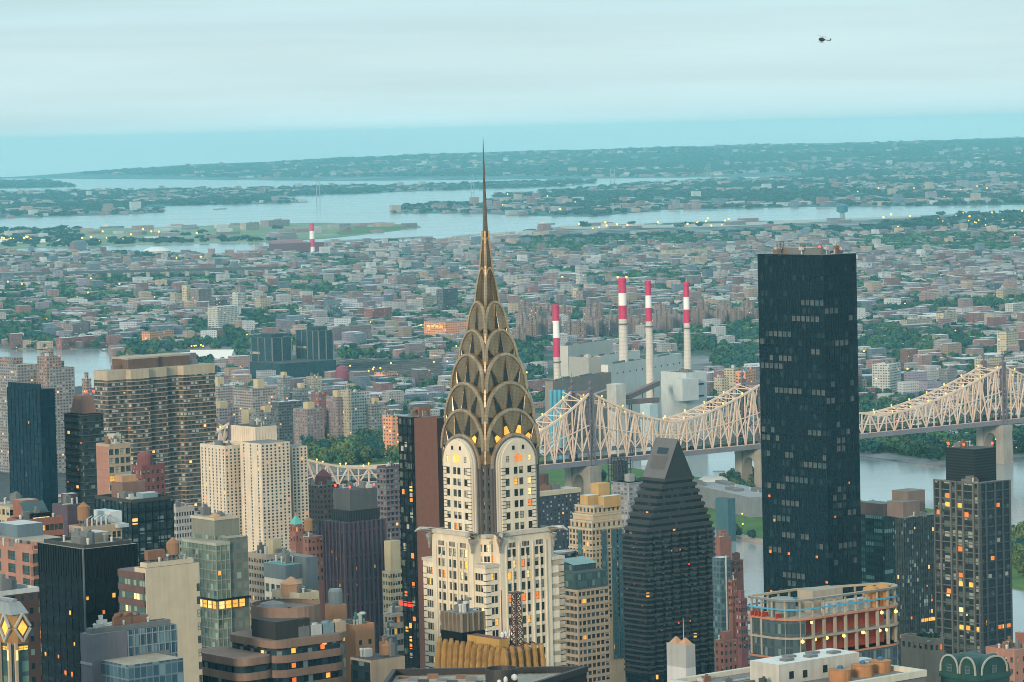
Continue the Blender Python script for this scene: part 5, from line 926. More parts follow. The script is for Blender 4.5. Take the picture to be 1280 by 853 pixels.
tbr = plain('taupe_render', (.2, .15, .13)); b.block('plant_room', [tbr, rf['grey']], 1.5, 2, b.w*.5, 12, b.h-.02, b.h+7); b.block('plant_room', [tbr, rf['grey']], b.w*.35, 6, b.w*.8, 16, b.h-.02, b.h+11); b.roof(0, 0, b.w, b.d, b.h, 3); b.panes(26, 0, 0, b.w, b.d, 90, b.h, 1.5, 3.4, 1.3, 1.6, [('teal', 4), ('blind', 2), ('orange', .7), ('pale', .3)], side='r')
for i in range(5): b.place(b.right(), b.w-14+i*2.4, b.zat(779), 2.2, 1.5, .06, 'amber', 'none')
gf = plain('pale_grey_frame', (.15, .15, .14), .7, .2, .2); tc_ = facade('gridded_tower_glass', (.03, .04, .045), ((.02, .03, .035), (.09, .11, .1), (.27, .3, .24)), 3.1, 3.35, .9, .7, .0, .35); td = facade('blue_side_glass', (.02, .04, .055), ((.014, .032, .045), (.025, .05, .065), (.07, .11, .13)), 2.4, 3.35, .6, .5, .008, .35)
b = Bld('apartment_tower', 'slender gridded tower with black louvred top and amber windows', 1224, 1168, 1262, 606, 1300, 'apartment tower'); w, d, h = b.w, b.d, b.h; mb = MB(); mb.side((0, 0), (0, d), 0, h, 0); mb.side((w, 0), (w, d), 0, h, 1); mb.side((w, d), (0, d), 0, h, 1); mb.side((0, 0), (w, 0), 0, h, 1); mb.poly([(0, 0, h), (w, 0, h), (w, d, h), (0, d, h)], 2); b.part('curtain_wall', mb, [tc_, td, rf['grey']])
mb = MB(); z = h
for f_ in (0, .12, .35, .5, .62, .85, 1.0): y = d*f_; mb.box(-.7, max(0, y-.4), 80, .02, min(d, y+.4), h+.6)
b.part('frame_pier', mb, gf); slabs(b, 0, 0, .3, d, 90, h+.6, 3.35, .4, .4, gf, 'floor_band', nmax=45); slabs(b, .4, 0, w, .3, 90, h+.5, 3.35, .4, .3, plain('blue_grey_band', (.07, .09, .1)), 'floor_band', nmax=45); mb = MB(); [mb.box(w*f_-.25, -.6, 80, w*f_+.25, .02, h+.5) for f_ in (.02, .2, .5, .75, .985)]; b.part('frame_pier', mb, plain('blue_grey_band', (.07, .09, .1)))
x0, y0, x1, y1, z = local(b, 1218, 1182, 1245, 562, 1308); b.block('louvred_top', [facade('black_louvre_top', (.025, .035, .04), ((.012, .02, .024),)*3, 30, 1.1, 1, .5, 0), rf['dark']], x0, y0, x1, y1, h-.02, z); redlamp(b, [(x0+.5, y1-1, z), (x0+1, y1*.6, z), (x1-1, y0+1, z)]); b.roof(x0, y0, x1, y1, z, 3); b.roof(0, 0, w, d, h, 3)
def rw(f, a, b2, k): return b.h-.0-3.35*k-1.9
for (yf, k, pn) in ((.7, 1, 'orange'), (.7, 2, 'amber'), (.45, 2, 'amber'), (.3, 3, 'orange'), (.9, 3, 'orange'), (.45, 7, 'orange'), (.2, 11, 'amber'), (.45, 11, 'amber'), (.45, 10, 'orange'), (.7, 12, 'orange'), (.3, 16, 'amber'), (.1, 16, 'amber'), (.45, 16, 'amber'), (.2, 21, 'amber'), (.3, 21, 'amber'), (.5, 21, 'orange'), (.9, 18, 'orange'), (.45, 14, 'pale')): b.place(b.left(0, 0), d*yf, rw(0, 0, 0, k), 2.6, 1.8, .06, pn, 'none')
for (xf, k, pn) in ((.6, 16, 'orange'), (.75, 16, 'amber'), (.9, 16, 'orange'), (.7, 21, 'orange'), (.4, 8, 'orange'), (.6, 6, 'blind'), (.2, 4, 'grey'), (.4, 12, 'teal'), (.85, 10, 'blind'), (.3, 10, 'blind'), (.6, 2, 'orange')): b.place(b.right(), w*xf, rw(0, 0, 0, k), 2.0, 1.5, .06, pn, 'none')
b.panes(34, 0, 0, w, d, 110, h-3, 3.1, 3.35, 2.5, 2.0, [('blind', 3), ('teal', 2), ('grey', 3), ('pale', .4)], side='l', out=.04)
gbr = plain('grey_tan_brick', (.3, .25, .2)); b = Bld('apartment_block', 'grey tan brick block with a planted roof below the gridded tower', 1168, 1126, 1180, 803, 1080, 'apartment block'); b.masonry([gbr, rf['grey']], 0, 0, b.w, b.d, 0, b.h, 6, 2, 3.1, 1.2, 1.7, zmin=150); b.roof(0, 0, b.w, b.d, b.h, 2, par=gbr); b.finish('none', [('dark', 4), ('teal', 2), ('orange', .5), ('grey', 2)]); ROOF_GARDEN = (b, b.w, b.d, b.h)
# brick buildings at the right frame edge
b = Bld('brick_building', 'pink brown brick block at the lower right corner', 1268, 1232, 1300, 818, 950, 'building'); b.masonry([pb, rf['tan'], pbr], 0, 0, b.w, b.d, 0, b.h, 5, 4, 3.3, 1.1, 1.5, zmin=160); b.roof(0, 0, b.w, b.d, b.h, 3, par=pb); b.finish('none')
b = Bld('brick_building', 'taller red brick tower cut by the right frame edge', 1282, 1269, 1310, 792, 1050, 'building'); b.block('wall', [plain('red_brick', (.28, .115, .085), .85, .25, .2), rf['tan']], 0, 0, b.w, b.d, 0, b.h); b.roof(0, 0, b.w, b.d, b.h, 2)
# green mansard with pale curved gables
gr = plain('dark_green_copper', (.02, .07, .065), .6, .3, .3); b = Bld('mansard_building', 'dark green copper roof with two pale curved gables', 1222, 1176, 1262, 852, 740, 'building'); w, d, h = b.w, b.d, b.h; b.block('wall', [gr, gr], 0, 0, w, d, 0, h); mb = MB(); mb.frus(-.3, -.3, h-.02, w+.3, d+.3, h+3, .92); b.part('mansard', mb, gr); ptr = plain('pale_gable_trim', (.36, .37, .32))
for (y0, y1, fc) in ((d*.5, d*.98, 'l'), (d*.03, d*.45, 'l'), (w*.1, w*.9, 'r')):
    mb = MB(); tr_ = MB(); pts = [((y0+y1)/2-(y1-y0)/2*math.cos(k*math.pi/12), h+1.2+3.8*math.sin(k*math.pi/12)**.75) for k in range(13)]
    T = (lambda u, o, z: (o, u, z)) if fc == 'l' else (lambda u, o, z: (u, o, z))
    for (u, z), (u2, z2) in zip(pts, pts[1:]): mb.poly([T(u, -.2, z), T(u2, -.2, z2), T(u2, (w if fc == 'l' else d)*.8, z2), T(u, (w if fc == 'l' else d)*.8, z)]); tr_.bar(T(u, -.3, z), T(u2, -.3, z2), .32, .35)
    mb.poly([T(u, -.15, z) for u, z in pts]); b.part('curved_gable', mb, gr); b.part('gable_trim', tr_, ptr); b.place(b.left(-.2, 0) if fc == 'l' else b.right(0, -.2), (y0+y1)/2, h+2.2, 1.4, 1.6, .06, 'teal', 'grey')
# golden buttressed crown in front of the steel crowned tower
gd = plain('golden_terracotta', (.31, .18, .06), .85, .5, .6); b = Bld('buttressed_tower', 'golden stone tower top ringed with rounded buttresses', 630, 542, 684, 814, 820, 'office tower'); w, d, h = b.w, b.d, b.h
b.block('wall', [plain('golden_brick', (.3, .17, .06)), plain('dark_red_roof', (.18, .08, .07), .9, .4, .3)], 1.2, 1.2, w-1.2, d-1.2, 100, h-1)
for (n_, L, fc) in ((12, d, b.left(1.2, 0)), (6, w, b.right(0, 1.2))):
    for i in range(n_):
        u = L*(i+.5)/n_; hw = L/n_*.31; mb = MB(); pf = [(-hw, -.1), (-hw*.85, .75), (-hw*.4, 1.25), (hw*.4, 1.25), (hw*.85, .75), (hw, -.1)]; top = h+.6+.25*math.sin(i*2.3); lev = [(100, 1.5), (h-8.5, 1.35), (h-7.2, 1.42), (h-6.1, 1.2), (h-5.0, 1.25), (h-3.7, 1.0), (h-2.7, 1.04), (h-1.4, .8), (h-.6, .8), (top, .35)]
        for (z0_, k0), (z1_, k1) in zip(lev, lev[1:]):
            for q in range(5): (a0, o0), (a1_, o1_) = pf[q], pf[q+1]; w0, w1 = .6+.4*min(1, k0), .6+.4*min(1, k1); mb.poly([fc.p(u+a0*w0, o0*k0, z0_), fc.p(u+a1_*w0, o1_*k0, z0_), fc.p(u+a1_*w1, o1_*k1, z1_), fc.p(u+a0*w1, o0*k1, z1_)])
        mb.poly([fc.p(u+a0*.8, o0*.5, top) for a0, o0 in pf]); b.part('buttress', mb, gd)
x0, y0, x1, y1, z = local(b, 577, 552, 605, 768, 836); dkm = plain('stained_metal_cladding', (.14, .115, .085), .7, .45, .5); b.block('plant_house', [dkm, rf['grey']], x0, y0, x1, y1, h-1.1, z); fins(b, x0, y0, x1, y1, h+2.4, z+.1, 1.6, .35, .3, plain('stained_rib', (.24, .2, .15), .7, .45, .5), 'rib'); b.block('louvre', [FR['dark']], x0-.35, y0-.35, x1, y1, h+.2, h+2.3); b.roof(x0, y0, x1, y1, z, 4, seed=4)
x0, y0, x1, y1, z = local(b, 624, 584, 636, 803, 826); b.block('roof_house', [plain('gold_roof_house', (.45, .27, .08)), plain('dark_red_roof', (.18, .08, .07), .9, .4, .3)], x0, y0, x1, y1, h-1.05, h+1.9); mb = MB(); mb.lathe(x0+3, y0+2.5, [(.16, h+1.8), (.12, h+13.5)], 8); b.part('mast', mb, plain('red_mast', (.22, .07, .05)))
for i in range(2): mb = MB(); mb.lathe(x0+2+i*1.0, y0+1.2, [(.12, h+1.8), (.5, h+2.3), (.55, h+3.0), (.05, h+3.5)], 12); b.part('white_dish', mb, rf['white'])
x0, y0, x1, y1, z = local(b, 645, 640, 652, 742, 830); mb = MB(); cx_, cy_, zz0 = x0, y0, h-1; lt = z-zz0
def tl(k, f): r = 1.25-.55*f; return (cx_+r*(1, -1, -1, 1)[k % 4], cy_+r*(1, 1, -1, -1)[k % 4], zz0+lt*f)
for k in range(4): mb.bar(tl(k, 0), tl(k, 1), .22)
for s_ in range(9):
    for k in range(4): mb.bar(tl(k, s_/9), tl(k+1, (s_+1)/9), .14); mb.bar(tl(k+1, s_/9), tl(k, (s_+1)/9), .14); mb.bar(tl(k, (s_+1)/9), tl(k+1, (s_+1)/9), .14)
mb.box(cx_-1.4, cy_-1.4, z, cx_+1.4, cy_+1.4, z+.3); b.part('lattice_mast', mb, plain('rusty_lattice', (.09, .055, .05), .8))
for i in range(7): mb = MB(); mb.bar((w*.3+i*1.7, 4, h-.6), (w*.3+i*1.9, 9, h-.2), .3); b.part('roof_rail', mb, rf['rust'])
# foreground roof with the round tank
zr = W(733, 836, 560).z; Rp = [G(493, 839, zr), G(733, 835, zr), G(640, 864, zr), G(470, 872, zr)]; t = thing('foreground_tower', 'flat tan roof with black edges and a round black tank in the foreground', 'building', (Rp[0].x, Rp[0].y, 0)); rel = [(p.x-Rp[0].x, p.y-Rp[0].y) for p in Rp][::-1]
mb = MB(); mb.prism(rel, 0, zr-.8, 0, 1); mb.build('wall', [plain('black_stone', (.03, .03, .032)), rf['tan']], t); mb = MB()
for i in range(4): a, c = rel[i], rel[(i+1) % 4]; mb.bar((*a, zr-.2), (*c, zr-.2), .7, 1.0)
mb.build('parapet', plain('black_parapet', (.025, .027, .03), .6), t); cT = G(627, 852, zr)-Rp[0]; mb = MB(); mb.lathe(cT.x, cT.y, [(2.6, zr-.9), (2.6, zr+2.2), (2.45, zr+2.2), (2.4, zr+1.4), (.1, zr+1.4)], 28); mb.build('round_tank', plain('black_tank', (.04, .04, .04), .5), t)
for (px, py, r_) in ((643, 843, .55), (632, 846, .35), (624, 850, .4)): p = G(px, py, zr+1.2)-Rp[0]; mb = MB(); mb.lathe(p.x, p.y-2.8, [(.1, zr+.6), (r_*.8, zr+.75), (r_, zr+1.1), (r_*.8, zr+1.5), (.05, zr+1.7)], 14); mb.build('white_dish', rf['white'], t)
for i in range(9): p = G(505+i*12, 842+(i % 3)*3, zr)-Rp[0]; mb = MB(); mb.box(p.x-.9, p.y-.5, zr-.85, p.x+.9, p.y+.5, zr-.45+(i % 4)*.12); mb.build('plant_unit', rf[['rust', 'plant', 'dark'][i % 3]], t)
mb = MB(); mb.bar((*[(a+c)/2 for a, c in zip(rel[3], rel[2])], zr-.7), (cT.x-3, cT.y, zr-.7), .5); mb.build('roof_pipe', rf['light'], t)
# white roofed block in front of the construction site
zr = W(1030, 819, 760).z; B0 = G(1030, 819, zr); Bn = B0-XD*46-YD*31; t = thing('office_block', 'grey block with broad white parapet, white penthouse and orange roof tanks', 'office block', (Bn.x, Bn.y, 0), TH); w, d = 46, 31
mb = MB(); mb.box(0, 0, 0, w, d, zr-1, 0, 1); mb.build('wall', [facade('grey_ribbed_wall', (.17, .17, .17), DK, 2.6, 4, .45, .6, 0), rf['grey']], t); mb = MB(); [mb.box(*a) for a in ((-.3, -.3, zr-1.4, w+.3, .9, zr), (-.3, d-.9, zr-1.4, w+.3, d+.3, zr), (-.3, .9, zr-1.39, .9, d-.9, zr-.004), (w-.9, .9, zr-1.39, w+.3, d-.9, zr-.004))]; mb.build('parapet', plain('cream_parapet', (.58, .55, .45)), t)
def lp(px, py, z): p = G(px, py, z)-Bn; return (p.dot(XD), p.dot(YD))
def hp(nm, px, py, sx, sy, hh, mats, z=None): x, y = lp(px, py, zr-1); mb = MB(); mb.box(x, y, zr-1.02, x+sx, y+sy, zr-1+hh, 0, 1); return mb.build(nm, mats, t), x, y
o, x, y = hp('penthouse', 974, 857, 24, 9, 4.4, [plain('penthouse_white', (.5, .48, .42), .8, .25, .3), plain('white_roof_membrane', (.66, .67, .62), .8, .15, .2)])
mb = MB()
for (u, z) in ((3, 1.8), (7, 1.6), (13, 2)): mb.box(x+u, y-.06, zr-1+z-.8, x+u+1.3, y+.02, zr-1+z+.8)
mb.build('window', GL['dark'], o); mb = MB(); [mb.box(x+4+i*3.5, y+2+i % 2*3, zr+3.38, x+6.5+i*3.5, y+4+i % 2*3, zr+3.9) for i in range(5)]; mb.build('roof_hatch', rf['plant'], o)
for (px, py, r_) in ((1031, 829, 2.0), (1050, 851, 2.4), (1078, 845, 2.4), (1100, 840, 2.4)):
    x, y = lp(px, py, zr-1); mb = MB(); mb.lathe(x, y, [(r_, zr-1.02), (r_, zr+1.4), (r_+.1, zr+1.5), (.3, zr+1.55)], 20); o = mb.build('orange_tank', plain('orange_tank', (.42, .2, .09), .8, .35, .4), t); mb = MB(); mb.lathe(x+.4, y+.3, [(.6, zr+1.5), (.6, zr+2.1), (.1, zr+2.3)], 10); mb.build('tank_cap', plain('blue_cap', (.05, .15, .28), .6), o)
rr2 = random.Random(21)
for i in range(16):
    u, v = rr2.uniform(2, w-3), rr2.uniform(d*.3, d-2); mb = MB(); sx = rr2.uniform(.8, 2.6); hh = rr2.uniform(.5, 1.6); mb.box(u, v, zr-1.02, u+sx, v+rr2.uniform(.8, 2), zr-1+hh)
    if i % 3 == 0: mb.lathe(u+sx/2, v+.5, [(.35, zr-1+hh-.02), (.35, zr-.6+hh), (.1, zr-.5+hh)], 8)
    mb.build('plant_unit', [rf['plant'], rf['light'], rf['rust'], rf['dark']][i % 4], t)
for i in range(5):
    v = d*.35+i*3.1; mb = MB(); mb.bar((1.5, v, zr-.75), (rr2.uniform(12, w-2), v, zr-.75), .3); mb.bar((1.5, v, zr-.75), (1.5, v+2, zr-.75), .3); mb.build('roof_pipe', rf['plant' if i % 2 else 'light'], t)
for (px, py, sx, sy) in ((1040, 838, 9, 6), (1062, 832, 7, 3)): hp('roof_deck', px, py, sx, sy, .8, [rf['white'], rf['white']])
b = Bld('plant_tower', 'pale grey two tone lift tower with orange pyramid caps', 857, 833, 869, 807, 800, 'building'); b.block('wall', [plain('white_lower_render', (.52, .53, .52)), rf['white']], 0, 0, b.w, b.d, 0, b.h-5.4); b.block('upper_wall', [plain('grey_upper_render', (.36, .37, .36)), rf['tan']], .02, .02, b.w-.02, b.d-.02, b.h-5.42, b.h)
for k in range(2): mb = MB(); mb.frus(.3, .4+k*b.d*.48, b.h, b.w-.3, b.d*.45+k*b.d*.48, b.h+1.5, .1); b.part('pyramid_cap', mb, plain('orange_roof_room', (.48, .28, .16)))
mb = MB(); mb.lathe(b.w*.6, b.d*.4, [(.1, b.h), (.07, b.h+6)], 6); b.part('mast', mb, rf['light']); b.block('roof_annex', [wht, rf['white']], -2.5, 2, -.05, b.d+5, 0, b.h-11); b.block('roof_annex', [wht, rf['white']], b.w+.05, -3, b.w+9, 3, 0, b.h-13); b.place(b.right(), b.w*.3, b.h-11, 1, 1.4, .03, 'dark', 'grey')
# ------------------------------------------------------------------ the cantilever bridge
BT = math.atan2(.605, .796); BX = Vector((.796, .605, 0)); BY = Vector((-.605, .796, 0)); B0 = Vector((-229, 2693, 0))
br = thing('cantilever_bridge', 'long cream steel cantilever truss bridge with four dark towers and yellow lamps', 'bridge', B0, BT)
cream = plain('cream_bridge_paint', (.78, .59, .46), .7, .2, .1); tpaint = plain('tower_grey_paint', (.14, .12, .15), .7, .2, .1); stone = plain('bridge_granite', (.33, .30, .26), .9, .3, .1)
S = [0, 360, 552, 852]; ZT = [98, 98, 93, 91]; ZB = 40.0; ZMID = [(0, 360, 98, 98, 50), (360, 552, 98, 93, 67), (552, 852, 93, 91, 56), (852, 1010, 91, 50, 50), (-143, 0, 50, 98, 50)]
def ztop(s):
    for a, b_, za, zb, zm in ZMID:
        if a <= s <= b_+.01:
            if a == 852: return zb+(za-zb)*(1-(s-a)/(b_-a))**1.5
            if a == -143: return za+(zb-za)*((s-a)/(b_-a))**1.5
            t = (s-a)/(b_-a)*2-1; e = za if t < 0 else zb; return zm+(e-zm)*abs(t)**(2.6 if a == 0 else 1.55)
    return 50
for (a, b_, za, zb, zm) in ZMID:
    n = 2*round((b_-a)/20); st = (b_-a)/n
    for yy in (-12.5, 12.5):
        sp_ = thing('x', 'x', 'x', (0, 0, 0)); bpy.data.objects.remove(sp_); mb = MB()
        for i in range(n):
            s0, s1 = a+i*st, a+(i+1)*st; z0, z1 = ztop(s0), ztop(s1)
            mb.bar((s0, yy, z0), (s1, yy, z1), 1.5, 1.7)
            if i: mb.bar((s0, yy, ZB), (s0, yy, z0), .85, .9)
            if i % 2: mb.bar((s0, yy, z0), (s1, yy, ZB+.5), 1.0, 1.05); mb.bar((s0, yy, ZB+8), (s1, yy, (ZB+z1)/2), .75, .75)
            else: mb.bar((s0, yy, ZB+.5), (s1, yy, z1), 1.0, 1.05); mb.bar((s0, yy, (ZB+z0)/2), (s1, yy, ZB+8), .75, .75)
            if z0 > ZB+26: mb.bar((s0, yy, (ZB+z0)/2+2), (s1, yy, (ZB+z1)/2+2), .8, .8); mb.bar((s0, yy, (z0+ZB)/2), (s0+st/2, yy, (z0+z1)/2), .6, .6)
        mb.bar((a, yy, ZB), (b_, yy, ZB), 1.6, 1.8); mb.build('truss_span', cream, br)
    mb = MB()
    for i in range(1, n): s = a+i*st; mb.bar((s, -12.5, ztop(s)), (s, 12.5, ztop(s)), .8); mb.bar((s, -12.5, ztop(s)), (s+st if i < n-1 else s, 12.5, ztop(min(s+st, b_))), .6)
    mb.build('top_bracing', cream, br)
mb = MB(); mb.box(-330, -14, 37.2, 1400, 14, 39.0); mb.build('lower_deck', plain('deck_steel', (.15, .145, .16), .8), br); mb = MB(); mb.box(-143, -11.5, 47, 1010, 11.5, 48); mb.build('upper_deck', plain('deck_steel'  , (.15, .145, .16), .8), br)
mb = MB(); [mb.box(-330, y, 36.4, 1400, y+.5, 40.6) for y in (-14.6, 14.1)]; mb.build('deck_girder', plain('girder_paint', (.2, .19, .22), .8), br)
for s, zt_ in zip(S, ZT):
    tw_ = None; mb = MB()
    for y in (-12.5, 12.5):
        for dx, dy in ((-1.7, -1.7), (1.7, -1.7), (-1.7, 1.7), (1.7, 1.7)): mb.bar((s+dx*1.4, y+dy, 36), (s+dx*.8, y+dy*.8, zt_+2), 1.15)
        z = 42
        while z < zt_: mb.bar((s-2, y-1.6, z), (s+2, y-1.6, z+4), .4); mb.bar((s+2, y-1.6, z), (s-2, y-1.6, z+4), .4); mb.bar((s-2, y-1.6, z), (s-2, y+1.6, z+4), .4); z += 4
        mb.box(s-2.4, y-2.2, zt_+1, s+2.4, y+2.2, zt_+3.4)
    mb.box(s-1.8, -12, zt_-7, s+1.8, 12, zt_-5.6); mb.box(s-1.8, -12, zt_-1, s+1.8, 12, zt_+.6); mb.bar((s, -12, 50), (s, 12, 66), .8); mb.bar((s, 12, 50), (s, -12, 66), .8); mb.bar((s, -12, 66), (s, 12, zt_-7), .8); mb.bar((s, 12, 66), (s, -12, zt_-7), .8); mb.box(s-1.5, -12, 65, s+1.5, 12, 67)
    tw_ = mb.build('tower', tpaint, br)
    for y in (-12.5, 12.5): mb = MB(); mb.lathe(s, y, [(1.8, zt_+3.3), (1.4, zt_+4.5), (.5, zt_+5.2), (1.5, zt_+7), (1.7, zt_+8.2), (1.2, zt_+9.4), (.4, zt_+10), (.25, zt_+13), (.05, zt_+16)], 10); mb.build('finial', tpaint, tw_)
    mb = MB()                                          # granite pier with a pointed arch
    for y0_, y1_ in ((-18, -8), (8, 18)): mb.frus(s-6.5, y0_, 0, s+6.5, y1_, 30, .9); mb.box(s-6.2, y0_+.2, 30, s+6.2, y1_-.2, 36)
    for sx in (-4.8, 4.8):
        pts = [(-8.4, 34.5)]+[(-8.4*math.cos(k*math.pi/16)**.8 if k < 8 else 0, 14+14*math.sin(k*math.pi/16)) for k in range(9)]
        for (ya, za_), (yb, zb_) in zip(pts[1:], pts[2:]):
            for g in (-1, 1): mb.poly([(s+sx, g*ya, za_), (s+sx, g*yb, zb_), (s+sx, g*yb, 34.5), (s+sx, g*ya, 34.5)])
    for k in range(8):
        for g in (-1, 1): (ya, za_), (yb, zb_) = pts[k+1], pts[k+2]; mb.poly([(s-4.8, g*ya, za_), (s-4.8, g*yb, zb_), (s+4.8, g*yb, zb_), (s+4.8, g*ya, za_)])
    mb.build('stone_pier', stone, br)
for s in (-300, -250, -200, -143, 455, 1010, 1060, 1110, 1170): mb = MB(); [mb.frus(s-3, y-3, 0, s+3, y+3, 37, .85) for y in (-10, 10)]; mb.build('stone_pier', stone, br)
lampm = glow('lamp_yellow', (1.0, .55, .05), 1.7); k = 0
for i in range(50):
    s = -100+i*22.5
    for y in (-12.5, 12.5):
        if k < 98: mb = MB(); z = ztop(s)+1; mb.lathe(s, y, [(.25, z-.6), (.2, z+.6), (.55, z+.8), (.68, z+1.3), (.45, z+1.7), (.05, z+1.9)], 8); mb.build('lamp', lampm, br); k += 1
CARM = [plain('car_paint_%d' % i, c, .3, .05) for i, c in enumerate([(.5, .5, .5), (.03, .03, .035), (.3, .03, .03), (.55, .4, .05), (.08, .1, .2)])]; RED = glow('tail_lamp', (1, .05, .02), 6); HEAD = glow('head_lamp', (1, .85, .55), 6)
for i in range(46):
    s = 90+i*21+rng.uniform(-6, 6); y = rng.choice([-9, -5.5, 5.5, 9]); tall = rng.random() < .2; L, hh = (9, 3) if tall else (4.6, 1.5); p = B0+BX*s+BY*y; mb = MB()
    mb.box(-L/2, -.95, .35, L/2, .95, hh*.6, 0); mb.frus(-L*.35, -.9, hh*.6-.02, L*.3, .9, hh+.05, .82, 1)
    for wx in (-L*.32, L*.32): mb.box(wx-.35, -1, 0, wx+.35, 1, .7, 1)
    mb.box(L/2, -.8, .6, L/2+.06, .8, .95, 2); o = mb.build('delivery_truck' if tall else 'car', [CARM[i % 5], GL['dark'], RED if y < 0 else HEAD]); o.location = (p.x, p.y, 39.02 if i % 3 else 48.02); o.rotation_euler = (0, 0, BT+(math.pi if y < 0 else 0))
    tag(o, ('small box truck' if tall else ['silver', 'black', 'red', 'yellow', 'navy'][i % 5]+' car')+' crossing on the '+('lower' if i % 3 else 'upper')+' bridge deck', 'truck' if tall else 'car', 'vehicles crossing the bridge')
# ------------------------------------------------------------------ generic block seen at a pixel rectangle
def blk_at(name, label, cat, lx, rx, ty, by, mt, rmt=None, cf=.4, group=None, rot=None, extra=None, Y=None, dmin=14):
    cx = lx+(rx-lx)*cf; Y = Y or G((lx+rx)/2, by, 1.2).y; b = Bld(name, label, cx, lx, rx, ty, Y, cat, group, TH if rot is None else rot)
    if b.d < dmin: b.d = dmin
    b.block('wall', [mt, rmt or rf['grey']], 0, 0, b.w, b.d, 0, b.h); return b
# ------------------------------------------------------------------ power station
cg1 = plain('station_grey', (.62, .62, .57), .85, .2, .05); cg2 = plain('station_pale', (.50, .49, .44), .85, .2, .05); cg3 = plain('station_teal_grey', (.50, .54, .53), .8, .2, .05); cbr = plain('station_brown', (.26, .21, .18), .9, .2, .05)
PS = [('power_station', 'long pale roofed turbine hall behind the striped chimneys', 700, 766, 434, 462, cg2, .15, 3900), ('power_station', 'grey ribbed boiler house left of the triple chimneys', 711, 752, 449, 500, facade('ribbed_station', (.38, .38, .35), ((.3, .3, .28),)*3, 2.5, 60, .5, 1, 0), .6, 3640), ('power_station', 'long plain grey boiler house beneath the three chimneys', 752, 852, 458, 505, cg1, .08, 3600), ('power_station', 'teal grey turbine block at the right end of the power station', 826, 883, 468, 512, cg3, .55, 3480), ('power_station', 'low brown power station wing behind the bridge', 681, 764, 479, 515, cbr, .12, 3450), ('power_station', 'pale upper turbine house stepped above the long boiler house', 745, 800, 447, 470, cg1, .1, 3680)]
for (nm, lb, lx, rx, ty, by, mt, cf, Y) in PS:
    b = blk_at(nm, lb, 'power station', lx, rx, ty, by, mt, rf['white'] if 'long pale' in lb else rf['tan'], cf, 'power station buildings', rad(62) if cf < .3 else TH, Y=Y, dmin=8 if cf < .3 else 30); b.roof(0, 0, b.w, b.d, b.h, 6, parh=1.5, par=mt)
    if 'long plain' in lb:
        for i in range(12): b.place(b.right(), 6+i*(b.w-12)/11, b.h-9, 2.2, 1.6, .05, 'dark', 'none')
    if 'teal grey turbine' in lb: mb = MB(); mb.box(-14, -10, b.h-26, 8, 4, b.h-4); b.part('conveyor_house', mb, cg3); mb = MB(); [mb.box(b.w*.35, -.4, b.h-z, b.w*.85, .05, b.h-z+1.6) for z in (12, 24)]; b.part('louvre', mb, FR['dark'])
b = blk_at('coal_tower', 'white windowless tower block standing behind the bridge truss', 'tower', 762, 782, 481, 520, plain('white_tower_block', (.46, .45, .42)), rf['white'], .4, Y=3300)
b = blk_at('plant_building', 'blue white shed beside the power station, behind the truss', 'building', 808, 822, 506, 516, plain('pale_blue_shed', (.4, .52, .56)), rf['white'], .3, Y=3250)
for i in range(4):
    p = W(688.5+i*5.3, 488, 3300); mb = MB(); mb.lathe(0, 0, [(1.9, 0), (1.9, p.z-2), (1.7, p.z), (.1, p.z+.6)], 14); o = mb.build('blue_silo', plain('blue_silo_paint', (.10, .36, .48), .5)); o.location = (p.x, p.y, 0); tag(o, 'pale blue cylindrical silo in the row of four by the power station', 'silo', 'row of blue silos')
for (x0_, y0_, Y0, x1_, y1_, Y1, lb, mt) in ((730, 500, 3330, 776, 484, 3400, 'long brown sloping conveyor left of the white tower block', (.27, .23, .2)), (783, 497, 3330, 822, 479, 3470, 'rust red sloping conveyor right of the white tower block', (.22, .14, .12)), (780, 503, 3320, 822, 500, 3360, 'low rust red flat conveyor right of the white tower block', (.21, .15, .13))):
    a, c = W(x0_, y0_, Y0), W(x1_, y1_, Y1); o = thing('conveyor_gallery', lb, 'conveyor', (a.x, a.y, 0)); mb = MB(); mb.bar((0, 0, a.z), tuple((c-a)[:2])+(c.z,), 5, 5); mb.build('gallery', plain('conveyor_%d' % int(mt[0]*100), mt), o); mb = MB()
    for f in (.15, .5, .85): q = (c-a)*f; mb.bar((q.x, q.y, 0), (q.x, q.y, a.z+(c.z-a.z)*f-2), 1.2)
    mb.build('trestle', tpaint, o)
redp = plain('chimney_red', (.58, .025, .11), .6, .15, .05); whp = plain('chimney_white', (.9, .88, .84), .7, .15, .05); cgc = facade('chimney_concrete', (.64, .59, .52), ((.36, .33, .29),)*3, 400, 4.2, 1, .1, 0, .85, grough=.85)
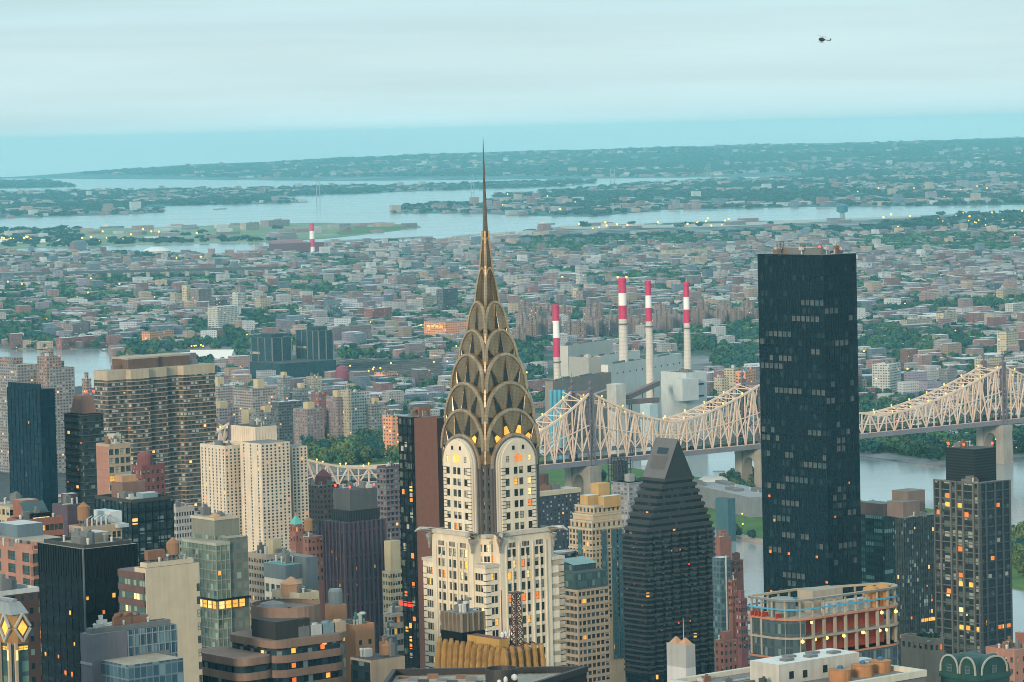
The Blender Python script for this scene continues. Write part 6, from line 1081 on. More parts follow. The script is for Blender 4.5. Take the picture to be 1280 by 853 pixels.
for (px, ty, Y, wt, wb, b0, lab) in ((694.5, 381, 3700, 8, 9.6, 470, 'shorter striped chimney standing apart at the left'), (777.5, 348, 3650, 9.4, 15, 470, 'tallest and thickest of the three striped chimneys'), (810, 351, 3600, 7, 13, 480, 'middle slim striped chimney of the three'), (857.5, 353, 3540, 6.8, 12.5, 485, 'rightmost slim striped chimney near the black glass slab')):
    p = W(px, ty, Y); k_ = Y/FP; o = thing('chimney', lab, 'chimney', (p.x, p.y, 0), 0, 'striped power station chimneys'); zz = lambda y: W(px, y, Y).z
    L = (448-381) if px < 700 else 50; ys = [ty, ty+L*.30, ty+L*.62, ty+L*.98] if px < 700 else [ty, ty+18.5, ty+34, ty+51]; H_ = zz(ty); rr_ = lambda z: (wb+(wt-wb)*(z/H_)**.8)/2*k_
    segs = [(0, zz(ys[3]), cgc, 'shaft'), (zz(ys[3]), zz(ys[2]), redp, 'red_band'), (zz(ys[2]), zz(ys[1]), whp, 'white_band'), (zz(ys[1]), H_, redp, 'red_band')]
    for z0_, z1_, mt, nm in segs: mb = MB(); mb.lathe(0, 0, [(rr_(z0_+(z1_-z0_)*t/4), z0_+(z1_-z0_)*t/4) for t in range(5)], 22); mb.build(nm, mt, o)
    mb = MB(); r_ = rr_(H_); mb.lathe(0, 0, [(r_*1.02, H_-4), (r_*1.15, H_-3), (r_*1.15, H_), (r_*.9, H_), (r_*.85, H_-2)], 22); mb.build('rim', redp, o)
    z1_ = zz(ys[3])-6; mb = MB(); mb.lathe(0, 0, [(rr_(z1_)+.1, z1_), (rr_(z1_)+1.0, z1_+.1), (rr_(z1_)+1.0, z1_+1.3), (rr_(z1_)+.1, z1_+1.4)], 22); mb.build('gallery', tpaint, o)
    if lab[0] == 't':
        for s in (-1, 1): mb = MB(); mb.lathe(s*r_*1.15, -r_*.2, [(.3, H_-.1), (1.1, H_+.5), (1.1, H_+1.8), (.1, H_+2.3)], 8); mb.build('warning_lamp', lampm, o)
# ------------------------------------------------------------------ island flats and named far buildings
F = {k: facade('flats_'+k, c, MX if k not in ('dark', 'navy') else DK, cw, ch, fw, fh, lit) for k, c, cw, ch, fw, fh, lit in (('pinkwhite', (.40, .31, .29), 3.4, 3.0, .66, .52, .012), ('tan', (.42, .36, .27), 3.6, 3.0, .42, .42, .012), ('grey', (.26, .25, .25), 3.2, 3.0, .6, .5, .012), ('dark', (.12, .12, .13), 3.2, 3.0, .62, .5, .02), ('brown', (.23, .165, .15), 4.2, 3.0, .42, .42, .008), ('mauve', (.27, .20, .20), 4.0, 3.0, .42, .42, .01), ('navy', (.035, .065, .085), 2.4, 3.2, .7, .55, .004), ('white', (.52, .51, .47), 3.2, 3.1, .58, .45, .01), ('orange', (.78, .34, .18), 4.5, 3.6, .5, .42, .05), ('cream', (.54, .45, .31), 4.0, 3.2, .5, .42, .008), ('red', (.30, .10, .09), 3.6, 3.0, .5, .45, .01), ('teal', (.10, .2, .21), 2.6, 3.1, .7, .6, .01))}
NB = [(266, 291, 483, 520, 'pinkwhite', .25, 'pinkish island flats with white window rows, beside the striped slab'), (291, 345, 487, 540, 'pinkwhite', .45, 'wide pinkish island flats with a tan lift shaft'), (268, 298, 511, 556, 'pinkwhite', .2, 'lower pinkish island flats just right of the striped slab'), (318, 346, 517, 552, 'grey', .1, 'grey island flats behind the beige tower top'), (341, 378, 503, 556, 'dark', .2, 'dark grey island flats with a white roof edge'), (366, 405, 512, 562, 'mauve', .45, 'mauve island flats nearest the green trees'), (370, 385, 486, 530, 'grey', .3, 'narrow grey island flats under a yellow lift house'), (393, 408, 491, 545, 'red', .35, 'slim island flats with red balconies'), (407, 431, 497, 560, 'mauve', .6, 'tall mauve island flats beside the tan fin'), (429, 439, 488, 560, 'tan', .6, 'thin tan blank tower among the island flats'), (437, 463, 491, 557, 'white', .1, 'pale gridded island flats left of the brown brick slab'), (461, 478, 506, 556, 'grey', .2, 'lower grey gridded flats beside the pale gridded ones'), (478, 500, 520, 572, 'orange', .55, 'stepped salmon flats left of the brown brick slab'), (346, 362, 473, 505, 'grey', .5, 'small grey flats left of the yellow lift houses'), (384, 402, 471, 500, 'tan', .4, 'tan flats behind the yellow lift houses')]
for (lx, rx, ty, by, k, cf, lb) in NB:
    b = blk_at('apartment_block', lb, 'apartment block', lx, rx, ty, by, F[k], rf['white'] if 'white' in lb else rf['grey'], cf, 'island apartment blocks'); b.roof(0, 0, b.w, b.d, b.h, 2)
    if k in ('pinkwhite', 'grey', 'mauve'): hh = rng.uniform(5, 10); x = b.w*rng.uniform(.1, .5); mb = MB(); mb.box(x, b.d*.2, b.h-.02, x+min(9, b.w*.4), b.d*.2+8, b.h+hh); b.part('lift_house', mb, plain('yellow_lift_house', (.55, .44, .26)))
b = blk_at('lift_house_block', 'cream chimney shaped lift house above the beige twin tower', 'building', 304, 319, 513, 545, plain('yellow_lift_house', (.55, .44, .26)), rf['tan'], .45)
# the two dark towers on one podium
navyg = facade('dark_blue_flats', (.02, .045, .06), ((.015, .04, .055), (.022, .055, .07), (.035, .075, .09)), 2.8, 3.1, .75, .6, .003)
b = Bld('apartment_tower', 'left one of two dark blue tower blocks sharing a podium', 340, 314, 364, 423, 4520, 'apartment tower', 'two dark blue towers'); b.block('wall', [navyg, rf['dark']], 0, 0, b.w, b.d, 18, b.h); b.block('roof_house', [navyg, rf['dark']], b.w*.2, b.d*.2, b.w*.8, b.d*.7, b.h-.02, b.h+5); fins(b, 0, 0, b.w, b.d, 18, b.h, 14, 1.2, .8, FR['grey'], 'pier'); b.block('tan_edge', [tb], -.5, b.d*.6, -.1, b.d*.95, b.h-22, b.h-19)
b2 = Bld('apartment_tower', 'right one of two dark blue tower blocks, slightly higher', 398, 370, 416, 414, 4540, 'apartment tower', 'two dark blue towers'); b2.block('wall', [navyg, rf['dark']], 0, 0, b2.w, b2.d, 18, b2.h); b2.block('roof_house', [navyg, rf['dark']], b2.w*.3, b2.d*.2, b2.w*.9, b2.d*.7, b2.h-.02, b2.h+5); fins(b2, 0, 0, b2.w, b2.d, 18, b2.h, 14, 1.2, .8, FR['grey'], 'pier'); b2.block('tan_edge', [tb], -.5, b2.d*.55, -.1, b2.d*.95, b2.h-24, b2.h-21)
b = blk_at('podium_block', 'low dark blue podium below the two dark towers', 'apartment block', 312, 420, 455, 476, navyg, rf['dark'], .36, Y=4470)
p = W(428, 459, 4350); o = thing('water_tower', 'purple red barrel shaped tank right of the dark podium', 'water tower', (p.x, p.y, 0)); mb = MB(); mb.lathe(0, 0, [(8, p.z-26), (9, p.z-20), (9, p.z-4), (7, p.z), (.3, p.z+3)], 20); mb.build('tank', plain('purple_tank', (.22, .06, .10)), o); mb = MB(); [mb.bar((7*math.cos(k), 7*math.sin(k), 0), (7*math.cos(k), 7*math.sin(k), p.z-24), 1.2) for k in (0, 1.57, 3.14, 4.71)]; mb.build('stand', tpaint, o)
FAR = [(530, 584, 403, 428, 'orange', .5, 'salmon warehouse with lit windows left of the spire'), (177, 217, 416, 432, 'orange', .25, 'salmon brick factory on the far bank'), (72, 122, 423, 436, 'red', .1, 'long red brick boathouse at the far water edge'), (70, 111, 405, 424, 'mauve', .5, 'stepped grey mauve flats above the red boathouse'), (259, 297, 384, 418, 'white', .35, 'pale striped tower pair near the dark towers'), (262, 284, 376, 410, 'dark', .3, 'dark tower behind the pale striped pair'), (229, 238, 357, 384, 'cream', .5, 'thin cream tower on the left skyline of flats'), (238, 264, 362, 384, 'brown', .4, 'brown flats right of the thin cream tower'), (212, 228, 367, 384, 'tan', .4, 'tan flats left of the thin cream tower'), (291, 306, 366, 392, 'white', .4, 'white framed tower right of the brown flats'), (295, 307, 357, 385, 'mauve', .4, 'mauve tower behind the white framed tower'), (318, 338, 373, 392, 'tan', .4, 'tan flats near the wooded patch left of centre'), (150, 178, 445, 456, 'grey', .3, 'low grey hospital block at the island tip'), (407, 464, 410, 434, 'mauve', .15, 'long mauve slab of flats right of the dark towers'), (485, 520, 345, 362, 'mauve', .3, 'purple block of flats beyond the dark towers'), (546, 572, 362, 390, 'dark', .3, 'dark flats left of the spire foot'), (455, 490, 386, 404, 'red', .3, 'red brick flats with a white stair tower'), (405, 428, 384, 402, 'teal', .3, 'teal glass flats right of the dark towers'), (520, 548, 372, 388, 'cream', .3, 'cream and teal glazed block left of the spire'), (722, 733, 343, 360, 'white', .3, 'white block left of the tallest striped chimney'), (733, 756, 346, 362, 'teal', .4, 'teal grey pair of blocks left of the tallest striped chimney'), (723, 741, 364, 380, 'mauve', .3, 'mauve block beside a thin yellow tower'), (719, 725, 360, 379, 'cream', .5, 'thin yellow white tower left of the chimneys'), (826, 884, 313, 323, 'cream', .1, 'long cream hospital among far houses'), (879, 890, 340, 350, 'cream', .3, 'small cream block near the black slab'), (1246, 1273, 415, 449, 'cream', .45, 'tall cream tower with dark side near the right edge'), (1090, 1126, 456, 494, 'white', .6, 'white gridded block with pink top right of the black slab'), (1171, 1196, 392, 410, 'cream', .35, 'bright cream flats above the right bridge tower'), (1126, 1165, 401, 414, 'tan', .2, 'tan pair of flats right of the black slab'), (1218, 1256, 448, 482, 'cream', .35, 'yellow block directly behind the right bridge tower'), (1240, 1300, 448, 462, 'white', .1, 'long white ribbon windowed block at the right edge'), (1177, 1196, 462, 486, 'grey', .4, 'grey block left of the right bridge tower'), (1213, 1222, 336, 346, 'dark', .3, 'dark block of flats on the far right plain'), (1245, 1275, 362, 376, 'tan', .3, 'tan flats at the far right'), (1256, 1290, 380, 396, 'white', .3, 'pale flats at the right edge'), (1195, 1250, 394, 406, 'mauve', .15, 'long mauve flats right of the bright cream flats'), (300, 324, 279, 288, 'tan', .3, 'tan prison block on the flat island'), (325, 362, 276, 284, 'mauve', .3, 'reddish prison block on the flat island'), (897, 910, 472, 500, 'cream', .4, 'cream block left of the bridge tower by the black slab'), (910, 926, 461, 494, 'cream', .5, 'yellow cream stepped block behind the bridge'), (926, 945, 464, 494, 'orange', .3, 'pink block between the cream block and the black slab'), (440, 470, 480, 492, 'tan', .1, 'low pink row of silos right of the island flats'), (470, 497, 466, 478, 'orange', .3, 'low orange depot right of the island flats'), (885, 912, 330, 338, 'white', .2, 'low white mall left of the black slab')]
for (lx, rx, ty, by, k, cf, lb) in FAR:
    b = blk_at('apartment_block' if by < 500 else 'building', lb, 'building', lx, rx, ty, by, F[k], rf['white'] if k in ('white', 'red') else rf['grey'], cf, rot=rad(rng.choice([39, 50, 60]))); b.roof(0, 0, b.w, b.d, b.h, 2)
    if k == 'orange' and lx == 530:
        for i in range(4): b.place(b.left(), b.d*(.2+.2*i), b.h-7, 7, 3.4, .2, 'amber', 'none')
# brown housing estate: many cross shaped blocks
for i, (px, ty, by) in enumerate([(652, 392, 428), (664, 402, 430), (676, 399, 428), (692, 396, 425), (712, 402, 429), (724, 404, 430), (740, 401, 428), (752, 399, 426), (648, 410, 436), (737, 384, 412), (745, 380, 408), (770, 398, 424), (764, 394, 420), (788, 397, 424), (798, 398, 425), (820, 392, 418), (832, 396, 420), (838, 389, 412), (845, 393, 418), (872, 390, 414), (884, 388, 412), (896, 389, 412), (908, 386, 409), (919, 388, 411), (929, 384, 407), (940, 386, 408), (862, 384, 408), (905, 379, 402), (935, 377, 400), (705, 384, 410), (684, 382, 408), (668, 384, 410), (780, 385, 410), (825, 381, 405), (878, 378, 400), (655, 378, 402)]):
    hw = rng.uniform(5.5, 9); b = blk_at('housing_block', 'brown brick cross shaped housing block '+('right of the steel spire' if px < 700 else 'left of the tallest chimney' if px < 770 else 'between the striped chimneys' if px < 850 else 'left of the black glass slab'), 'housing block', px-hw, px+hw, ty, by, F['brown' if i % 3 else 'mauve'], rf['rust' if i % 2 else 'grey'], .5, 'brown housing estate blocks', rad(40)); w, d, h = b.w, b.d, b.h
    b.block('wing', [F['brown' if i % 3 else 'mauve'], rf['grey']], w*.3, -d*.45, w*.7, -.02, 0, h-.1); b.block('lift_house', [F['brown'], rf['grey']], w*.35, d*.3, w*.65, d*.6, h-.02, h+5)
# white tents, domes, tank, viaduct, factory, far towers
def vaultroof(name, lb, lx, rx, by, hgt, mat, depth=40, rot=.15, gable=False, cat='tent'):
    a, c = G(lx, by, 1.2), G(rx, by, 1.2); L = (c-a).length; o = thing(name, lb, cat, ((a.x+c.x)/2, (a.y+c.y)/2, 1.2), math.atan2((c-a).y, (c-a).x)+rot); mb = MB()
    pr = [(-depth/2, 0), (-depth/2, hgt*.35), (0, hgt), (depth/2, hgt*.35), (depth/2, 0)] if gable else [(depth/2*-math.cos(k*math.pi/12), hgt*math.sin(k*math.pi/12)) for k in range(13)]
    N = 1 if gable else 8
    for i in range(N):
        x0_, x1_ = -L/2+L*i/N, -L/2+L*(i+1)/N; e = (lambda x: 1) if gable else (lambda x: max(.05, 1-abs(2*x/L)**6))
        for (y, z), (y2, z2) in zip(pr, pr[1:]): mb.poly([(x0_, y, z*e(x0_)), (x1_, y, z*e(x1_)), (x1_, y2, z2*e(x1_)), (x0_, y2, z2*e(x0_))])
    for x in (-L/2, L/2): mb.poly([(x, y, z*(1 if gable else .05)) for y, z in pr])
    mb.build('cover', mat, o)
    if gable: m2 = MB(); m2.bar((-L/2-.5, 0, hgt+.2), (L/2+.5, 0, hgt+.2), 1.2); m2.build('ridge', mat, o)
    return o
wt_ = plain('white_membrane', (.72, .72, .68), .6, .1, .05); vaultroof('tennis_bubble', 'long white air dome in front of the bridge pier', 868, 915, 614, 13, wt_, 42); vaultroof('tent', 'small white peaked shed between the bridge piers', 892, 906, 602, 9, wt_, 20, gable=True); vaultroof('sports_hall', 'long white gabled hall among trees on the island tip', 240, 291, 452, 16, wt_, 34, gable=True, cat='hall'); vaultroof('sports_hall', 'low white strip hall right of the river inlet', 172, 240, 453, 7, wt_, 20, gable=True, cat='hall'); vaultroof('marquee', 'far left row of white marquee roofs on the flat island', 0, 82, 303, 10, wt_, 40, 0, True); vaultroof('marquee', 'white marquee roofs near the middle of the flat island', 181, 214, 301, 12, wt_, 40, 0, True)
hs = blk_at('road_terminal', 'low wide grey flat roofed building in front of the white air dome', 'building', 860, 985, 622, 640, plain('grey_low_wall', (.2, .22, .23)), plain('grey_flat_roof', (.3, .31, .31), .9), .62, rot=rad(20), Y=2790); hs.roof(0, 0, hs.w, hs.d, hs.h, 5)
gp = blk_at('ventilation_block', 'small dark teal block on the island shore road', 'building', 906, 919, 624, 653, plain('dark_teal_block', (.05, .12, .15)), rf['dark'], .3, Y=2640)
p = W(196, 313, 9700); o = thing('gas_holder', 'large round pale tank with white domed roof', 'storage tank', (p.x, p.y, 0)); r_ = 17.5*9700/FP; mb = MB(); mb.lathe(0, 0, [(r_, 0), (r_, p.z-2)], 32); mb.build('tank_wall', plain('pale_tank_wall', (.48, .44, .38)), o); mb = MB(); mb.lathe(0, 0, [(r_*1.02, p.z-2), (r_*.75, p.z+5), (r_*.4, p.z+9), (.5, p.z+10)], 32); mb.build('roof', wt_, o)
ca, cb_ = G(-40, 351, 1.2), G(346, 349, 1.2); o = thing('rail_viaduct', 'long dark railway viaduct crossing the left plain', 'viaduct', (0, 0, 0)); za_ = W(-40, 344, ca.y).z; zb_ = W(346, 335, cb_.y).z; mb = MB(); mb.bar((ca.x, ca.y, za_), (cb_.x, cb_.y, zb_), 9, 6); mb.build('deck', plain('viaduct_steel', (.06, .08, .09)), o)
for i in range(16): f = (i+.5)/16; q = ca.lerp(cb_, f); mb = MB(); mb.box(q.x-4, q.y-4, 0, q.x+4, q.y+4, za_+(zb_-za_)*f-2); mb.build('pier', plain('viaduct_pier', (.34, .33, .31)), o)
b = blk_at('factory', 'dark plum factory shed beneath the far striped chimney', 'factory', 336, 405, 305, 319, plain('plum_cladding', (.13, .06, .09)), rf['rust'], .05, rot=rad(15)); mb = MB(); mb.box(b.w*.02, .2, b.h, b.w*.6, 40, b.h+8); b.part('upper_shed', mb, [plain('plum_cladding_pink', (.3, .17, .2))])
p = W(389.5, 279, 9300); o = thing('chimney', 'far small red and white chimney beside the plum factory', 'chimney', (p.x, p.y, 0)); k_ = p.z/4
for i in range(4): mb = MB(); mb.lathe(0, 0, [(8-.6*i, k_*i), (7.4-.6*i, k_*(i+1))], 14); mb.build('red_band' if i % 2 else 'white_band', redp if i % 2 else whp, o)
def tower_at(px, ty, by, wpx, lb, mt, nm='suspension_bridge_tower', cat='bridge tower', arms=True):
    g = G(px, by); z = W(px, ty, g.y).z; k_ = g.y/FP; o = thing(nm, lb, cat, (g.x, g.y, 0)); w_ = wpx*k_
    if arms:
        for s in (-1, 1): mb = MB(); mb.frus(s*w_/2-w_*.14, -w_*.2, 0, s*w_/2+w_*.14, w_*.2, z, .7); mb.build('leg', mt, o)
        for f in (.3, .62, .95): mb = MB(); mb.box(-w_/2, -w_*.12, z*f-w_*.2, w_/2, w_*.12, z*f); mb.build('portal', mt, o)
    return o, w_, z, g
bst = plain('pale_bridge_steel', (.24, .30, .33)); T1 = tower_at(398, 225, 254, 4, 'far left slim bridge tower over the bay', bst); T2 = tower_at(591, 218, 250, 3.4, 'slim far bridge tower just left of the spire', bst); tower_at(766, 211, 234, 5, 'wide far bridge tower right of the spire', bst); tower_at(886, 205, 227, 4, 'far bridge tower with a red lamp left of the black slab', bst)
o, w_, z, g = tower_at(1053, 256, 276, 9, 'dark blue control tower of the far airport', bst, 'control_tower', 'control tower', False); mb = MB(); mb.lathe(0, 0, [(9, 0), (7, z*.5), (9, z*.55)], 12); mb.build('shaft', bst, o); mb = MB(); mb.lathe(0, 0, [(10, z*.5), (19, z*.56), (19, z*.92), (14, z), (1, z+1)], 14); mb.build('cab', plain('blue_cab', (.03, .13, .19), .3), o)
o = thing('low_bridge', 'low causeway on piers crossing the bay left of the spire', 'bridge', (0, 0, 0)); ca, cb_ = G(405, 309), G(528, 302); mb = MB(); mb.bar((ca.x, ca.y, 13), (cb_.x, cb_.y, 13), 14, 4); mb.build('deck', plain('causeway_deck', (.3, .3, .3)), o)
for i in range(11): q = ca.lerp(cb_, i/10); mb = MB(); mb.box(q.x-4, q.y-5, 0, q.x+4, q.y+5, 12); mb.build('pier', plain('viaduct_pier', (.34, .33, .31)), o)
# lattice scaffold below the deck
b = Bld('scaffold_tower', 'dark scaffolded pier base beneath the bridge deck', 772, 760, 788, 572, 2880, 'scaffold'); mb = MB()
for i in range(5):
    for j in range(4): x, y = b.w*i/4, b.d*j/3; mb.bar((x, y, 0), (x, y, b.h-2), .7)
z = 3
while z < b.h: mb.box(-.5, -.5, z, b.w+.5, b.d+.5, z+.5); z += 5
b.part('frame', mb, plain('dark_scaffold', (.06, .05, .065))); b.block('sheeting', [plain('dark_sheeting', (.07, .06, .08))], b.w*.3, b.d*.3, b.w*.95, b.d*.95, 0, b.h-4)
for (px, py, lb, L) in ((413, 306, 'long low barge far out in the bay', 0), (140, 285, 'dark barge on the left reach of the bay', 90), (275, 262, 'small grey boat near the wooded island', 60), (830-640+640, 282, 'white ferry in the bay right of the spire', 50), (133, 439, 'small launch on the river at the left', 14), (683, 281, 'small boat in the bay near the airport', 60)):
    if L: g = G(px, py); o = thing('boat', lb, 'boat', (g.x, g.y, 0), .2); mb = MB(); mb.prism([(-L/2, -L*.09), (L*.35, -L*.09), (L/2, 0), (L*.35, L*.09), (-L/2, L*.09)], -.3, L*.05+1, 0); mb.build('hull', plain('boat_hull', (.1, .14, .16)), o); mb = MB(); mb.box(-L*.4, -L*.06, L*.05+1, -L*.12, L*.06, L*.12+2); mb.build('deckhouse', rf['white'], o)
# helicopter
p = W(1027.5, 50, 1500); o = thing('helicopter', 'dark helicopter flying alone in the pale sky', 'helicopter', p, rad(165)); o.rotation_euler = (rad(6), rad(-16), rad(128)); o.scale = (.62, .62, .62); hb = plain('helicopter_black', (.012, .01, .012), .4, .05)
mb = MB(); rings = []
for x, r_, z in ((3.2, .25, -.2), (2.6, .9, -.1), (1.4, 1.35, 0), (0, 1.45, .1), (-1.4, 1.2, .3), (-2.4, .6, .6), (-3, .32, .8)): rings.append([(x, r_*math.cos(k*.7854), z+r_*math.sin(k*.7854)) for k in range(8)])
for a, c in zip(rings, rings[1:]): [mb.poly([a[k], a[(k+1) % 8], c[(k+1) % 8], c[k]]) for k in range(8)]
mb.poly(rings[0]); mb.poly(rings[-1]); mb.build('fuselage', hb, o); mb = MB(); mb.bar((-2.6, 0, .75), (-8, 0, 1.2), .5); mb.bar((-7.6, 0, 1.1), (-8.6, 0, 3.0), .25, .8); mb.box(-7.4, -1.2, 1.0, -6.8, 1.2, 1.1); mb.build('tail_boom', plain('helicopter_olive', (.1, .1, .07), .4), o)
mb = MB(); mb.lathe(0, 0, [(.15, 1.4), (.15, 2.2)], 6); [mb.bar((0, 0, 2.2), (5.6*math.cos(a), 5.6*math.sin(a), 2.25), .35, .06) for a in (.4, 1.97, 3.54, 5.11)]; mb.build('rotor', hb, o); mb = MB(); [mb.bar((-8.4, .4, 2.5), (-8.4+.9*math.cos(a), .4, 2.5+.9*math.sin(a)), .15, .05) for a in (.3, 1.87, 3.44, 5.01)]; mb.build('tail_rotor', hb, o)
mb = MB(); [mb.bar((-1.8, y, -1.9), (2.2, y, -1.9), .14) for y in (-1, 1)]; [mb.bar((x, y*.6, -1), (x, y, -1.9), .1) for x in (-1, 1.2) for y in (-1, 1)]; mb.build('skids', hb, o)
# ------------------------------------------------------------------ trees and the borough beyond the river
def leafm(name, col):
    mt, t, b = newmat(name); oi = nd(t, 'ShaderNodeObjectInfo'); tc = nd(t, 'ShaderNodeTexCoord'); n = nd(t, 'ShaderNodeTexNoise'); n.inputs['Scale'].default_value = .35; n.inputs['Detail'].default_value = 4
    t.links.new(tc.outputs['Object'], n.inputs['Vector']); f = mth(t, 'MULTIPLY_ADD', mth(t, 'ADD', oi.outputs['Random'], mth(t, 'MULTIPLY', n.outputs['Fac'], 2.0)), .55, .35)
    mx = nd(t, 'ShaderNodeMix', data_type='RGBA', blend_type='MULTIPLY'); mx.inputs[0].default_value = 1; mx.inputs[6].default_value = rgb(col); t.links.new(f, mx.inputs[7]); t.links.new(mx.outputs[2], b.inputs['Base Color'])
    b.inputs['Roughness'].default_value = .8; b.inputs['Specular IOR Level'].default_value = .15; return mt
LF = [leafm('foliage_dark', (.013, .05, .042)), leafm('foliage_mid', (.035, .085, .04)), leafm('foliage_olive', (.07, .10, .035))]; bark = plain('tree_bark', (.07, .055, .04))  # dark foliage has distance haze put into its colour as teal
def crown_pts(n, lobes, R, seed, leaf):                 # leaf clumps through several lobes; returns triangles
    r = np.random.default_rng(seed); C_ = np.stack([r.uniform(-.55, .55, lobes)*R, r.uniform(-.55, .55, lobes)*R, r.uniform(.55, 1.25, lobes)*R], 1); S_ = r.uniform(.35, .62, lobes)*R
    k = r.integers(0, lobes, n); d = r.normal(size=(n, 3)); d /= np.linalg.norm(d, axis=1)[:, None]; c = C_[k]+d*(S_[k]*r.uniform(.7, 1.03, n))[:, None]; c[:, 2] = np.maximum(c[:, 2], .22*R)
    a = np.cross(d, r.normal(size=(n, 3))); a /= np.linalg.norm(a, axis=1)[:, None]; b_ = np.cross(d, a)+d*r.uniform(-.5, .5, n)[:, None]; s = (leaf*r.uniform(.6, 1.4, n))[:, None]
    return np.stack([c+a*s, c-a*s*.5+b_*s*.87, c-a*s*.5-b_*s*.87], 1)
def tree_mesh(i):
    R = 5.0; tri = crown_pts(330, 6+i % 3, R, i, 1.0); v = [tuple(p) for p in tri.reshape(-1, 3)]; f = [(3*j, 3*j+1, 3*j+2) for j in range(len(tri))]; mi = [0]*len(f); mb = MB(); mb.lathe(0, 0, [(.35, -.2), (.25, 2.5), (.15, 5)], 6)
    for a in (0, 2.1, 4.2): mb.bar((0, 0, 2.5), (1.8*math.cos(a+i), 1.8*math.sin(a+i), 5.2), .2)
    o = len(v); v += mb.v; f += [tuple(x+o for x in q) for q in mb.f]; mi += [1]*len(mb.f); me = bpy.data.meshes.new('tree'); me.from_pydata(v, [], f); me.materials.append(LF[i % 3]); me.materials.append(bark); me.polygons.foreach_set('material_index', mi); me.update(); return me
TM = [tree_mesh(i) for i in range(9)]; NT = [0]
def tree(x, y, z, s, lb, grp, k=None):
    k = rng.randrange(9) if k is None else k; o = bpy.data.objects.new('tree', TM[k]); COL.objects.link(o); o.location = (x, y, z); o.rotation_euler = (0, 0, rng.uniform(0, 6.28)); o.scale = (s, s*rng.uniform(.85, 1.15), s*rng.uniform(.85, 1.15)); tag(o, lb, 'tree', grp); NT[0] += 1; return o
CN = ['dark', 'mid green', 'olive']; SZ = lambda s: 'small' if s < .9 else ('broad' if s < 1.25 else 'large')
ZN = [(-99, 160, 'by the left river inlet'), (160, 330, 'around the white halls at the left'), (330, 520, 'in the wooded park before the near bridge end'), (520, 700, 'near the bridge right of the steel crown'), (700, 830, 'below the bridge left of the wedge tower'), (830, 960, 'around the white air dome'), (960, 1180, 'on the bank right of the black slab'), (1180, 1999, 'on the bank at the right edge')]
zone = lambda px: next(n for a, b_, n in ZN if a <= px < b_)
def grove(pts, n, s0, s1):
    xs, ys = [p[0] for p in pts], [p[1] for p in pts]; c = 0; w = 0
    while c < n and w < 9000:
        w += 1; px, py = rng.uniform(min(xs), max(xs)), rng.uniform(min(ys), max(ys))
        if not inside(px, py, pts): continue
        g = G(px, py, 1.25); s = rng.uniform(s0, s1); k = rng.randrange(9); c += 1
        tree(g.x, g.y, 1.2, s, '%s %s leafy tree %s' % (SZ(s), CN[k % 3], zone(px)), 'trees '+zone(px), k)
def inside(x, y, pl):
    r = False; n = len(pl); j = n-1
    for i in range(n):
        (xi, yi), (xj, yj) = pl[i], pl[j]
        if (yi > y) != (yj > y) and x < (xj-xi)*(y-yi)/(yj-yi)+xi: r = not r
        j = i
    return r
grove([(385, 560), (420, 546), (500, 552), (500, 578), (430, 582), (386, 576)], 95, 1.2, 2.1)
grove([(150, 446), (200, 440), (262, 455), (300, 470), (240, 474), (170, 456)], 34, 1.3, 2.0)
grove([(270, 505), (500, 520), (500, 556), (400, 556), (300, 545)], 36, .9, 1.5)
grove([(240, 452), (330, 468), (330, 480), (265, 474)], 14, 1.2, 1.8)
grove([(690, 600), (840, 600), (880, 606), (870, 625), (740, 612)], 20, .9, 1.6)
grove([(875, 598), (945, 602), (960, 616), (930, 616), (880, 603)], 16, .9, 1.5)
grove([(893, 664), (945, 676), (945, 670), (896, 655)], 14, .5, .9)
grove([(1073, 552), (1180, 566), (1180, 580), (1150, 574), (1075, 560)], 46, 1.0, 1.9)
grove([(1170, 556), (1290, 548), (1290, 566), (1180, 576)], 30, 1.1, 1.9)
grove([(1264, 668), (1300, 676), (1300, 730), (1264, 716)], 16, 1.0, 1.6)
grove([(945, 620), (1075, 634), (1260, 668), (1260, 730), (1100, 700), (950, 672)], 16, .9, 1.4)
for i in range(9): tree(*(ROOF_GARDEN[0].world((rng.uniform(1, ROOF_GARDEN[1]-1), rng.uniform(1, ROOF_GARDEN[2]*.6), 0)))[:2], ROOF_GARDEN[3]-.1, rng.uniform(.2, .34), 'small shrub like tree on the grey tan roof garden', 'roof garden trees')
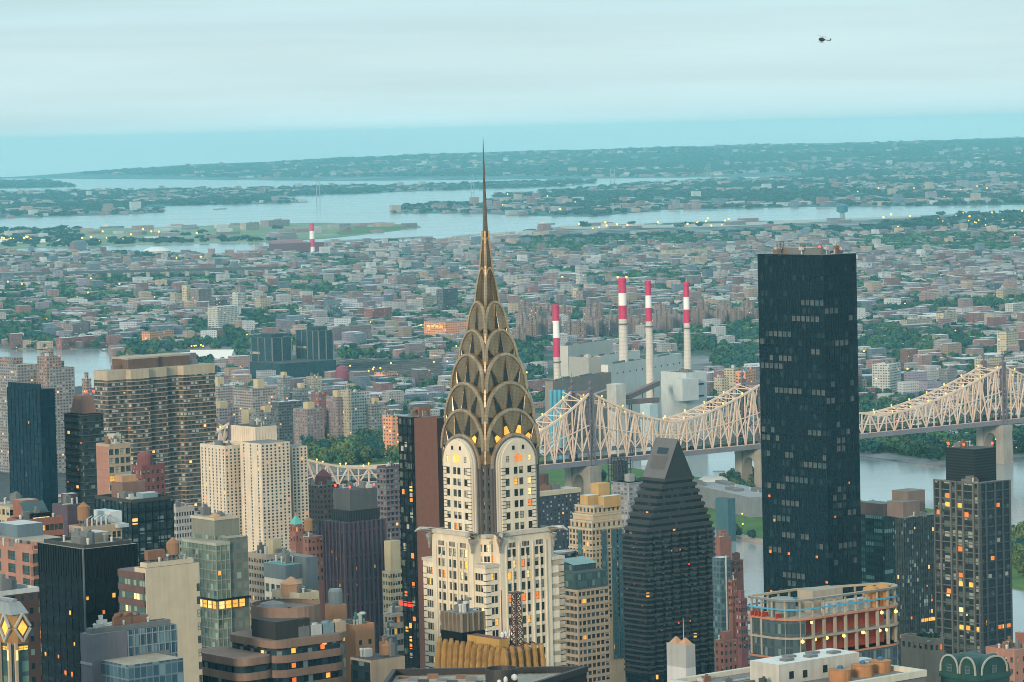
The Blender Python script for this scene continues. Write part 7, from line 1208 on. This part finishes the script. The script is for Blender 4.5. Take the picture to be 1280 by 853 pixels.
# vectorised stuff
def stuff_tris(name, V, mat, tint=None):
    n = len(V); me = bpy.data.meshes.new(name); me.vertices.add(n*3); me.vertices.foreach_set('co', V.reshape(-1).astype(np.float32)); me.loops.add(n*3); me.loops.foreach_set('vertex_index', np.arange(n*3, dtype=np.int32)); me.polygons.add(n); me.polygons.foreach_set('loop_start', np.arange(0, n*3, 3, dtype=np.int32)); me.polygons.foreach_set('use_smooth', np.zeros(len(me.polygons), dtype=bool)); me.update(calc_edges=True); me.materials.append(mat); o = bpy.data.objects.new(name, me); COL.objects.link(o); o['kind'] = 'stuff'; return o
def boxes(name, B, mat):                               # B: x, y, z0, w, d, h, rot, wall rgb, roof rgb
    n = len(B); x, y, z0, w, d, h, r = [B[:, i] for i in range(7)]; c, s = np.cos(r), np.sin(r); cor = []
    for sx, sy in ((-.5, -.5), (.5, -.5), (.5, .5), (-.5, .5)): cor.append((x+c*w*sx-s*d*sy, y+s*w*sx+c*d*sy))
    V = np.zeros((n, 8, 3))
    for k in range(4): V[:, k, 0], V[:, k, 1] = cor[k]; V[:, k, 2] = z0; V[:, k+4, 0], V[:, k+4, 1] = cor[k]; V[:, k+4, 2] = z0+h
    F_ = np.array([[0, 1, 5, 4], [1, 2, 6, 5], [2, 3, 7, 6], [3, 0, 4, 7], [4, 5, 6, 7]]); L = (np.arange(n)[:, None, None]*8+F_[None]).reshape(-1)
    me = bpy.data.meshes.new(name); me.vertices.add(n*8); me.vertices.foreach_set('co', V.reshape(-1).astype(np.float32)); me.loops.add(n*20); me.loops.foreach_set('vertex_index', L.astype(np.int32)); me.polygons.add(n*5); me.polygons.foreach_set('loop_start', np.arange(0, n*20, 4, dtype=np.int32)); me.polygons.foreach_set('use_smooth', np.zeros(len(me.polygons), dtype=bool)); me.update(calc_edges=True)
    U = np.zeros((n, 5, 4, 2)); per = np.stack([w, d, w, d], 1)
    for k in range(4): u0_ = per[:, :k].sum(1)+np.arange(n)*3.7 % 50; U[:, k, 0, 0] = U[:, k, 3, 0] = u0_; U[:, k, 1, 0] = U[:, k, 2, 0] = u0_+per[:, k]; U[:, k, 2, 1] = U[:, k, 3, 1] = h
    uv = me.uv_layers.new(name='UVMap'); uv.data.foreach_set('uv', U.reshape(-1).astype(np.float32))
    ca = me.color_attributes.new('tint', 'FLOAT_COLOR', 'CORNER'); C_ = np.ones((n, 5, 4, 4)); C_[:, :4, :, :3] = B[:, None, None, 7:10]; C_[:, 4, :, :3] = B[:, None, 10:13]; ca.data.foreach_set('color', C_.reshape(-1).astype(np.float32)); me.materials.append(mat); return me
hm_ = facade('house_walls', None, ((.05, .06, .06), (.1, .11, .11), (.2, .21, .2)), 3.0, 3.1, .42, .42, .012, colattr=True)
WALLS = np.array([(.42, .40, .40), (.34, .22, .21), (.56, .57, .58), (.20, .16, .18), (.46, .35, .27), (.14, .19, .25), (.28, .25, .31), (.27, .14, .145)]); WNAME = ['grey cream', 'pinkish brick', 'white', 'brown', 'tan', 'grey', 'mauve', 'red brick']; ROOFC = np.array([(.58, .60, .61), (.70, .71, .71), (.34, .36, .39), (.42, .40, .40), (.20, .22, .25), (.52, .49, .45)])
# where there is land / open park / wood, in photo pixels
WOOD = [[(850, 398), (946, 392), (946, 470), (895, 470), (858, 462)], [(560, 433), (690, 428), (690, 470), (600, 470)], [(1072, 412), (1150, 410), (1150, 452), (1072, 452)], [(1150, 420), (1232, 416), (1232, 440), (1160, 446)], [(0, 364), (140, 365), (212, 372), (140, 380), (0, 378)], [(622, 306), (660, 298), (800, 294), (946, 293), (946, 306), (800, 310), (640, 316)], [(1072, 300), (1180, 293), (1280, 296), (1280, 316), (1072, 318)], [(298, 392), (370, 389), (378, 404), (310, 408)], [(230, 408), (300, 415), (310, 428), (235, 425)], [(140, 318), (260, 313), (250, 322), (150, 327)], [(1150, 268), (1280, 264), (1280, 280), (1160, 282)], [(1073, 540), (1700, 520), (1700, 560), (1280, 575), (1160, 580), (1073, 568)], [(160, 430), (330, 430), (330, 450), (240, 452), (150, 448)], [(420, 440), (470, 438), (480, 452), (425, 455)], [(0, 378), (60, 385), (60, 432), (0, 432)]]
OPEN = [[(676, 440), (884, 440), (884, 545), (676, 545)], [(415, 452), (560, 450), (560, 478), (415, 478)], [(305, 440), (425, 440), (425, 480), (305, 480)], [(640, 512), (950, 512), (950, 600), (640, 600)], [(160, 468), (430, 516), (500, 545), (640, 590), (640, 600), (160, 560)], [(236, 436), (295, 436), (295, 456), (160, 456), (160, 449)], [(176, 308), (216, 308), (216, 326), (176, 326)], [(690, 276), (1160, 264), (1160, 276), (900, 292), (690, 296)]]
def onland(x, y): return any(inside(x, y, L) for L in LANDS)
pnoise = np.random.default_rng(5).uniform(0, 1, (64, 64))
def vn(x, y, s):
    x, y = x/s+1000, y/s+1000; i, j = int(x), int(y); fx, fy = x-i, y-j; g = lambda a, b_: pnoise[a % 64, b_ % 64]; return (g(i, j)*(1-fx)+g(i+1, j)*fx)*(1-fy)+(g(i, j+1)*(1-fx)+g(i+1, j+1)*fx)*fy
H_, T_ = [], []; qa = rad(28); cs, sn = math.cos(qa), math.sin(qa)
NS = 76000; D2 = nr.uniform(3300**2, 9900**2, NS)**.5; PXs = nr.uniform(-220, 1620, NS)
for D, px in zip(D2, PXs):
    x, y = (px-640)/FP*D, D
    u, v = x*cs+y*sn, -x*sn+y*cs; u = round(u/15)*15+nr.uniform(-1, 1); v = round(v/24)*24+nr.uniform(-1.5, 1.5)   # rows along streets
    if int(u/15) % 14 == 0 or int(v/24) % 3 == 0 and nr.random() < .75: street = True
    else: street = False
    x2, y2 = u*cs-v*sn, u*sn+v*cs
    if y2 < 3200: continue
    px2, py2 = P((x2, y2, 1.2))
    if any(inside(px2, py2, o) for o in OPEN) or not onland(x2, y2): continue
    wood = any(inside(px2, py2, o) for o in WOOD); n_ = vn(x2, y2, 420)*.5+vn(x2, y2, 130)*.5
    if wood and nr.random() < .13: wood = street = False; n_ = 0
    if wood or nr.random() < (.45+1.5*max(0, n_-.40)) or (street and nr.random() < .5):
        s = nr.uniform(.7, 1.5)*(1.25 if wood else 1); T_.append((x2+nr.uniform(-6, 6), y2+nr.uniform(-6, 6), s))
        if wood and nr.random() < .06: pass
        continue
    if street: continue
    q = nr.random(); wi = nr.integers(0, 8); W_ = WALLS[wi]*nr.uniform(.65, 1.15); R_ = ROOFC[nr.integers(0, 6)]*nr.uniform(.85, 1.1)
    if q < .84: w, d, h = nr.uniform(9, 24), nr.uniform(10, 16), nr.uniform(6, 13)
    elif q < .90: w, d, h = nr.uniform(25, 60), nr.uniform(20, 40), nr.uniform(7, 13)
    else: w, d, h = nr.uniform(12, 26), nr.uniform(12, 20), nr.uniform(13, 25)
    H_.append((x2, y2, 1.0, w, d, h, qa+nr.normal()*.03, *W_, *R_, wi))
used = set(); H2 = []
for h in H_:
    k = (int(h[0]/13), int(h[1]/17))
    if k in used: continue
    used.add(k); H2.append(h)
inframe = lambda x, y, z=5: (lambda q: -5 < q[0] < 1285 and 0 < q[1] < 856)(P((x, y, z)))
H2.sort(key=lambda h: h[1]-h[5]*60); ind = []; rest = []
for h in H2: (ind if len(ind) < 290 and inframe(h[0], h[1]) else rest).append(h)
QZ = [(-99, 110, 'above the left river inlet'), (110, 230, 'behind the long white hall'), (230, 320, 'left of the two dark blue towers'), (320, 430, 'behind the two dark blue towers'), (430, 500, 'right of the two dark blue towers'), (500, 580, 'just left of the steel crown'), (580, 690, 'just right of the steel crown'), (690, 780, 'beside the leftmost striped chimney'), (780, 860, 'behind the striped chimneys'), (860, 950, 'left of the black glass slab'), (950, 1130, 'just right of the black glass slab'), (1130, 1200, 'left of the right bridge tower'), (1200, 1999, 'beyond the right bridge tower')]
BAND = lambda D: 'near' if D < 4300 else ('middle' if D < 5200 else 'farther')
for h in ind:
    me = boxes('house', np.array([(0, 0, 0, *h[3:6], 0, *h[7:13])]), hm_); big, tall = h[3] > 24, h[5] > 15; nm = 'apartment_block' if tall else ('warehouse' if big else 'row_house'); px = P((h[0], h[1], 5))[0]
    o = bpy.data.objects.new(nm, me); COL.objects.link(o); o.location = h[:3]; o.rotation_euler = (0, 0, h[6]); hue = 'pale roofed' if h[10] > .42 else 'dark roofed'
    lb = '%s %s %s in %s streets %s' % (hue, WNAME[int(h[13])], {'apartment_block': 'flats', 'warehouse': 'warehouse', 'row_house': 'low house'}[nm], BAND(h[1]), next(n for a, b_, n in QZ if a <= px < b_)); tag(o, lb, {'apartment_block': 'apartment block', 'warehouse': 'warehouse', 'row_house': 'house'}[nm], 'houses across the river')
R_ = np.array([h[:13] for h in rest]); me = boxes('distant_houses', R_, hm_); o = bpy.data.objects.new('distant_houses', me); COL.objects.link(o); o['kind'] = 'stuff'
# rail yard left of the steel crown: rows of silver carriages
RY = []
for i in range(2600):
    px, py = nr.uniform(418, 560), nr.uniform(452, 478); g = G(px, py, 1.2); u, v = g.x*cs+g.y*sn, -g.x*sn+g.y*cs; u = round(u/21)*21; v = round(v/6)*6; c_ = nr.uniform(.3, .6); RY.append((u*cs-v*sn, u*sn+v*cs, 1.0, 19, 3, 4, qa, c_, c_*1.02, c_*1.04, c_, c_*1.03, c_*1.06))
me = boxes('train_carriages', np.array(RY), hm_); o = bpy.data.objects.new('train_carriages', me); COL.objects.link(o); o['kind'] = 'stuff'
# distant woods: leaf clumps for every crown, coarser with distance
def woods(name, L, ntri, leaf, mat, seed, zk=1.0):
    L = np.array(L); tm = [crown_pts(ntri, 5, 5.0, seed+i, leaf) for i in range(8)]; k = np.arange(len(L)) % 8; V = np.stack(tm)[k]; a = np.random.default_rng(seed).uniform(0, 6.28, len(L)); c, s = np.cos(a)[:, None, None], np.sin(a)[:, None, None]; X = V[..., 0]*c[..., 0:1]-V[..., 1]*s[..., 0:1] if False else V[..., 0]*c[:, :, 0][:, :, None]-V[..., 1]*s[:, :, 0][:, :, None]
    Y_ = V[..., 0]*s[:, :, 0][:, :, None]+V[..., 1]*c[:, :, 0][:, :, None]; S_ = L[:, 2][:, None, None]; O = np.stack([X*S_+L[:, 0][:, None, None], Y_*S_+L[:, 1][:, None, None], V[..., 2]*S_*zk+(1.0 if zk > .5 else np.array([terrain(a_, b_) for a_, b_ in L[:, :2]])[:, None, None]+1.5)], -1).reshape(-1, 3, 3); return stuff_tris(name, O, mat)
T_.sort(key=lambda t: t[1]); k = max(0, 299-NT[0]); near = [t for t in T_ if inframe(t[0], t[1])][:k]; ns = set(id(t) for t in near)
for (x, y, s) in near:
    px = P((x, y, 5))[0]; kk = rng.randrange(9); tree(x, y, 1.0, s*1.1, '%s %s leafy tree among houses %s' % (SZ(s), CN[kk % 3], next(n for a, b_, n in QZ if a <= px < b_)), 'trees across the river', kk)
T2 = [t for t in T_ if id(t) not in ns]; m1 = [t for t in T2 if t[1] < 6000]; m2 = [t for t in T2 if t[1] >= 6000]
woods('street_trees', m1[::2], 70, 1.9, LF[0], 40); woods('street_trees', m1[1::2], 70, 1.9, LF[1], 60); woods('distant_trees', m2[::2], 26, 3.0, LF[0], 80, .85); woods('distant_trees', m2[1::2], 26, 3.0, LF[1], 90, .85)
# far islands and shores: woods and buildings to 30 km
FT, FH = [], []
for i in range(32000):
    D = math.sqrt(nr.uniform(9300**2, 31500**2)); px = nr.uniform(-180, 1500); x, y = (px-640)/FP*D, D; x += nr.normal()*5
    if not onland(x, y): continue
    px2, py2 = P((x, y, 1)); n_ = vn(x, y, 900)*.6+vn(x, y, 300)*.4; air = (100 < px2 < 530 and 278 < py2 < 300) or any(inside(px2, py2, o) for o in OPEN)
    wd_ = any(inside(px2, py2, o) for o in WOOD)
    if (air and nr.random() < .97) and not wd_: 
        if nr.random() < .10: FH.append((x, y, 1, nr.uniform(25, 80), nr.uniform(20, 40), nr.uniform(6, 14), qa, *(WALLS[nr.integers(0, 8)]), *(ROOFC[nr.integers(0, 6)])))
        continue
    if wd_ or n_ > .47 or nr.random() < .55: FT.append((x, y, nr.uniform(2.2, 4.6)*(D/15000)**.5))
    else: FH.append((x, y, 1, nr.uniform(18, 50), nr.uniform(18, 40), nr.uniform(8, 18)*(1 if nr.random() < .93 else 2.2), qa, *(WALLS[nr.integers(0, 8)]), *(ROOFC[nr.integers(0, 6)])))
woods('far_shore_trees', [(x, y, s) for x, y, s in FT], 34, 3.0, LF[0], 120, .45)
FH = [(f[0], f[1], terrain(f[0], f[1])+1.0)+tuple(f[3:]) for f in FH]
me = boxes('far_shore_houses', np.array(FH), hm_); o = bpy.data.objects.new('far_shore_houses', me); COL.objects.link(o); o['kind'] = 'stuff'
# low blocks and streets of Manhattan between the towers
MBX = []; foot = []
for o in list(COL.objects):
    if o.type == 'EMPTY' and o.parent is None and o.get('category') and 500 < o.location.y < 2600 and 'bridge' not in o.get('category'): foot.append((o.location.x, o.location.y))
for i in range(-40, 60):
    for j in range(-20, 60):
        if j % 4 == 3 or i % 7 == 6: continue          # streets and avenues
        p = XD*(i*27)+YD*(j*22)+Vector((0, 1250, 0)); x, y = p.x, p.y
        if y < 500 or y > 4200: continue
        px, py = P((x, y, 1.3)); sh = lerp_tab([(-400, 655), (40, 512), (160, 512), (500, 660), (880, 772), (1300, 832), (2600, 1020)], px)
        if py < sh or not -500 < px < 2500 or any(abs(a-x) < 45 and abs(b_-y) < 45 for a, b_ in foot): continue
        h = nr.uniform(14, 46) if y < 1900 else nr.uniform(8, 20)
        if P((x, y, h+4))[1] < sh-18: h = 8
        w_ = WALLS[nr.integers(0, 8)]*nr.uniform(.6, 1.0); MBX.append((x, y, .8, nr.uniform(17, 25), nr.uniform(15, 20), h, TH, *w_, *(ROOFC[nr.integers(0, 6)]*.7)))
me = boxes('city_blocks', np.array(MBX), hm_); o = bpy.data.objects.new('city_blocks', me); COL.objects.link(o); o['kind'] = 'stuff'
# street lamps that are lit at dusk
LZ = [(0, 240, 420, 300, 26), (100, 250, 290, 303, 10), (0, 40, 297, 304, 10), (690, 946, 274, 290, 26), (1072, 1280, 262, 300, 34), (430, 600, 440, 480, 16), (140, 260, 310, 330, 6), (0, 60, 425, 436, 5), (240, 256, 430, 450, 6), (384, 500, 566, 582, 12), (870, 945, 618, 640, 8), (1075, 1280, 330, 470, 16), (600, 940, 310, 400, 14), (300, 560, 380, 440, 12), (1180, 1280, 560, 573, 8), (893, 945, 655, 672, 8), (620, 760, 230, 268, 9), (1020, 1280, 235, 250, 14), (560, 860, 470, 480, 6)]
LMsh = {}
def lamp_mesh(r):
    if r not in LMsh: mb = MB(); mb.lathe(0, 0, [(.18, 0), (.14, 8)], 6, 1); mb.bar((0, 0, 8), (1.2, 0, 8.6), .16, .16, 1); mb.lathe(1.2, 0, [(.1*r, 8.6-r), (.8*r, 8.6-.7*r), (r, 8.6), (.8*r, 8.6+.6*r), (.1, 8.6+.9*r)], 8, 0); ob = mb.build('t', [lampm, tpaint]); LMsh[r] = ob.data; bpy.data.objects.remove(ob)
    return LMsh[r]
nl = 0
for (xa, xb, ya, yb, n) in LZ:
    for i in range(n):
        px, py = rng.uniform(xa, xb), rng.uniform(min(ya, yb), max(ya, yb)); g = G(px, py, 1.2)
        if not onland(g.x, g.y) or nl > 280: continue
        nl += 1; r = .7 if g.y < 4200 else (1.2 if g.y < 7000 else (2.0 if g.y < 11000 else 3.3)); o = bpy.data.objects.new('street_lamp', lamp_mesh(r)); COL.objects.link(o); o.location = (g.x, g.y, 1.1 if r < 2 else 3); o.rotation_euler = (0, 0, rng.uniform(0, 6.28))
        tag(o, 'yellow lit street lamp '+next(q for a, b_, q in QZ if a <= px < b_), 'street lamp', 'lit street lamps across the river')
